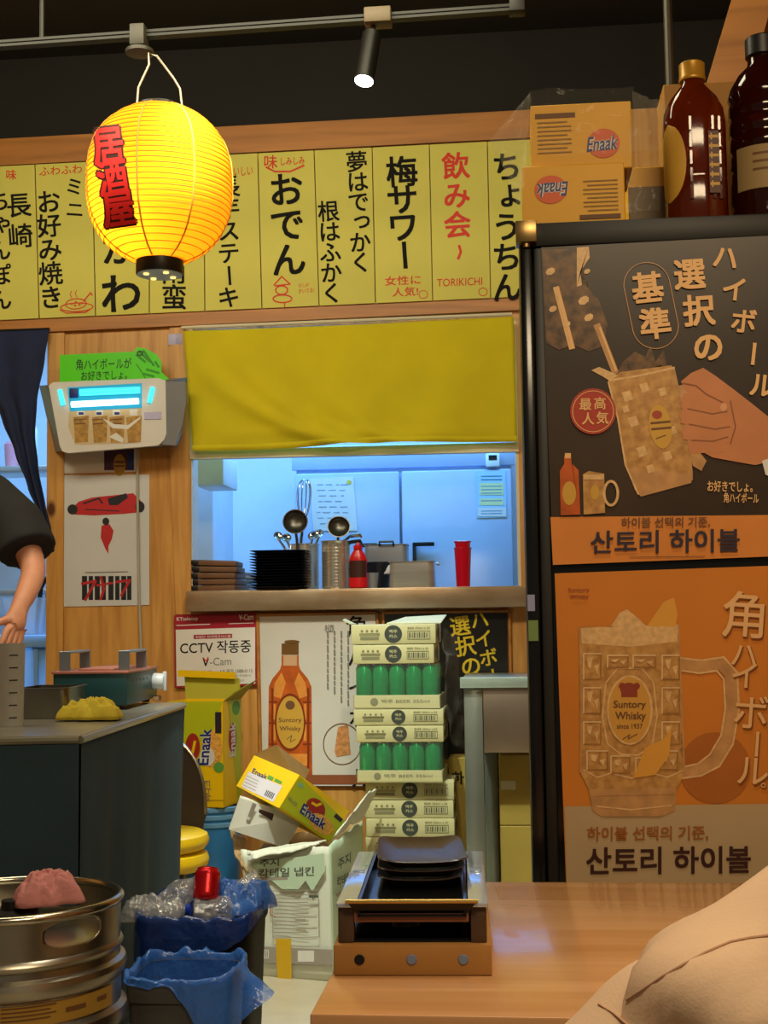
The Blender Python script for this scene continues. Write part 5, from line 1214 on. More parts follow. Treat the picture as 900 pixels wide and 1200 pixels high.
E = [(0, 1), (1, 2), (2, 3), (3, 4), (2, 5), (5, 6), (6, 7), (7, 8), (2, 9), (9, 10), (10, 11), (0, 12), (12, 13), (13, 14), (14, 15), (0, 16), (16, 17), (17, 18), (18, 19)]
hj, he = hand_joints(Wr, Fi - Wr, (-.6, .3, -.3), 1, .7, .19); o_ = len(J); J += hj; E += [(a + o_, b + o_) for a, b in he] + [(8, o_)]
b_ = skin('body', J, E, M_skinw)
b_.parent = t; b_.data.transform(Matrix.Translation(-t.location))
# tee shirt over the torso, sleeves to just above the elbow
def lerp(a, b, f): return a + (b - a) * f
slv = lerp(S_, El, .80)
S2_ = Vector((px_ * 2 - S_.x, Ya, S_.z - .03))
s2 = garment('tee_shirt', [(Vector((px_, Ya, hz - .14)), .178, .132), (Vector((px_, Ya, hz + .08)), .162, .122), (Vector((px_, Ya, hz + .30)), .178, .128), (Vector((px_, Ya, hz + .44)), .185, .118), (Vector((px_, Ya, hz + .53)), .13, .095), (Vector((px_, Ya, hz + .575)), .07, .07)],
             [[(S_ + Vector((-.045, 0, -.03)), .078), (lerp(S_, El, .45), .082), (slv, .092)], [(S2_ + Vector((.045, 0, 0)), .078), (S2_ + Vector((-.02, 0, -.16)), .082), (S2_ + Vector((-.045, 0, -.27)), .09)]], M_tee, t)
J3 = [(Vector((px_, Ya, hz + .02)), (.165, .125)), (Vector((px_ + .095, Ya, hz - .1)), .105), (Vector((px_ + .1, Ya, hz - .46)), .08), (Vector((px_ + .1, Ya, hz - .84)), .065), (Vector((px_ - .095, Ya, hz - .1)), .105), (Vector((px_ - .1, Ya, hz - .46)), .08), (Vector((px_ - .1, Ya, hz - .84)), .065)]
s3 = skin('trousers', J3, [(0, 1), (1, 2), (2, 3), (0, 4), (4, 5), (5, 6)], M_dark); s3.parent = t; s3.data.transform(Matrix.Translation(-t.location))
head(t, Vector((0, -.01, hz + .80)) - Vector((0, 0, t.location.z)) + Vector((0, 0, 0)), R(-70), M_skinw)
g = G(); g.box(px_ - .6, px_ + .20, Ya - .45, 5.40, 0, hz - .925, bev=.01); o = g.build('raised_step', M_trimwood); tag(o, 'raised wooden step behind the cloth covered counter', 'step')
# ---------------------------------------------------------------- steel work table at the right of the hatch wall
Yk = 4.95
t = thing('steel_table', 'stainless steel side table wedged between beer stack and fridge', 'table', at(600, 900, Yk + .2) * 1)
t.location.z = 0
M_greensteel = mat('greenish_steel', '#a9b0a4', .3, .8, var=.08)
zt2 = at(560, 794, Yk).z
a = at(541, 800, Yk); xR = a.x + .62
g = G(); g.box(a.x, xR, Yk, Yk + .42, zt2 - .036, zt2, bev=.004); g.build('table_top', M_greensteel, t, world=True)
g = G(); g.box(a.x - .006, xR, Yk - .006, Yk + .001, zt2 - .037, zt2 + .002, bev=.002); g.build('plastic_edge_wrap', mat('wrap_film_green', '#c4d6c6', .1, alpha=.4, spec=1.0, bump=.5, bscale=30), t, world=True)
for u, y0, w_ in ((556, Yk + .02, 22), (575, Yk + .36, 17)):
    p = at(u, 900, y0); hw = w_ / 2 / kpx(u, 900, y0)
    g = G(); g.box(p.x - hw, p.x + hw, y0, y0 + hw * 2, 0, zt2 - .036, bev=.004); g.build('leg', M_greensteel, t, world=True)
for y0 in (Yk + .02, Yk + .36):
    g = G(); g.box(xR - .05, xR, y0, y0 + .04, 0, zt2 - .036, bev=.004); g.build('leg', M_greensteel, t, world=True)
g = G(); p = at(566, 806, Yk + .015); q = at(567, 882, Yk + .015); g.box(p.x, xR - .03, Yk + .012, Yk + .02, q.z, p.z, bev=.002); g.build('apron_panel', mat('dull_apron_steel', '#b09c88', .35, .9, var=.1), t, world=True)
# cartons under the table
M_kraft = mat('olive_kraft', '#a8903e', .7, var=.06)
zc = 0
for i in range(2):
    a, b = at(586, 970, Yk + .14), at(700, 970, Yk + .14); h = (at(600, 968, Yk + .14).z if i == 0 else at(600, 884, Yk + .14).z - zc)
    t = thing('kraft_carton', ['lower olive carton stacked under the steel table', 'upper olive carton with a tape patch under the steel table'][i], 'carton', ((a.x + b.x) / 2, Yk + .15, zc + .0006), 0, 'olive cartons under the steel table')
    w_ = b.x - a.x
    g = G(); g.box(-w_ / 2, w_ / 2, 0, .2, 0, h - .002, bev=.003, seg=1); g.build('carton', M_kraft, t, smooth=0)
    g = G(); g.box(-w_ / 2, w_ / 2, .09, .11, h - .002, h - .0014); g.build('seam', mat('dark_seam', '#6b5a24', .7), t)
    if i: g = G(); g.box(-w_ / 2 + .005, -w_ / 2 + .06, -.0008, 0, h * .50, h * .62); g.build('tape', mat('pale_tape', '#c8c4a0', .4), t)
    zc += h
# brown carton + crumpled clear plastic right of the beer stack
a, b = at(528, 985, 5.3), at(552, 985, 5.3)
t = thing('kraft_carton', 'narrow olive carton with dark letters between beer stack and table leg', 'carton', ((a.x + b.x) / 2, 5.25, 0)); h = at(540, 888, 5.25).z; w_ = b.x - a.x
g = G(); g.box(-w_ / 2, w_ / 2, 0, .15, 0, h, bev=.003, seg=1); g.build('carton', M_kraft, t, smooth=0)
F_ = FaceArt((-w_ / 2, 0, h), (1, 0, 0), (0, 0, -1), .001); F_.ht('하', .012, .05, .058, .10, M_blk, .03); F_.build('lettering', t)
# ---------------------------------------------------------------- beer stack
M_bc = mat('cream_beer_carton', '#c2bd8c', .5, var=.04); M_bc2 = mat('carton_dark_print', '#3a3f38', .6); M_bcg = mat('carton_grey_print', '#7c7a58', .6)
Yb_ = 5.00
def beer_carton(w, d, h):
    t = thing('beer_carton', 'x', 'carton')
    g = G(); g.box(-w / 2, w / 2, 0, d, 0, h - .0012, bev=.004, seg=2); g.build('carton', M_bc, t)
    F_ = FaceArt((-w / 2, 0, h), (1, 0, 0), (0, 0, -1), .0008)
    F_.ell(w * .5, h * .5, h * .44, h * .44, M_bc2); F_.up(); 
    for j in (0, 1): F_.ht('카스' if j else '맥주', w * .5 - h * .2, h * (.28 + .24 * j), w * .5 + h * .2, h * (.46 + .24 * j), M_bc, .02)
    F_.rect(w * .11, h * .62, w * .33, h * .78, M_bcg)
    for j in range(4): F_.ell(w * (.13 + .06 * j), h * .34, h * .07, h * .07, M_bcg, 0, 6)
    for j in range(3): F_.line([(w * (.10), h * (.46 + .05 * j)), (w * .34, h * (.46 + .05 * j))], .0015, M_bcg)
    F_.ht('BEER 355ml x 24', w * .67, h * .16, w * .93, h * .27, M_bcg, .01)
    F_.line([(w * .67, h * .36), (w * .93, h * .36), (w * .93, h * .76), (w * .67, h * .76)], .0025, M_bcg, True); F_.up()
    for j in range(12): F_.line([(w * (.69 + .0195 * j), h * .44), (w * (.69 + .0195 * j), h * .68)], .0022 if j % 3 else .004, M_bc2)
    F_.build('printed_front', t)
    F_ = FaceArt((w / 2, 0, h), (0, 1, 0), (0, 0, -1), .0008); F_.ell(d * .5, h * .5, h * .4, h * .4, M_bc2); F_.rect(d * .1, h * .3, d * .3, h * .7, M_bcg); F_.build('printed_side', t)
    return t
def can_tray(w, d, h):
    t = thing('can_tray', 'x', 'beer cans')
    th = h * .30
    g = G()
    for x0, x1, y0, y1 in ((-w / 2, w / 2, 0, .004), (-w / 2, w / 2, d - .004, d), (-w / 2, -w / 2 + .004, 0, d), (w / 2 - .004, w / 2, 0, d)): g.box(x0, x1, y0, y1, 0, th, bev=.001, seg=1)
    g.box(-w / 2, w / 2, 0, d, 0, .004); g.build('tray', M_bc, t, smooth=0)
    F_ = FaceArt((-w / 2, 0, th), (1, 0, 0), (0, 0, -1), .0008); F_.ht('맥주 BEER 355ml', w * .32, th * .3, w * .88, th * .6, M_bcg, .01); F_.ell(w * .24, th * .5, th * .3, th * .3, M_bcg); F_.build('lettering', t)
    r = w / 10 - .0012
    first = None
    nx, ny = 5, max(2, int(d / (2 * r + .001)))
    M_can1 = mat('green_beer_can', '#0a9650', .2, .5, var=.1)
    for i in range(nx):
        for j in range(ny):
            if 1 < j < ny - 0 and i < nx - 1 and j > 1: continue
            if first is None:
                g = G(); H = h - .006
                g.lathe([(r * .82, 0), (r * .9, .004), (r, .012), (r, H - .014), (r * .84, H - .003), (r * .82, H), (r * .78, H - .003)], 24); o = first = g.build('beer_can', M_can1, t)
                g = G(); g.lathe([(r * 1.003, H * .02), (r * 1.003, H * .18)], 24, cap0=False, cap1=False); g.build('printed_band', mat('pale_green_print', '#9fc8a8', .4), o)
                g = G(); g.lathe([(r * .85, H - .002), (r * .85, H + .0008), (r * .78, H + .0008)], 24, cap0=False, cap1=False); g.build('lid_rim', M_chrome, o)
            else: o = copy_tree(first, t)
            o.location = (-w / 2 + .005 + (2 * r) * (i + .5) + i * .0002, .006 + r + j * (2 * r + .0006), .0045); o.rotation_euler.z = R(37 * i + 90 * j)
    def wr(s, q):
        a = s * 4; k = int(min(3.999, a)); f = a - k; cs = [(-w / 2 - .002, -.002), (w / 2 + .002, -.002), (w / 2 + .002, d + .002), (-w / 2 - .002, d + .002)]
        A_, B_2 = cs[k], cs[(k + 1) % 4]; z = th * .4 + q * (h - th * .4 - .0005); kx = noise.noise(Vector((s * 30, q * 3, w)))
        return Vector((A_[0] + (B_2[0] - A_[0]) * f, A_[1] + (B_2[1] - A_[1]) * f - .0015 * abs(kx), z))
    g = G(); g.grid(wr, 80, 8, closed_u=True); g.build('shrink_wrap', mat('shrink_film', '#e8f4e8', .08, alpha=.05, spec=.8, bump=.5, bscale=45), t, smooth=180)
    return t
xc0 = at(480, 1000, Yb_).x
rowsv = [(1031, 1008), (1008, 985.5), (985.5, 964), (964, 942.5), (942.5, 917)]
zl = at(476, 917, Yb_).z; W1 = (530 - 425) / kpx(476, 960, Yb_); dz = (zl - at(476, 1008, Yb_).z) / 4 
nlow = int(round(zl / dz)); dz = zl / nlow
lowlab = ['floor level beer carton of the stack, below the visible ones', 'second beer carton up from the floor', 'third beer carton up from the floor', 'fourth beer carton up from the floor', 'fifth beer carton up from the floor', 'sixth beer carton up from the floor', 'seventh beer carton up from the floor', 'eighth beer carton up from the floor', 'ninth beer carton up from the floor', 'tenth beer carton up from the floor', 'eleventh beer carton up from the floor', 'twelfth beer carton up']
vis = {0: 'cream beer carton just under the lower green can tray, top of five', 1: 'cream beer carton second below the lower green can tray', 2: 'cream beer carton third below the lower green can tray', 3: 'cream beer carton fourth below lower can tray, behind black plates', 4: 'cream beer carton fifth below lower can tray, mostly behind black plates'}
GB = 'beer cartons in the tall stack'
p0 = beer_carton(W1, .24, dz)
for i in range(nlow):
    o = p0 if i == 0 else copy_tree(p0)
    o.location = (xc0 + random.uniform(-.003, .003), Yb_ + .04 + random.uniform(0, .004), i * dz + .0004); o.rotation_euler.z = R(random.uniform(-1.5, .5))
    k = nlow - 1 - i
    tag(o, vis.get(k, lowlab[i] + ', hidden behind the napkin carton'), 'carton', GB)
# upper, slightly narrower piles
def seq(items, Y):
    for kind, vb, vt_, ul, ur, lab in items:
        z0, z1 = at((ul + ur) / 2, vb, Y).z, at((ul + ur) / 2, vt_, Y).z; k = kpx((ul + ur) / 2, (vb + vt_) / 2, Y); w_ = (ur - ul) / k
        o = (beer_carton if kind == 'c' else can_tray)(w_, .24, z1 - z0 - .0008)
        o.location = (at((ul + ur) / 2, vb, Y).x, Y, z0 + .0004); o.rotation_euler.z = R(random.uniform(-2, -.5)); tag(o, lab, None, GB if kind == 'c' else 'shrink wrapped green can trays')
seq([('t', 917, 870, 418, 519, 'lower shrink wrapped tray of green beer cans in the stack'),
     ('c', 870, 850, 417, 520, 'cream beer carton resting directly on the lower green can tray'),
     ('c', 850, 830.5, 414, 520, 'cream beer carton right beneath the upper green can tray'),
     ('t', 830.5, 778, 414, 516, 'upper shrink wrapped tray of green beer cans in the stack'),
     ('c', 778, 755, 413, 509, 'cream beer carton resting directly on the upper green can tray'),
     ('c', 755, 731, 411, 511, 'topmost cream beer carton with open flap at the stack top')], Yb_)
top_z = at(461, 731, Yb_).z
tt = [o for o in bpy.data.objects if o.get('label', '').startswith('topmost cream')][0]
g = G(); w_ = 100 / kpx(461, 740, Yb_)
g.prism([(-w_ * .1, .06, at(461, 755, Yb_).z * 0 + (top_z - tt.location.z)), (w_ * .55, .05, top_z - tt.location.z), (w_ * .60, .12, top_z - tt.location.z + .028), (.08 * w_, .20, top_z - tt.location.z + .022)], (0, .003, .003)); g.build('carton_flap', M_bc, tt, smooth=0)
g = G(); g.prism([(-w_ * .5, .0, top_z - tt.location.z - .001), (-w_ * .5, .13, top_z - tt.location.z - .001), (-w_ * .62, .11, top_z - tt.location.z + .02), (-w_ * .6, .0, top_z - tt.location.z + .015)], (0, 0, .002)); g.build('carton_flap', M_bc, tt, smooth=0)
film('clear_wrap', None, [(519, 735), (536, 742), (548, 880), (526, 872)], (5.1, 5.26, 5.3, 5.12), M_film2, .05, 20, 9)
o = bpy.data.objects['clear_wrap']; tag(o, 'crumpled clear plastic film hanging off right side of beer stack', 'plastic film')
# ---------------------------------------------------------------- blue bin, tall snack carton, chair
Yc = 4.86
M_bb = mat('bright_blue_plastic', '#3a8ad0', .35, var=.05)
a, b = at(205, 952, Yc), at(277, 952, Yc); r_ = (b.x - a.x) / 2; zb2 = at(250, 947, Yc).z
t = thing('blue_bucket', 'blue plastic bin that carries the tall open yellow snack carton', 'bin', ((a.x + b.x) / 2, Yc + r_, 0))
g = G(); g.lathe([(r_ * .8, 0), (r_ * .82, .004), (r_ * .95, zb2 - .08), (r_ * .94, zb2 - .01), (r_ * .9, zb2 - .012), (r_ * .78, .01)], 40); g.build('tub', M_bb, t, smooth=40)
g = G()
for i in range(3): z = zb2 - .075 + i * .027; g.lathe([(r_ * .94, z), (r_ * 1.0, z + .004), (r_ * 1.0, z + .016), (r_ * .94, z + .02)], 40, cap0=False, cap1=False)
g.build('rim', mat('pale_blue_rim', '#6fa9d6', .35), t, smooth=30)
# snack carton: front face (left) and right face share the edge at u = 262
tb = thing('snack_carton', 'tall open yellow snack carton standing upright on the blue bin', 'carton', ((a.x + b.x) / 2, Yc + r_, zb2 + .0005))
P0, P1, P2, P3_ = at(196, 938, Yc + .02), at(262, 945, Yc - .0), at(283, 938, Yc + .16), at(218, 934, Yc + .18)
zu = at(262, 822, Yc).z; zz0 = zb2 + .001
base = [Vector((p.x, p.y, zz0)) for p in (P0, P1, P2, P3_)]; up_ = Vector((0, 0, zu - zz0)); M_cin = mat('grey_card_inside', '#a7a591', .7)
g = G(); 
for i in range(4): g.prism([base[i], base[(i + 1) % 4], base[(i + 1) % 4] + up_, base[i] + up_], (base[(i + 2) % 4] - base[(i + 1) % 4]).normalized() * .003, None)
g.prism(base, (0, 0, .003)); g.build('carton', M_enaak_y, tb, world=True, smooth=0)
g = G(); bk = base[3] + up_; br = base[2] + up_; fl_ = base[0] + up_
g.prism([bk, br, br + Vector((-.01, .02, .075)), bk + Vector((-.01, .02, .085))], (0, .003, 0), mat('pale_lime_inside', '#aaa626', .6)); g.build('carton_flap', None, tb, world=True, smooth=0)
g = G(); g.prism([bk + Vector((-.03, .0, .083)), br + Vector((-.02, .0, .073)), br + Vector((-.02, .0, .098)), bk + Vector((-.03, 0, .108))], (0, .003, 0)); g.build('carton_flap', M_enaak_y, tb, world=True, smooth=0)
g = G(); g.prism([base[1] + up_, br, br + Vector((.06, .0, .07)), base[1] + up_ * 1.0 + Vector((.03, .05, .03))], (0, .003, .001)); g.build('carton_flap', mat('pale_lime_inside'), tb, world=True, smooth=0)
ax = (base[1] - base[0]); w_ = ax.length; h_ = zu - zz0; nn = Vector((ax.y, -ax.x, 0)).normalized()
F_ = FaceArt(base[0] + up_, ax, (0, 0, -1), .001)
if F_.n.dot(nn) < 0: F_.n = -F_.n
F_.poly([(0, 0), (w_ - .002, 0), (w_ * .6, h_ * .62), (w_ * .5, h_), (0, h_)], M_enaak_g); F_.up()
F_.ell(w_ * .46, h_ * .43, w_ * .13, h_ * .13, mat('snack_red', '#a52a1a', .5)); F_.ell(w_ * .80, h_ * .45, w_ * .19, h_ * .17, M_noodle); F_.up()
F_.ell(w_ * .72, h_ * .52, w_ * .13, h_ * .09, M_whitepaper, 0, 20, 0, 360); F_.ell(w_ * .92, h_ * .62, w_ * .09, h_ * .05, M_greenink); F_.up()
F_.ft('Enaak', (w_ * .54, h_ * .60), (w_ * .06, -h_ * .34), (w_ * .20, 0), M_whitepaper, .06); F_.up(); F_.ft('Enaak', (w_ * .54, h_ * .60), (w_ * .06, -h_ * .34), (w_ * .20, 0), M_blueink, .03)
F_.line([(w_ * .45, h_ * .50), (w_ * .50, h_ * .38)], .01, M_enaak_y); F_.rect(w_ * .86, h_ * .10, w_ * .97, h_ * .30, M_nav)
F_.ft('이나크', (w_ * .66, h_ * .94), (0, -h_ * .20), (w_ * .12, 0), M_greyink, .01); F_.line([(w_ * .45, h_ * .93), (w_, h_ * .93)], .002, MATS['old_gold_ink'])
F_.build('printed_front', tb, world=True)
ax = (base[2] - base[1]); w2 = ax.length
F_ = FaceArt(base[1] + up_, ax, (0, 0, -1), .001); nn = Vector((ax.y, -ax.x, 0)).normalized()
if F_.n.dot(nn) < 0: F_.n = -F_.n
F_.poly([(w2 * .25, 0), (w2, 0), (w2, h_), (w2 * .8, h_)], M_enaak_g); F_.up(); F_.ell(w2 * .5, h_ * .36, w2 * .22, h_ * .14, mat('snack_red')); F_.up(); F_.ft('Enaak', (w2 * .32, h_ * .54), (0, -h_ * .32), (w2 * .34, 0), M_whitepaper, .03); F_.ell(w2 * .7, h_ * .08, w2 * .22, h_ * .07, M_greenink)
F_.build('printed_side', tb, world=True)
# curved-back chair with yellow seat
Yh = 4.36
t = thing('side_chair', 'dark round backed chair with thick yellow seat behind the counter', 'chair', at(205, 1000, Yh + .1)); t.location.z = 0
zseat = at(225, 983, Yh).z; xs_ = at(230, 980, Yh).x
g = G()
for i, (z0, z1, rr) in enumerate(((zseat - .06, zseat, 1.0), (zseat - .125, zseat - .062, 1.0))):
    pr = [(.001, z0), (.15 * rr, z0), (.163 * rr, z0 + .015), (.166 * rr, (z0 + z1) / 2), (.160 * rr, z1 - .012), (.14, z1 - .002), (.001, z1)]
    g.lathe(pr, 40, M=Matrix.Translation((xs_ - .166, Yh + .166, 0)))
g.build('seat', mat('yellow_vinyl', '#e0b816', .35, var=.03), t, world=True, label='thick yellow seat cushion')
Yk2 = Yh + .345; pts = []; z0b = at(236, 975, Yk2).z; xr_ = at(241, 950, Yk2).x; wB = .17; zt_b = at(213, 892, Yk2).z
for i in range(25):
    a_ = math.pi * i / 24; pts.append((xr_ - wB + wB * math.cos(a_), Yk2, z0b + .06 + (zt_b + .03 - z0b) * math.sin(a_) ** .8))
pts += [(xr_ - 2 * wB + .02, Yk2, zseat - .05), (xr_ - .02, Yk2, zseat - .05)]
g = G(); g.prism(pts, (0, .015, 0)); g.build('backrest', mat('dark_brown_panel', '#3a3026', .45, var=.12), t, world=True)
g = G(); g.tube(pts[:25], .006, 8); g.build('back_frame', mat('pale_steel_rim', '#b0aa98', .3, .9), t, world=True)
for dx, dy in ((-.1, .06), (.1, .06), (-.1, .26), (.1, .26)):
    g = G(); g.tube([(xs_ - .166 + dx * 1.15, Yh + dy, 0), (xs_ - .166 + dx, Yh + dy, zseat - .125)], .011, 8); g.build('leg', M_dark, t, world=True)
# ---------------------------------------------------------------- torn napkin carton with boxes thrown in
M_wcart = mat('white_torn_carton', '#d6d8c8', .75, var=.04, scale=4); M_mint = mat('mint_carton_print', '#bcd0b4', .75, var=.04)
fl0, fr0, br0 = atz(303, 1143, 0), atz(390, 1150, 0), atz(427, 1118, 0)
ex = Vector((fr0.x - fl0.x, fr0.y - fl0.y, 0)); ey2 = Vector((br0.x - fr0.x, br0.y - fr0.y, 0)); bl0 = fl0 + ey2
t = thing('napkin_carton', 'torn white and mint napkin carton full of discarded boxes on floor', 'carton', (fl0 + fr0 + br0 + bl0) / 4)
tl, tr, tbr = Vector(at(282, 1000, fl0.y)), Vector(at(386, 990, fr0.y)), Vector(at(424, 962, br0.y + .0)); 
def wall(a, b, at_, bt, nu, jag, seed, m):
    """a carton side whose top edge is torn"""
    def fn(s, q):
        lo = a + (b - a) * s; hi = at_ + (bt - at_) * s; j = jag * (noise.noise(Vector((s * 5, seed, 0))) + .4 * noise.noise(Vector((s * 17, seed, 3)))) * q ** 3
        return lo + (hi - lo) * q + Vector((0, 0, j)) + Vector((0, -.012 * noise.noise(Vector((s * 3, q * 3, seed))), 0)) * q
    g = G(); g.grid(fn, nu, 14, m); return g
Z0 = Vector((0, 0, .002))
btl = bl0 + Vector((-.02, .0, tl.z)); 
wall(fl0 + Z0, fr0 + Z0, tl, tr, 26, .02, 1.5, M_wcart).build('front_panel', None, t, world=True, thick=.005, smooth=60)
wall(fr0 + Z0, br0 + Z0, tr, tbr, 20, .015, 4.2, M_mint).build('side_panel', None, t, world=True, thick=.005, smooth=60)
wall(br0 + Z0, bl0 + Z0, tbr, btl, 20, .01, 7.7, M_card).build('back_panel', None, t, world=True, thick=.005, smooth=60)
wall(bl0 + Z0, fl0 + Z0, btl, tl + Vector((-.0, 0, -.01)), 20, .03, 9.1, M_card).build('side_panel', None, t, world=True, thick=.005, smooth=60)
g = G(); g.prism([p + Vector((0, 0, .001)) for p in (fl0, fr0, br0, bl0)], (0, 0, .004)); g.build('base_panel', M_card, t, world=True, smooth=0)
# torn flaps: front flap folded over, left flap hanging, right corner rising
def flap(pts, n, m, nm='torn_flap', seed=1, amp=.012):
    def fn(s, q):
        p = (pts[0] * (1 - s) + pts[1] * s) * (1 - q) + (pts[3] * (1 - s) + pts[2] * s) * q
        k = noise.noise(Vector((s * 3, q * 3, seed))) + .4 * noise.noise(Vector((s * 9, q * 9, seed)))
        return p + Vector((.3 * k, -abs(k) , k)) * amp
    g = G(); g.grid(fn, n, n, m); return g.build(nm, None, t, world=True, thick=.005, smooth=60)
yf = fl0.y
flap([at(290, 998, yf - .02), at(383, 985, yf - .03), at(360, 993, yf - .06), at(296, 1006, yf - .07)], 14, M_wcart, seed=2)
flap([at(288, 985, yf + .05), at(292, 1024, yf - .01), at(276, 1005, yf - .0), at(270, 972, yf + .06)], 12, M_card, seed=3)
flap([at(392, 980, yf + .02), at(426, 958, yf + .3), at(441, 925, yf + .3), at(432, 928, yf + .24)], 12, M_wcart, seed=4)
# printing on front and side
F_ = Art(yf - .02); F_.e = .0
nx_ = (fr0 - fl0); 
class CFace(Art):
    """print laid on a carton side given by four photo corners and their depths"""
    def __init__(s, f): s.f = f; s.g = G(); s.e = .004
    def P(s, u, v): return s.f(u, v, s.e)
def plane_fn(p0, p1, p2, sgn=1):
    n = (p1 - p0).cross(p2 - p0).normalized()
    if n.dot(EYE - p0) < 0: n = -n
    def f(u, v, e):
        d = ray(u, v); tt_ = (p0 + n * e - EYE).dot(n) / d.dot(n); return EYE + d * tt_
    return f
A = CFace(plane_fn(fl0, fr0, (tl + tr) / 2)); A.e = .014; M_gp = mat('grey_carton_print', '#55554c', .7); M_gb = mat('taupe_band_print', '#9a9084', .7)
A.shape([(292, 1012), (380, 1000), (381, 1020), (366, 1045), (358, 1032), (350, 1042), (330, 1042), (312, 1026)], M_mint); A.up()
A.ht('주지', 304, 1007, 327, 1016, M_gp, .03, -.06); A.ht('칵테일 냅킨', 303, 1018, 368, 1029, M_gp, .03, -.04); A.line([(300, 1030), (336, 1029)], 4, M_gb)
A.line([(317, 1046), (317, 1072), (323, 1075)], 1.2, mat('print_rust', '#b0644a', .6)); A.line([(319, 1044), (373, 1043), (374, 1098), (320, 1099)], .9, M_gb, True)
for i in range(11): A.line([(321, 1049 + i * 4.4), (321 + (40 if i % 3 else 50), 1048.6 + i * 4.4)], 1.1, M_gb)
A.rect(362, 1049, 373, 1052, M_gp); A.rect(346, 1077, 358, 1080, M_gb)
A.build('lettering', t)
A = CFace(plane_fn(fl0, fr0, (tl + tr) / 2)); A.e = .013
A.poly([(303, 1109), (390, 1113), (390, 1131), (304, 1128)], M_gb); A.up(); A.rect(305, 1113, 315, 1123, M_whitepaper); A.rect(349, 1114, 368, 1127, M_whitepaper); A.up()
for i in range(6): A.line([(306 + 1.5 * i, 1114), (306 + 1.5 * i, 1122)], .7, M_gp)
A.poly([(323, 1100), (341, 1100), (342, 1150), (325, 1149)], mat('yellow_packing_tape', '#d0a41c', .35)); A.build('band_and_tape', t)
A = CFace(plane_fn(fr0, br0, (tr + tbr) / 2)); A.e = .012
A.ft('주지', (396, 1007), (15, -9), (0, 13), M_gp, .03); A.ft('칵테일 냅킨', (395, 1028), (28, -13), (0, 13), M_gp, .03); A.line([(395, 1049), (416, 1036)], 4, M_gb); A.build('side_lettering', t)
# boxes thrown in: white open box, then the lime snack box on top
def obox(name, label, cat, F4, Ys, depth_vec, m, group=None, bev=.002):
    """box given by its front face (photo corners + depths) and a depth vector"""
    p = [at(*q, y) for q, y in zip(F4, Ys)]; c = sum(p, Vector()) / 4
    t_ = thing(name, label, cat, c, group=group); g = G(); g.hexa(p + [q + depth_vec for q in p], m); g.build('carton', m, t_, world=True, smooth=0); return t_, p
Yw_ = yf
tw, pw = obox('white_box', 'open white box with small dark slot tilted in the napkin carton', 'box', [(268, 972), (335, 994), (356, 957), (281, 935)], [Yw_ - .03, Yw_ + .08, Yw_ + .09, Yw_ - .015], Vector((-.005, .03, .004)), mat('white_card', '#dddcd2', .6))
A = CFace(plane_fn(pw[0], pw[1], pw[2])); A.e = .001; A.poly([(304, 948), (321, 954), (319, 962), (303, 952)], mat('dark_slot_print', '#3a2320', .6)); A.line([(298, 943), (291, 962)], 5, M_gb); A.up(); A.ell(291, 959, 2, 2, M_whitepaper); A.build('printed_front', tw, world=True) if 0 else A.g.build('printed_front', None, tw, world=True, smooth=0)
Ye = yf - .025
pe = [at(277, 921, Ye + .06), at(327, 947, Ye), at(351, 908, Ye + .03), at(298, 885, Ye + .09)]
q1, q2 = at(386, 988, Ye + .19), at(407, 963, Ye + .21)
tr_ = q1 - pe[1]; pb = [p + tr_ for p in pe]
te = thing('snack_box', 'yellow and lime snack box tipped over on top of napkin carton', 'box', sum(pe + pb, Vector()) / 8)
g = G(); g.hexa(pe + pb, M_enaak_y); g.build('carton', M_enaak_y, te, world=True, smooth=0)
A = CFace(plane_fn(pe[0], pe[1], pe[2])); A.e = .001; A.ft('Enaak', (297, 900), (17, 8), (-2, 6), M_blueink, .02)
A.poly([(291, 904), (331, 921), (320, 940), (283, 922)], mat('lilac_white_label', '#d5cfd8', .6)); A.up()
for i in range(4): A.line([(289 + i * -1.2, 909 + i * 3.6), (303 - i * 1.2, 915.5 + i * 3.6)], .8, M_gb)
for i in range(6): A.line([(313 + i * 1.7, 926 + i * .8), (310 + i * 1.7, 932 + i * .8)], 1, M_blk)
A.poly([(315, 908), (321, 911), (319, 915), (313, 912)], M_greenink); A.poly([(323, 912), (331, 916), (329, 919), (321, 915)], M_greenink); A.g.build('printed_end', None, te, world=True, smooth=0)
A = CFace(plane_fn(pe[1], pe[2], pe[2] + tr_)); A.e = .001
A.poly([(328.5, 946), (351.5, 910), (405, 963), (386, 986)], M_enaak_g); A.up(); A.ell(370, 947, 10, 13, mat('snack_red'), -40); A.ell(377, 966, 17, 10, M_noodle, 38); A.up()
A.ft('Enaak', (356, 941), (28, 21), (-5, 11), M_whitepaper, .07); A.up(); A.ft('Enaak', (356, 941), (28, 21), (-5, 11), M_blueink, .035); A.line([(366, 941), (371, 944), (376, 942)], 3, M_enaak_y); A.poly([(394, 953), (402, 960), (399, 964), (391, 957)], M_nav); A.ell(352, 920, 4, 2.4, mat('pale_teal_print', '#7fbf9a', .5), 35); A.ft('이나크', (339, 933), (10, 8), (-2, 5), M_greyink, .02)
A.g.build('printed_side', None, te, world=True, smooth=0)
g = G(); g.prism([pe[3], pe[3] + tr_ * .92, pe[3] + tr_ * .95 + Vector((.02, .05, .06)), pe[3] + tr_ * .05 + Vector((.06, .04, .035))], (.002, .0, .004)); g.build('carton_flap', M_card, te, world=True, smooth=0)
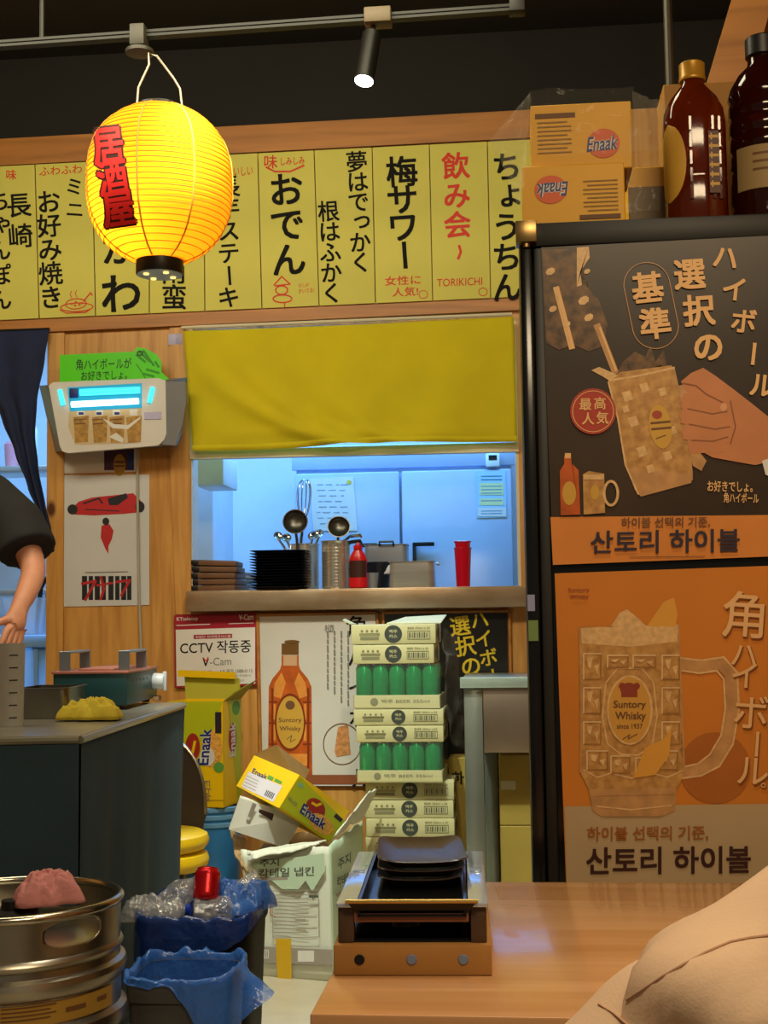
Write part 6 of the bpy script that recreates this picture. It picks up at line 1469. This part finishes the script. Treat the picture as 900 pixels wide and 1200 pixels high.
# ---------------------------------------------------------------- two waste bins with blue liners
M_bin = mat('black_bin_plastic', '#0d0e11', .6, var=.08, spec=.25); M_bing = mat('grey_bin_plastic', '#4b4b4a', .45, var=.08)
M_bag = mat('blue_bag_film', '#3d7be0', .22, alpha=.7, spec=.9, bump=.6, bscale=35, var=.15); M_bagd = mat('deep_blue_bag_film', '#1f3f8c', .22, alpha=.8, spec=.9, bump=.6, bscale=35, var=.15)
def rring(hw, hd, r, n=64, z=0):
    out = []
    for i in range(n):
        a_ = 2 * math.pi * i / n; c_, s_ = math.cos(a_), math.sin(a_); e = (abs(c_) ** 5 + abs(s_) ** 5) ** -.2; out.append(Vector((hw * c_ * e, hd * s_ * e, z)))
    return out
def bin_(name, label, c, hw, hd, h, rz, m):
    t = thing(name, label, 'waste bin', c, rz, 'lined waste bins')
    def loft(g, rs, m=None):
        n = 64; vv = [p for r in rs for p in r]; g.add(vv, [(i * n + j, i * n + (j + 1) % n, (i + 1) * n + (j + 1) % n, (i + 1) * n + j) for i in range(len(rs) - 1) for j in range(n)] + [tuple(range(n - 1, -1, -1))], m)
    g = G(); loft(g, [rring(hw * .82, hd * .82, 0, z=0), rring(hw * .96, hd * .96, 0, z=h - .04), rring(hw * .94, hd * .94, 0, z=h - .01), rring(hw * .80, hd * .80, 0, z=.01)]); g.build('tub', m, t, smooth=50)
    g = G(); n = 64; rs = [rring(hw * .95, hd * .95, 0, z=h - .035), rring(hw, hd, 0, z=h - .035), rring(hw * 1.01, hd * 1.01, 0, z=h - .004), rring(hw * .99, hd * .99, 0, z=h), rring(hw * .93, hd * .93, 0, z=h - .004)]
    vv = [p for r in rs for p in r]; g.add(vv, [(i * n + j, i * n + (j + 1) % n, (i + 1) * n + (j + 1) % n, (i + 1) * n + j) for i in range(len(rs) - 1) for j in range(n)]); g.build('rim', m, t, smooth=50)
    return t
def liner(t, hw, hd, h, drop, m, seed, n=96, depth=.22):
    """bag hung inside the bin and folded over the rim; drop(a) = how far it hangs outside at angle a"""
    def fn(s, q):
        a_ = 2 * math.pi * s; c_, s_ = math.cos(a_), math.sin(a_); e = (abs(c_) ** 5 + abs(s_) ** 5) ** -.2
        k = noise.noise(Vector((c_ * 4, s_ * 4, q * 3 + seed))) + .5 * noise.noise(Vector((c_ * 11, s_ * 11, q * 5 + seed)))
        d_, out = drop(a_)
        if q < .5: f = q / .5; rr = .86 + .08 * f; z = h - depth * (1 - f) + .012 * f
        elif q < .6: f = (q - .5) / .1; rr = .94 + .09 * f; z = h + .012 + .004 * math.sin(math.pi * f)
        else: f = (q - .6) / .4; rr = 1.03 + (.012 + out) * f; z = h + .012 - d_ * f
        rr += .018 * k * (1 if q > .55 else .7); z += .012 * k * (q > .4)
        return Vector((hw * c_ * e * rr, hd * s_ * e * rr, z))
    g = G(); g.grid(fn, n, 26, closed_u=True); return g.build('bag_liner', m, t, smooth=180)
import builtins
# front bin
zF = .455; fA, fB = atz(136, 1159, zF), atz(268, 1153, zF); bA = atz(205, 1121, zF)
hwF = (fB - fA).length / 2; cF = (fA + fB) / 2; hdF = max(.12, (bA.y - cF.y) / 2)
tF = bin_('waste_bin', 'front grey waste bin with an empty bright blue bag liner', Vector((cF.x, cF.y + hdF, 0)), hwF, hdF, zF, R(2), M_bing)
def dropF(a):
    a = (a + math.pi) % (2 * math.pi) - math.pi        # 0 = right, -pi/2 = towards the viewer
    r_ = math.exp(-((a + .85) / .45) ** 2); return .012 + .15 * r_ + .03 * math.exp(-((a + .1) / .4) ** 2), .012 + .62 * math.exp(-((a + .12) / .24) ** 2)
liner(tF, hwF, hdF, zF, dropF, M_bag, 2.0)
# back bin
zB = .51; fA, fB = atz(146, 1085, zB), atz(291, 1080, zB); bA = atz(230, 1046, zB)
hwB = (fB - fA).length / 2; cB = (fA + fB) / 2; hdB = max(.12, (bA.y - cB.y) / 2)
print('BINS', cB, hwB, hdB, cF, hwF, hdF); yB0 = max(cB.y, cF.y + 2 * hdF + .02)
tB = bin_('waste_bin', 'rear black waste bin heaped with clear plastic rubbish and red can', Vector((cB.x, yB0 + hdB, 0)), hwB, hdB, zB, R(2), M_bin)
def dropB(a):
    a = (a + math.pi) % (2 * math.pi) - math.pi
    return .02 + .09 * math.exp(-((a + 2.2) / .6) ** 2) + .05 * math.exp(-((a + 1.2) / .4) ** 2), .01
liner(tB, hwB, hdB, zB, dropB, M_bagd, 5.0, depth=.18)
# rubbish in the back bin
cb = Vector((cB.x, yB0 + hdB, zB)); M_pet = mat('clear_pet', '#e6ecf4', .06, alpha=.36, metal=.35, spec=1.0, bump=1.0, bscale=55); M_petcap = mat('blue_cap', '#1d3fc0', .35)
def PB(u, v, dy=0): return at(u, v, cb.y + dy)
def petbottle(name, label, a, b, r, crush, seed, cap=True):
    a, b = Vector(a), Vector(b); L = (b - a).length; t = thing(name, label, 'bottle', (a + b) / 2, group='crushed clear bottles in the rear bin')
    q = (b - a).to_track_quat('Z', 'Y').to_matrix().to_4x4(); q.translation = a
    pr = [(.001, 0), (.6, .0), (.95, .03), (1, .1), (.92, .3), (1, .38), (.9, .5), (1, .58), (.98, .7), (.6, .84), (.3, .92), (.3, 1)]
    def fn(s, k):
        f = k * (len(pr) - 1); i = min(int(f), len(pr) - 2); f -= i; rr = (pr[i][0] * (1 - f) + pr[i + 1][0] * f) * r; z = (pr[i][1] * (1 - f) + pr[i + 1][1] * f) * L
        a_ = 2 * math.pi * s; nz = noise.noise(Vector((math.cos(a_) * 1.5, math.sin(a_) * 1.5, z * 18 + seed))) + .5 * noise.noise(Vector((math.cos(a_) * 4, math.sin(a_) * 4, z * 40 + seed)))
        rr *= 1 - crush * (.3 + nz * .9); return Vector((rr * math.cos(a_), rr * math.sin(a_) * (1 - .3 * crush), z))
    g = G(); g.grid(fn, 28, 44, closed_u=True); g.bm.transform(q); g.build('body', M_pet, t, world=True, smooth=40)
    if cap: g = G(); g.lathe([(r * .36, L * .95), (r * .38, L * .96), (r * .38, L * 1.04), (r * .3, L * 1.05)], 16, M=q); g.build('cap', M_petcap, t, world=True, label='dark blue cap')
petbottle('plastic_bottle', 'crushed clear bottle leaning up on left of the red can', PB(182, 1082, -.05), PB(232, 1028, .02), .042, .35, 1.0, False)
petbottle('plastic_bottle', 'crushed clear bottle lying low at left of bin with blue cap', PB(168, 1070, -.07), PB(221, 1066, -.07), .036, .4, 4.0, True)
petbottle('plastic_bottle', 'crushed clear bottle lying right below the red can', PB(226, 1070, -.06), PB(284, 1066, -.03), .040, .3, 8.0, False)
a_, b_ = PB(241, 1056, -.03), PB(244, 1018, .0); L = (b_ - a_).length; q = (b_ - a_).to_track_quat('Z', 'Y').to_matrix().to_4x4(); q.translation = a_
t = thing('drink_can', 'dented red drink can on top of rubbish in rear bin', 'can', a_); r = 15 / kpx(242, 1040, cb.y)
def fc(s, k):
    a2 = 2 * math.pi * s; prf = [(.75, 0), (.9, .03), (1, .1), (1, .86), (.82, .97), (.8, 1)]; f = k * 5; i = min(int(f), 4); f -= i; rr = (prf[i][0] * (1 - f) + prf[i + 1][0] * f) * r; z = (prf[i][1] * (1 - f) + prf[i + 1][1] * f) * L
    rr *= 1 - .28 * math.exp(-((z / L - .45) / .16) ** 2) * max(0, math.cos(a2 + 1.1)) ** 2; return Vector((rr * math.cos(a2), rr * math.sin(a2), z))
g = G(); g.grid(fc, 32, 30, closed_u=True); g.bm.transform(q); g.build('body', mat('red_can_paint', '#d01a24', .25, .5), t, world=True, smooth=50)
g = G(); g.lathe([(r * .8, L * .98), (r * .84, L), (r * .78, L * 1.012), (r * .74, L * .99)], 28, M=q); g.build('lid', mat('red_lid', '#c03028', .3, .6), t, world=True)
t = thing('plastic_cup', 'clear plastic cup lying on its side in the rear bin', 'cup', PB(290, 1050, .03)); a_, b_ = PB(262, 1058, .02), PB(303, 1040, .06); q = (b_ - a_).to_track_quat('Z', 'Y').to_matrix().to_4x4(); q.translation = a_; L = (b_ - a_).length; g = G(); g.lathe([(.028, 0), (.042, L), (.041, L), (.027, .003)], 28, M=q); g.build('body', M_pet, t, world=True); g = G(); g.lathe([(.043, L - .003), (.046, L), (.043, L + .004)], 28, M=q, cap0=False, cap1=False); g.build('rim', M_pet, t, world=True)
t = thing('rubbish_bag', 'loose blue film bulging at the right of the rear bin', 'bag', PB(285, 1060)); rag(Vector(), .075, .07, .085, 6.1).build('film', M_bag, t, smooth=180); t.location = PB(283, 1066, .02)
t = thing('rubbish_bag', 'crumpled clear film spilling over rear bin left corner', 'bag', PB(172, 1075)); rag(Vector(), .055, .05, .07, 2.7).build('film', M_pet, t, smooth=180); t.location = PB(170, 1078, -.08)
# ---------------------------------------------------------------- steel beer keg
YK = 2.55; kc = at(14, 1054, YK); kk = kpx(14, 1054, YK); Rk = 126 / kk; zk = kc.z
M_keg = mat('keg_steel', '#a5a092', .3, 1.0, var=.1, scale=2, stretch=(1, 1, 8)); 
t = thing('beer_keg', 'steel beer keg with pink cloth in its collar at left front', 'keg', (kc.x, YK, 0))
def zz(v): return zk - (v - 1044) / kk
pr = [(.94, 0.0), (.99, .01), (1.0, .03)]
zr = [zz(1094), zz(1118), zz(1172)]
body = [(Rk * .96, .0), (Rk, .02), (Rk, .12), (Rk * 1.05, .135), (Rk * 1.05, .155), (Rk, .17), (Rk, zr[2] - .03), (Rk * 1.01, zr[2] - .022), (Rk * 1.055, zr[2] - .012), (Rk * 1.06, zr[2]), (Rk * 1.05, zr[2] + .012), (Rk * 1.0, zr[2] + .020),
        (Rk * 1.0, zr[1] - .022), (Rk * 1.04, zr[1] - .012), (Rk * 1.055, zr[1]), (Rk * 1.04, zr[1] + .01), (Rk * .995, zr[1] + .016), (Rk * .99, zr[0] - .012), (Rk * 1.01, zr[0] - .006), (Rk * 1.02, zr[0]), (Rk * 1.0, zr[0] + .008), (Rk * .97, zr[0] + .012), (Rk * .6, zr[0] + .03), (.01, zr[0] + .035)]
g = G(); g.lathe(body, 72); g.build('body', M_keg, t, smooth=30)
# collar with oval hand slots
n, mrows = 216, 24; z0, z1 = zr[0] + .008, zk; S0 = at(85, 1094, YK - Rk * .9)
def ang(u, v):
    d = ray(u, v); o_ = EYE - Vector((kc.x, YK, 0)); a_ = d.x ** 2 + d.y ** 2; b_2 = 2 * (o_.x * d.x + o_.y * d.y); c_ = o_.x ** 2 + o_.y ** 2 - Rk ** 2; tt2 = (-b_2 - math.sqrt(b_2 * b_2 - 4 * a_ * c_)) / (2 * a_); p = o_ + d * tt2; return math.atan2(p.y, p.x), p.z
al, zl_ = ang(52, 1098); ar, zr_ = ang(118, 1085); a0s = (al + ar) / 2; hw_ = abs(ar - al) / 2; zs0 = (ang(85, 1078)[1] + ang(85, 1108)[1]) / 2; hz_ = abs(ang(85, 1078)[1] - ang(85, 1108)[1]) / 2
def ovl(a, z, ac):
    da = (a - ac + math.pi) % (2 * math.pi) - math.pi; x = abs(da) / hw_; y = abs(z - zs0) / hz_
    return (x ** 3.2 + y ** 2.4)
b2 = bmesh.new(); vg = {}
for j in range(mrows + 1):
    for i in range(n):
        a_ = 2 * math.pi * i / n; z = z0 + (z1 - z0) * j / mrows
        vg[i, j] = [a_, z]
centers = [a0s, a0s + 2 * math.pi / 3, a0s - 2 * math.pi / 3]
kill = set()
for j in range(mrows):
    for i in range(n):
        a_ = 2 * math.pi * (i + .5) / n; z = z0 + (z1 - z0) * (j + .5) / mrows
        if any(ovl(a_, z, c_) < 1 for c_ in centers): kill.add((i, j))
edge = set()
for (i, j) in kill:
    for di, dj in ((0, 0), (1, 0), (0, 1), (1, 1)): edge.add(((i + di) % n, j + dj))
for (i, j) in edge:
    near = [((i - di) % n, j - dj) for di in (0, 1) for dj in (0, 1)]
    if any(q_ not in kill for q_ in near):
        a_, z = vg[i, j]; c_ = min(centers, key=lambda cc: abs((a_ - cc + math.pi) % (2 * math.pi) - math.pi)); f = ovl(a_, z, c_)
        if f > 0:
            s_ = f ** (-1 / 2.8); da = (a_ - c_ + math.pi) % (2 * math.pi) - math.pi; vg[i, j] = [c_ + da * s_, zs0 + (z - zs0) * s_]
g = G(); vv = []; idx = {}
for kx, (a_, z) in vg.items(): idx[kx] = len(vv); vv.append((Rk * .985 * math.cos(a_), Rk * .985 * math.sin(a_), z))
g.add(vv, [(idx[i, j], idx[(i + 1) % n, j], idx[(i + 1) % n, j + 1], idx[i, j + 1]) for j in range(mrows) for i in range(n) if (i, j) not in kill]); g.build('collar', M_keg, t, smooth=40, thick=.004)
g = G(); pts = [(Rk * .985 * math.cos(2 * math.pi * i / 72), Rk * .985 * math.sin(2 * math.pi * i / 72), zk) for i in range(72)]; g.tube(pts, .0085, 12, closed=True); g.build('rim', mat('keg_rim_steel', '#b8b2a2', .2, 1.0), t, smooth=180)
g = G(); g.lathe([(.05, 0), (.05, .03), (.02, .034), (.02, .05)], 24, M=Matrix.Translation((0, 0, zr[0] + .03))); g.build('valve', M_dark, t)
def lb(s, q, a0, a1, z0_, z1_, off): a_ = a0 + (a1 - a0) * s; return Vector(((Rk + off) * math.cos(a_), (Rk + off) * math.sin(a_), z0_ + (z1_ - z0_) * q))
zl0, zl1 = zr[2] + .024, zr[1] - .026
M_kl = mat('gold_keg_label', '#b08a3a', .4, .2, var=.1)
g = G(); g.grid(lambda s, q: lb(s, q, R(-135), R(-8), zl0, zl1, .0012), 60, 2); lab_ = g.build('label', M_kl, t, label='golden paper label band')
g = G(); g.grid(lambda s, q: lb(s, q, R(-95), R(-83), zl0 + .012, zl1 - .014, .002), 8, 2); bx_ = g.build('printed_box', M_blk, lab_)
g = G()
for i in range(2): g.grid(lambda s, q: lb(s, q, R(-93.5), R(-84.5), zl0 + .016 + .011 * i, zl0 + .023 + .011 * i, .0028), 8, 1)
g.build('printed_lines', M_whitepaper, lab_)
g = G()
for i in range(5): g.grid(lambda s, q: lb(s, q, R(-74), R(-50 + 3 * (i % 2)), zl0 + .012 + .007 * i, zl0 + .0145 + .007 * i, .002), 10, 1)
g.grid(lambda s, q: lb(s, q, R(-42), R(-30), zl1 - .022, zl1 - .014, .002), 8, 1); g.grid(lambda s, q: lb(s, q, R(-22), R(-14), zl1 - .02, zl1 - .012, .002), 8, 1)
g.build('printed_text', MATS['brown_ink'], lab_)
# embossed letters on the collar
def kegtext(s, a0, z0_, hgt_, m):
    vs, fs = glyph(s, .01); w_ = max(v[0] for v in vs); g = G(); g.add([lb(0, 0, a0 + (x / .7 * hgt_) / Rk, 0, z0_ + y / .7 * hgt_, z0_ + y / .7 * hgt_, -.0005) for x, y in vs], fs, m); return g
kegtext('KEG 1152', R(-118), zs0 - .016, .026, mat('embossed_steel', '#8a8474', .35, 1.0)).build('embossed_number', None, t)
t = thing('pink_cloth', 'crumpled pink cloth lying in the top of the steel keg', 'cloth', (kc.x + .055, YK + .03, zr[0] + .067)); rag(Vector(), .065, .055, .060, 1.2).build('cloth', mat('pink_cloth', '#c27f7c', .9, bump=.2, bscale=120), t, smooth=180, thick=.003)
# ---------------------------------------------------------------- dining table in front
ZT = .72
M_tab = wood('table_laminate', '#c59464', '#b07d4a', 'X', .25, knots=False, grain=.8, coat=.3)
tl_ = atz(363, 1188, ZT); tr2 = Vector((.95, tl_.y + .02, ZT)); tb_ = atz(620, 1036, ZT); tyb = tb_.y + .02
xl_ = tl_.x; t = thing('dining_table', 'light brown wooden dining table in the foreground', 'table', (.35, (tl_.y + tyb) / 2, 0))
xbl = atz(398, 1100, ZT).x
g = G(); g.box(xl_, .95, tl_.y, tyb, ZT - .028, ZT, bev=.003); g.build('table_top', M_tab, t, world=True)
g = G(); g.box(xl_ + .05, .9, tl_.y + .05, tyb - .05, ZT - .09, ZT - .028, bev=.002); g.build('apron', M_trimwood, t, world=True)
for x in (xl_ + .06, .88):
    for y in (tl_.y + .06, tyb - .1):
        g = G(); g.box(x - .025, x + .025, y, y + .05, 0, ZT - .028, bev=.004); g.build('leg', M_dark, t, world=True)
# ---------------------------------------------------------------- tabletop grill box
FLg, FRg, BRg = atz(391, 1144, ZT), atz(577, 1144, ZT), atz(596, 1066, ZT)
ex = FRg - FLg; W_ = ex.length; ex.normalize(); ey = Vector((-ex.y, ex.x, 0)); D_ = (BRg - FRg).dot(ey)
kg = kpx(484, 1120, FLg.y); hb_ = 36 / kg; ht_ = 78 / kg
t = thing('tabletop_grill', 'low wood framed tabletop grill with steel rails on the table', 'grill', FLg + Vector((0, 0, .0005)), rotz(ex))
M_cop = mat('walnut_grill_base', '#a5763c', .35, var=.12, scale=12, stretch=(.3, 1, 1)); M_gbk = mat('black_enamel', '#141416', .18, .2); M_post = mat('dark_walnut_post', '#4a3626', .4, var=.1); M_rail = mat('mirror_rail_steel', '#c8d6e8', .14, .6)
g = G(); g.box(0, W_, 0, D_, 0, hb_, bev=.0025); bs = g.build('base', M_cop, t)
for i, (x, mm) in enumerate(((.165, M_blk), (.495, mat('slate_blue_plug', '#6f7c96', .4)), (.82, mat('slate_blue_plug')))):
    g = G(); g.lathe([(.0065, 0), (.007, .001), (.006, .002)], 20, M=Matrix.Translation((W_ * x, .0, hb_ * .52)) @ Matrix.Rotation(R(90), 4, 'X')); g.build('plug_hole', mm, bs)
g = G(); g.box(.012, W_ - .012, .012, D_ - .012, hb_ - .001, hb_ + .003, bev=.001); g.build('drip_plate', M_gbk, t)
pw_ = 19 / kg
for x in (.006, W_ - .006 - pw_):
    for y in (.008, D_ - .008 - pw_):
        g = G(); g.box(x, x + pw_, y, y + pw_, hb_, ht_, bev=.002); g.build('post', M_post, t)
for x0 in (.004, W_ - .004 - pw_ * 1.25):
    g = G(); g.box(x0, x0 + pw_ * 1.25, .002, D_ - .002, ht_, ht_ + .006, bev=.002); g.build('rail', M_rail, t, label='mirror steel rail')
for x0 in (.008, W_ - .008 - .012):
    g = G(); g.box(x0, x0 + .012, pw_ + .01, D_ - pw_ - .01, hb_ + .03, ht_, bev=.002); g.build('side_panel', M_post, t)
g = G(); g.box(pw_ + .008, W_ - pw_ - .008, D_ - .02, D_ - .008, hb_ + .003, ht_ - .002, bev=.002); g.build('back_panel', M_post, t)
g = G(); g.lathe([(.02, hb_ + .003), (.019, ht_ - .022), (.015, ht_ - .018)], 24, M=Matrix.Translation((W_ * .44, D_ * .25, 0))); g.build('burner', M_dark, t)
g = G(); g.box(W_ * .13, W_ * .86, .006, .012, ht_ - .02, ht_ - .001, bev=.001); g.build('front_strip', mat('rust_brown_strip', '#7a4b34', .4), t)
# hot plate: shallow black tray between the rails
px0, px1, py0, py1 = pw_ * 1.25 + .006, W_ - pw_ * 1.25 - .006, -.004, D_ * .97
g = G(); zt3 = ht_ + .0065
g.box(px0, px1, py0 + .006, py1 - .006, ht_ - .012, ht_ - .009); g.hexa([(px0 - .012, py0, zt3), (px1 + .012, py0, zt3), (px1 + .012, py0 + .004, zt3 + .003), (px0 - .012, py0 + .004, zt3 + .003), (px0, py0 + .012, ht_ - .011), (px1, py0 + .012, ht_ - .011), (px1, py0 + .014, ht_ - .009), (px0, py0 + .014, ht_ - .009)])
for x0, sg in ((px0, 1), (px1, -1)): g.box(min(x0, x0 + sg * .004), max(x0, x0 + sg * .004), py0 + .006, py1 - .006, ht_ - .012, zt3 + .002)
g.box(px0, px1, py1 - .01, py1 - .006, ht_ - .012, zt3 + .002)
g.build('grill_pan', M_gbk, t, smooth=30)
g = G(); g.tube([(px0 - .016, py0, zt3 + .003), (px1 + .016, py0, zt3 + .003)], .003, 8); g.build('pan_lip', mat('brass_lip', '#b89a5a', .25, .9), t)
for x0 in (.0045 + pw_ * .25, W_ - .0045 - pw_ * 1.0):
    g = G(); g.box(x0, x0 + pw_ * .75, D_ * .55, D_ * .57, ht_ + .006, ht_ + .009, bev=.001); g.build('rail_clip', M_rail, t)
# rectangular plates stacked on the pan
def rplate(hw, hd, h):
    g = G(); n = 64; rings = [(.62, .62, 0), (.70, .70, 0), (.96, .96, h - .002), (1, 1, h), (.985, .985, h + .0015), (.9, .9, h - .0015), (.6, .6, .004)]; vv = []
    for fx, fy, z in rings:
        for i in range(n):
            a_ = 2 * math.pi * (i + .5) / n; c_, s_ = math.cos(a_), math.sin(a_); e = (abs(c_) ** 8 + abs(s_) ** 8) ** -.125
            x, y = c_ * e, s_ * e; lift = .006 * (abs(x * y) ** 3) * (fx > .8); vv.append((x * hw * fx, y * hd * fy, z + lift))
    g.add(vv, [(i * n + j, i * n + (j + 1) % n, (i + 1) * n + (j + 1) % n, (i + 1) * n + j) for i in range(6) for j in range(n)] + [tuple(range(n - 1, -1, -1)), tuple(range(6 * n, 7 * n))]); return g
M_pl2 = mat('brown_black_glaze', '#3a2a1f', .3, var=.15); M_plt = mat('brown_black_glaze')
ztop_pl = None
cpl = FLg + ex * (W_ * .5) + ey * (D_ * .66)
for i in range(1, 4):
    sc = 1 - .03 * (3 - i); o = rplate(.068 * sc, .115 * sc, .013).build('serving_plate', M_pl2, smooth=50); o.location = FLg + ex * (W_ * (.515 + .004 * i)) + ey * (D_ * .66) + Vector((0, 0, ht_ - .0080 + (i - 1) * .0135)); o.rotation_euler = (0, 0, rotz(ex) + R(-1 + 1.5 * i))
    tag(o, ['x', 'lowest black rectangular plate on tabletop grill', 'second from top black rectangular plate on tabletop grill', 'topmost brown glazed rectangular plate on the tabletop grill'][i], 'plate', 'rectangular plates stacked on the grill')
# ---------------------------------------------------------------- seated guest at the lower right, seen from behind
M_shirt = mat('peach_cotton', '#e0bd98', .9, var=.03, scale=5, bump=.06, bscale=420)
Yg = .98
SL = at(745, 1190, Yg - .02); nk = at(1078, 1026, Yg + .02)
t = thing('person', 'seated person in peach top seen from behind at lower right corner', 'person', Vector((nk.x, Yg, 0)))
Zs = nk.z; X0 = nk.x
def V(x, y, z): return Vector((x, y, z)) 
hip = V(X0 + .02, Yg - .10, .50)
J = [(hip, (.15, .12)), (V(X0 + .01, Yg - .08, .66), (.14, .105)), (V(X0, Yg - .04, Zs - .17), (.13, .095)), (V(X0, Yg, Zs), (.052, .054)), (V(X0 + .01, Yg + .04, Zs + .07), .048),
     (V(X0 - .17, Yg - .01, Zs - .13), .045), (V(X0 - .27, Yg + .04, Zs - .27), .045), (V(X0 - .24, Yg + .27, .775), .034),
     (V(X0 + .17, Yg - .01, Zs - .13), .045), (V(X0 + .27, Yg + .04, Zs - .27), .045), (V(X0 + .20, Yg + .27, .775), .034),
     (V(X0 - .09, Yg + .02, .50), .085), (V(X0 - .1, Yg + .36, .50), .062), (V(X0 - .1, Yg + .40, .06), .042), (V(X0 - .1, Yg + .54, .04), .035),
     (V(X0 + .11, Yg + .02, .50), .085), (V(X0 + .12, Yg + .36, .50), .062), (V(X0 + .12, Yg + .40, .06), .042), (V(X0 + .12, Yg + .54, .04), .035)]
E = [(0, 1), (1, 2), (2, 3), (3, 4), (2, 5), (5, 6), (6, 7), (2, 8), (8, 9), (9, 10), (0, 11), (11, 12), (12, 13), (13, 14), (0, 15), (15, 16), (16, 17), (17, 18)]
for wi, sd in ((7, 1), (10, -1)):
    hj, he = hand_joints(J[wi][0], V(.15 * sd, 1, -.05), (0, 0, -1), sd, .35, .18); o_ = len(J); J += hj; E += [(a + o_, b + o_) for a, b in he] + [(wi, o_)]
b_ = skin('body', J, E, M_skinw); b_.parent = t; b_.data.transform(Matrix.Translation(-t.location))
s2 = garment('shirt', [(V(X0 + .02, Yg - .10, .44), .185, .15), (V(X0 + .01, Yg - .08, .62), .175, .135), (V(X0, Yg - .05, Zs - .22), .19, .13), (V(X0, Yg - .02, Zs - .12), .175, .115), (V(X0, Yg, Zs - .05), .115, .09), (V(X0, Yg, Zs - .005), .07, .07)],
             [[(V(X0 - .155, Yg - .01, Zs - .125), .082), (V(X0 - .215, Yg + .0, Zs - .185), .084), (V(X0 - .265, Yg + .03, Zs - .27), .088)], [(V(X0 + .155, Yg - .01, Zs - .125), .082), (V(X0 + .215, Yg + .0, Zs - .185), .084), (V(X0 + .265, Yg + .03, Zs - .27), .088)]], M_shirt, t)
def wrinkle(o, amp, f):
    for v in o.data.vertices:
        p = v.co; k = noise.noise(Vector((p.x * f, p.y * f, p.z * f * .5))) + .5 * noise.noise(Vector((p.x * f * 2.5 + 4, p.y * f * 2.5, p.z * f * 1.2)))
        rdg = max(0, 1 - 3.2 * abs(noise.noise(Vector((p.x * f * .8 + 7, p.y * f * .8, p.z * f * .35))))) ** 2
        v.co = p + v.normal * amp * (.6 * k + .9 * rdg)
wrinkle(s2, .005, 10)
# hood lying round the neck
def hood(s, q):
    a_ = 2 * math.pi * s; b3 = math.pi * (q - .5); x, y, z = math.cos(b3) * math.cos(a_), math.cos(b3) * math.sin(a_), math.sin(b3)
    k = 1 + .10 * noise.noise(Vector((x * 2.2, y * 2, z * 2 + 4))) + .05 * math.sin(9 * x + 4 * z)
    return V(X0 - .03 + .20 * x * k, Yg - .035 + .095 * y * k, Zs - .052 - .30 * abs(x) ** 2.2 * .20 + .078 * z * k)
g = G(); g.grid(hood, 56, 28, closed_u=True); g.build('hood', M_shirt, t, world=True, smooth=180)
# stitched seams: yoke seam under the hood, armhole seam
bpy.context.view_layer.update()
hd_ = bpy.data.objects['hood']
def onshirt(u, v):
    d = ray(u, v).normalized(); best = None
    for o in (s2, hd_):
        ok, loc, nrm, _ = o.ray_cast(EYE - t.location, d)
        if ok and (best is None or (loc + t.location - EYE).length < (best - EYE).length): best = loc + t.location + nrm * .0004
    return best
M_seam = mat('seam_stitch', '#c79a78', .9)
for pts in ([(735, 1172), (754, 1160), (778, 1144), (800, 1131), (828, 1116), (856, 1104), (880, 1099), (905, 1096)], [(648, 1186), (656, 1178), (668, 1173), (685, 1172), (702, 1177), (720, 1188), (738, 1203)]):
    hs = [p for p in (onshirt(*q) for q in pts) if p]
    if len(hs) > 2: g = G(); g.tube(hs, .0009, 6); g.build('seam', M_seam, t, world=True)
J3 = [(V(X0 + .02, Yg - .09, .50), (.165, .135)), (V(X0 - .09, Yg + .05, .50), .10), (V(X0 - .1, Yg + .36, .50), .08), (V(X0 - .1, Yg + .40, .1), .062), (V(X0 + .11, Yg + .05, .50), .10), (V(X0 + .12, Yg + .36, .50), .08), (V(X0 + .12, Yg + .40, .1), .062)]
s3 = skin('trousers', J3, [(0, 1), (1, 2), (2, 3), (0, 4), (4, 5), (5, 6)], M_dark); s3.parent = t; s3.data.transform(Matrix.Translation(-t.location))
head(t, Vector((.01, .06, Zs + .17)), R(90), M_skinw)
# stool under the guest
t = thing('stool', 'round dark stool under the seated person in peach top', 'stool', (X0 + .02, Yg - .05, 0))
g = G(); g.lathe([(.001, .29), (.15, .29), (.165, .30), (.165, .315), (.15, .325), (.001, .326)], 32); g.build('seat', M_dark, t)
for a_ in (45, 135, 225, 315): g = G(); g.tube([(.15 * math.cos(R(a_)), .15 * math.sin(R(a_)), 0), (.1 * math.cos(R(a_)), .1 * math.sin(R(a_)), .29)], .012, 8); g.build('leg', M_dark, t)
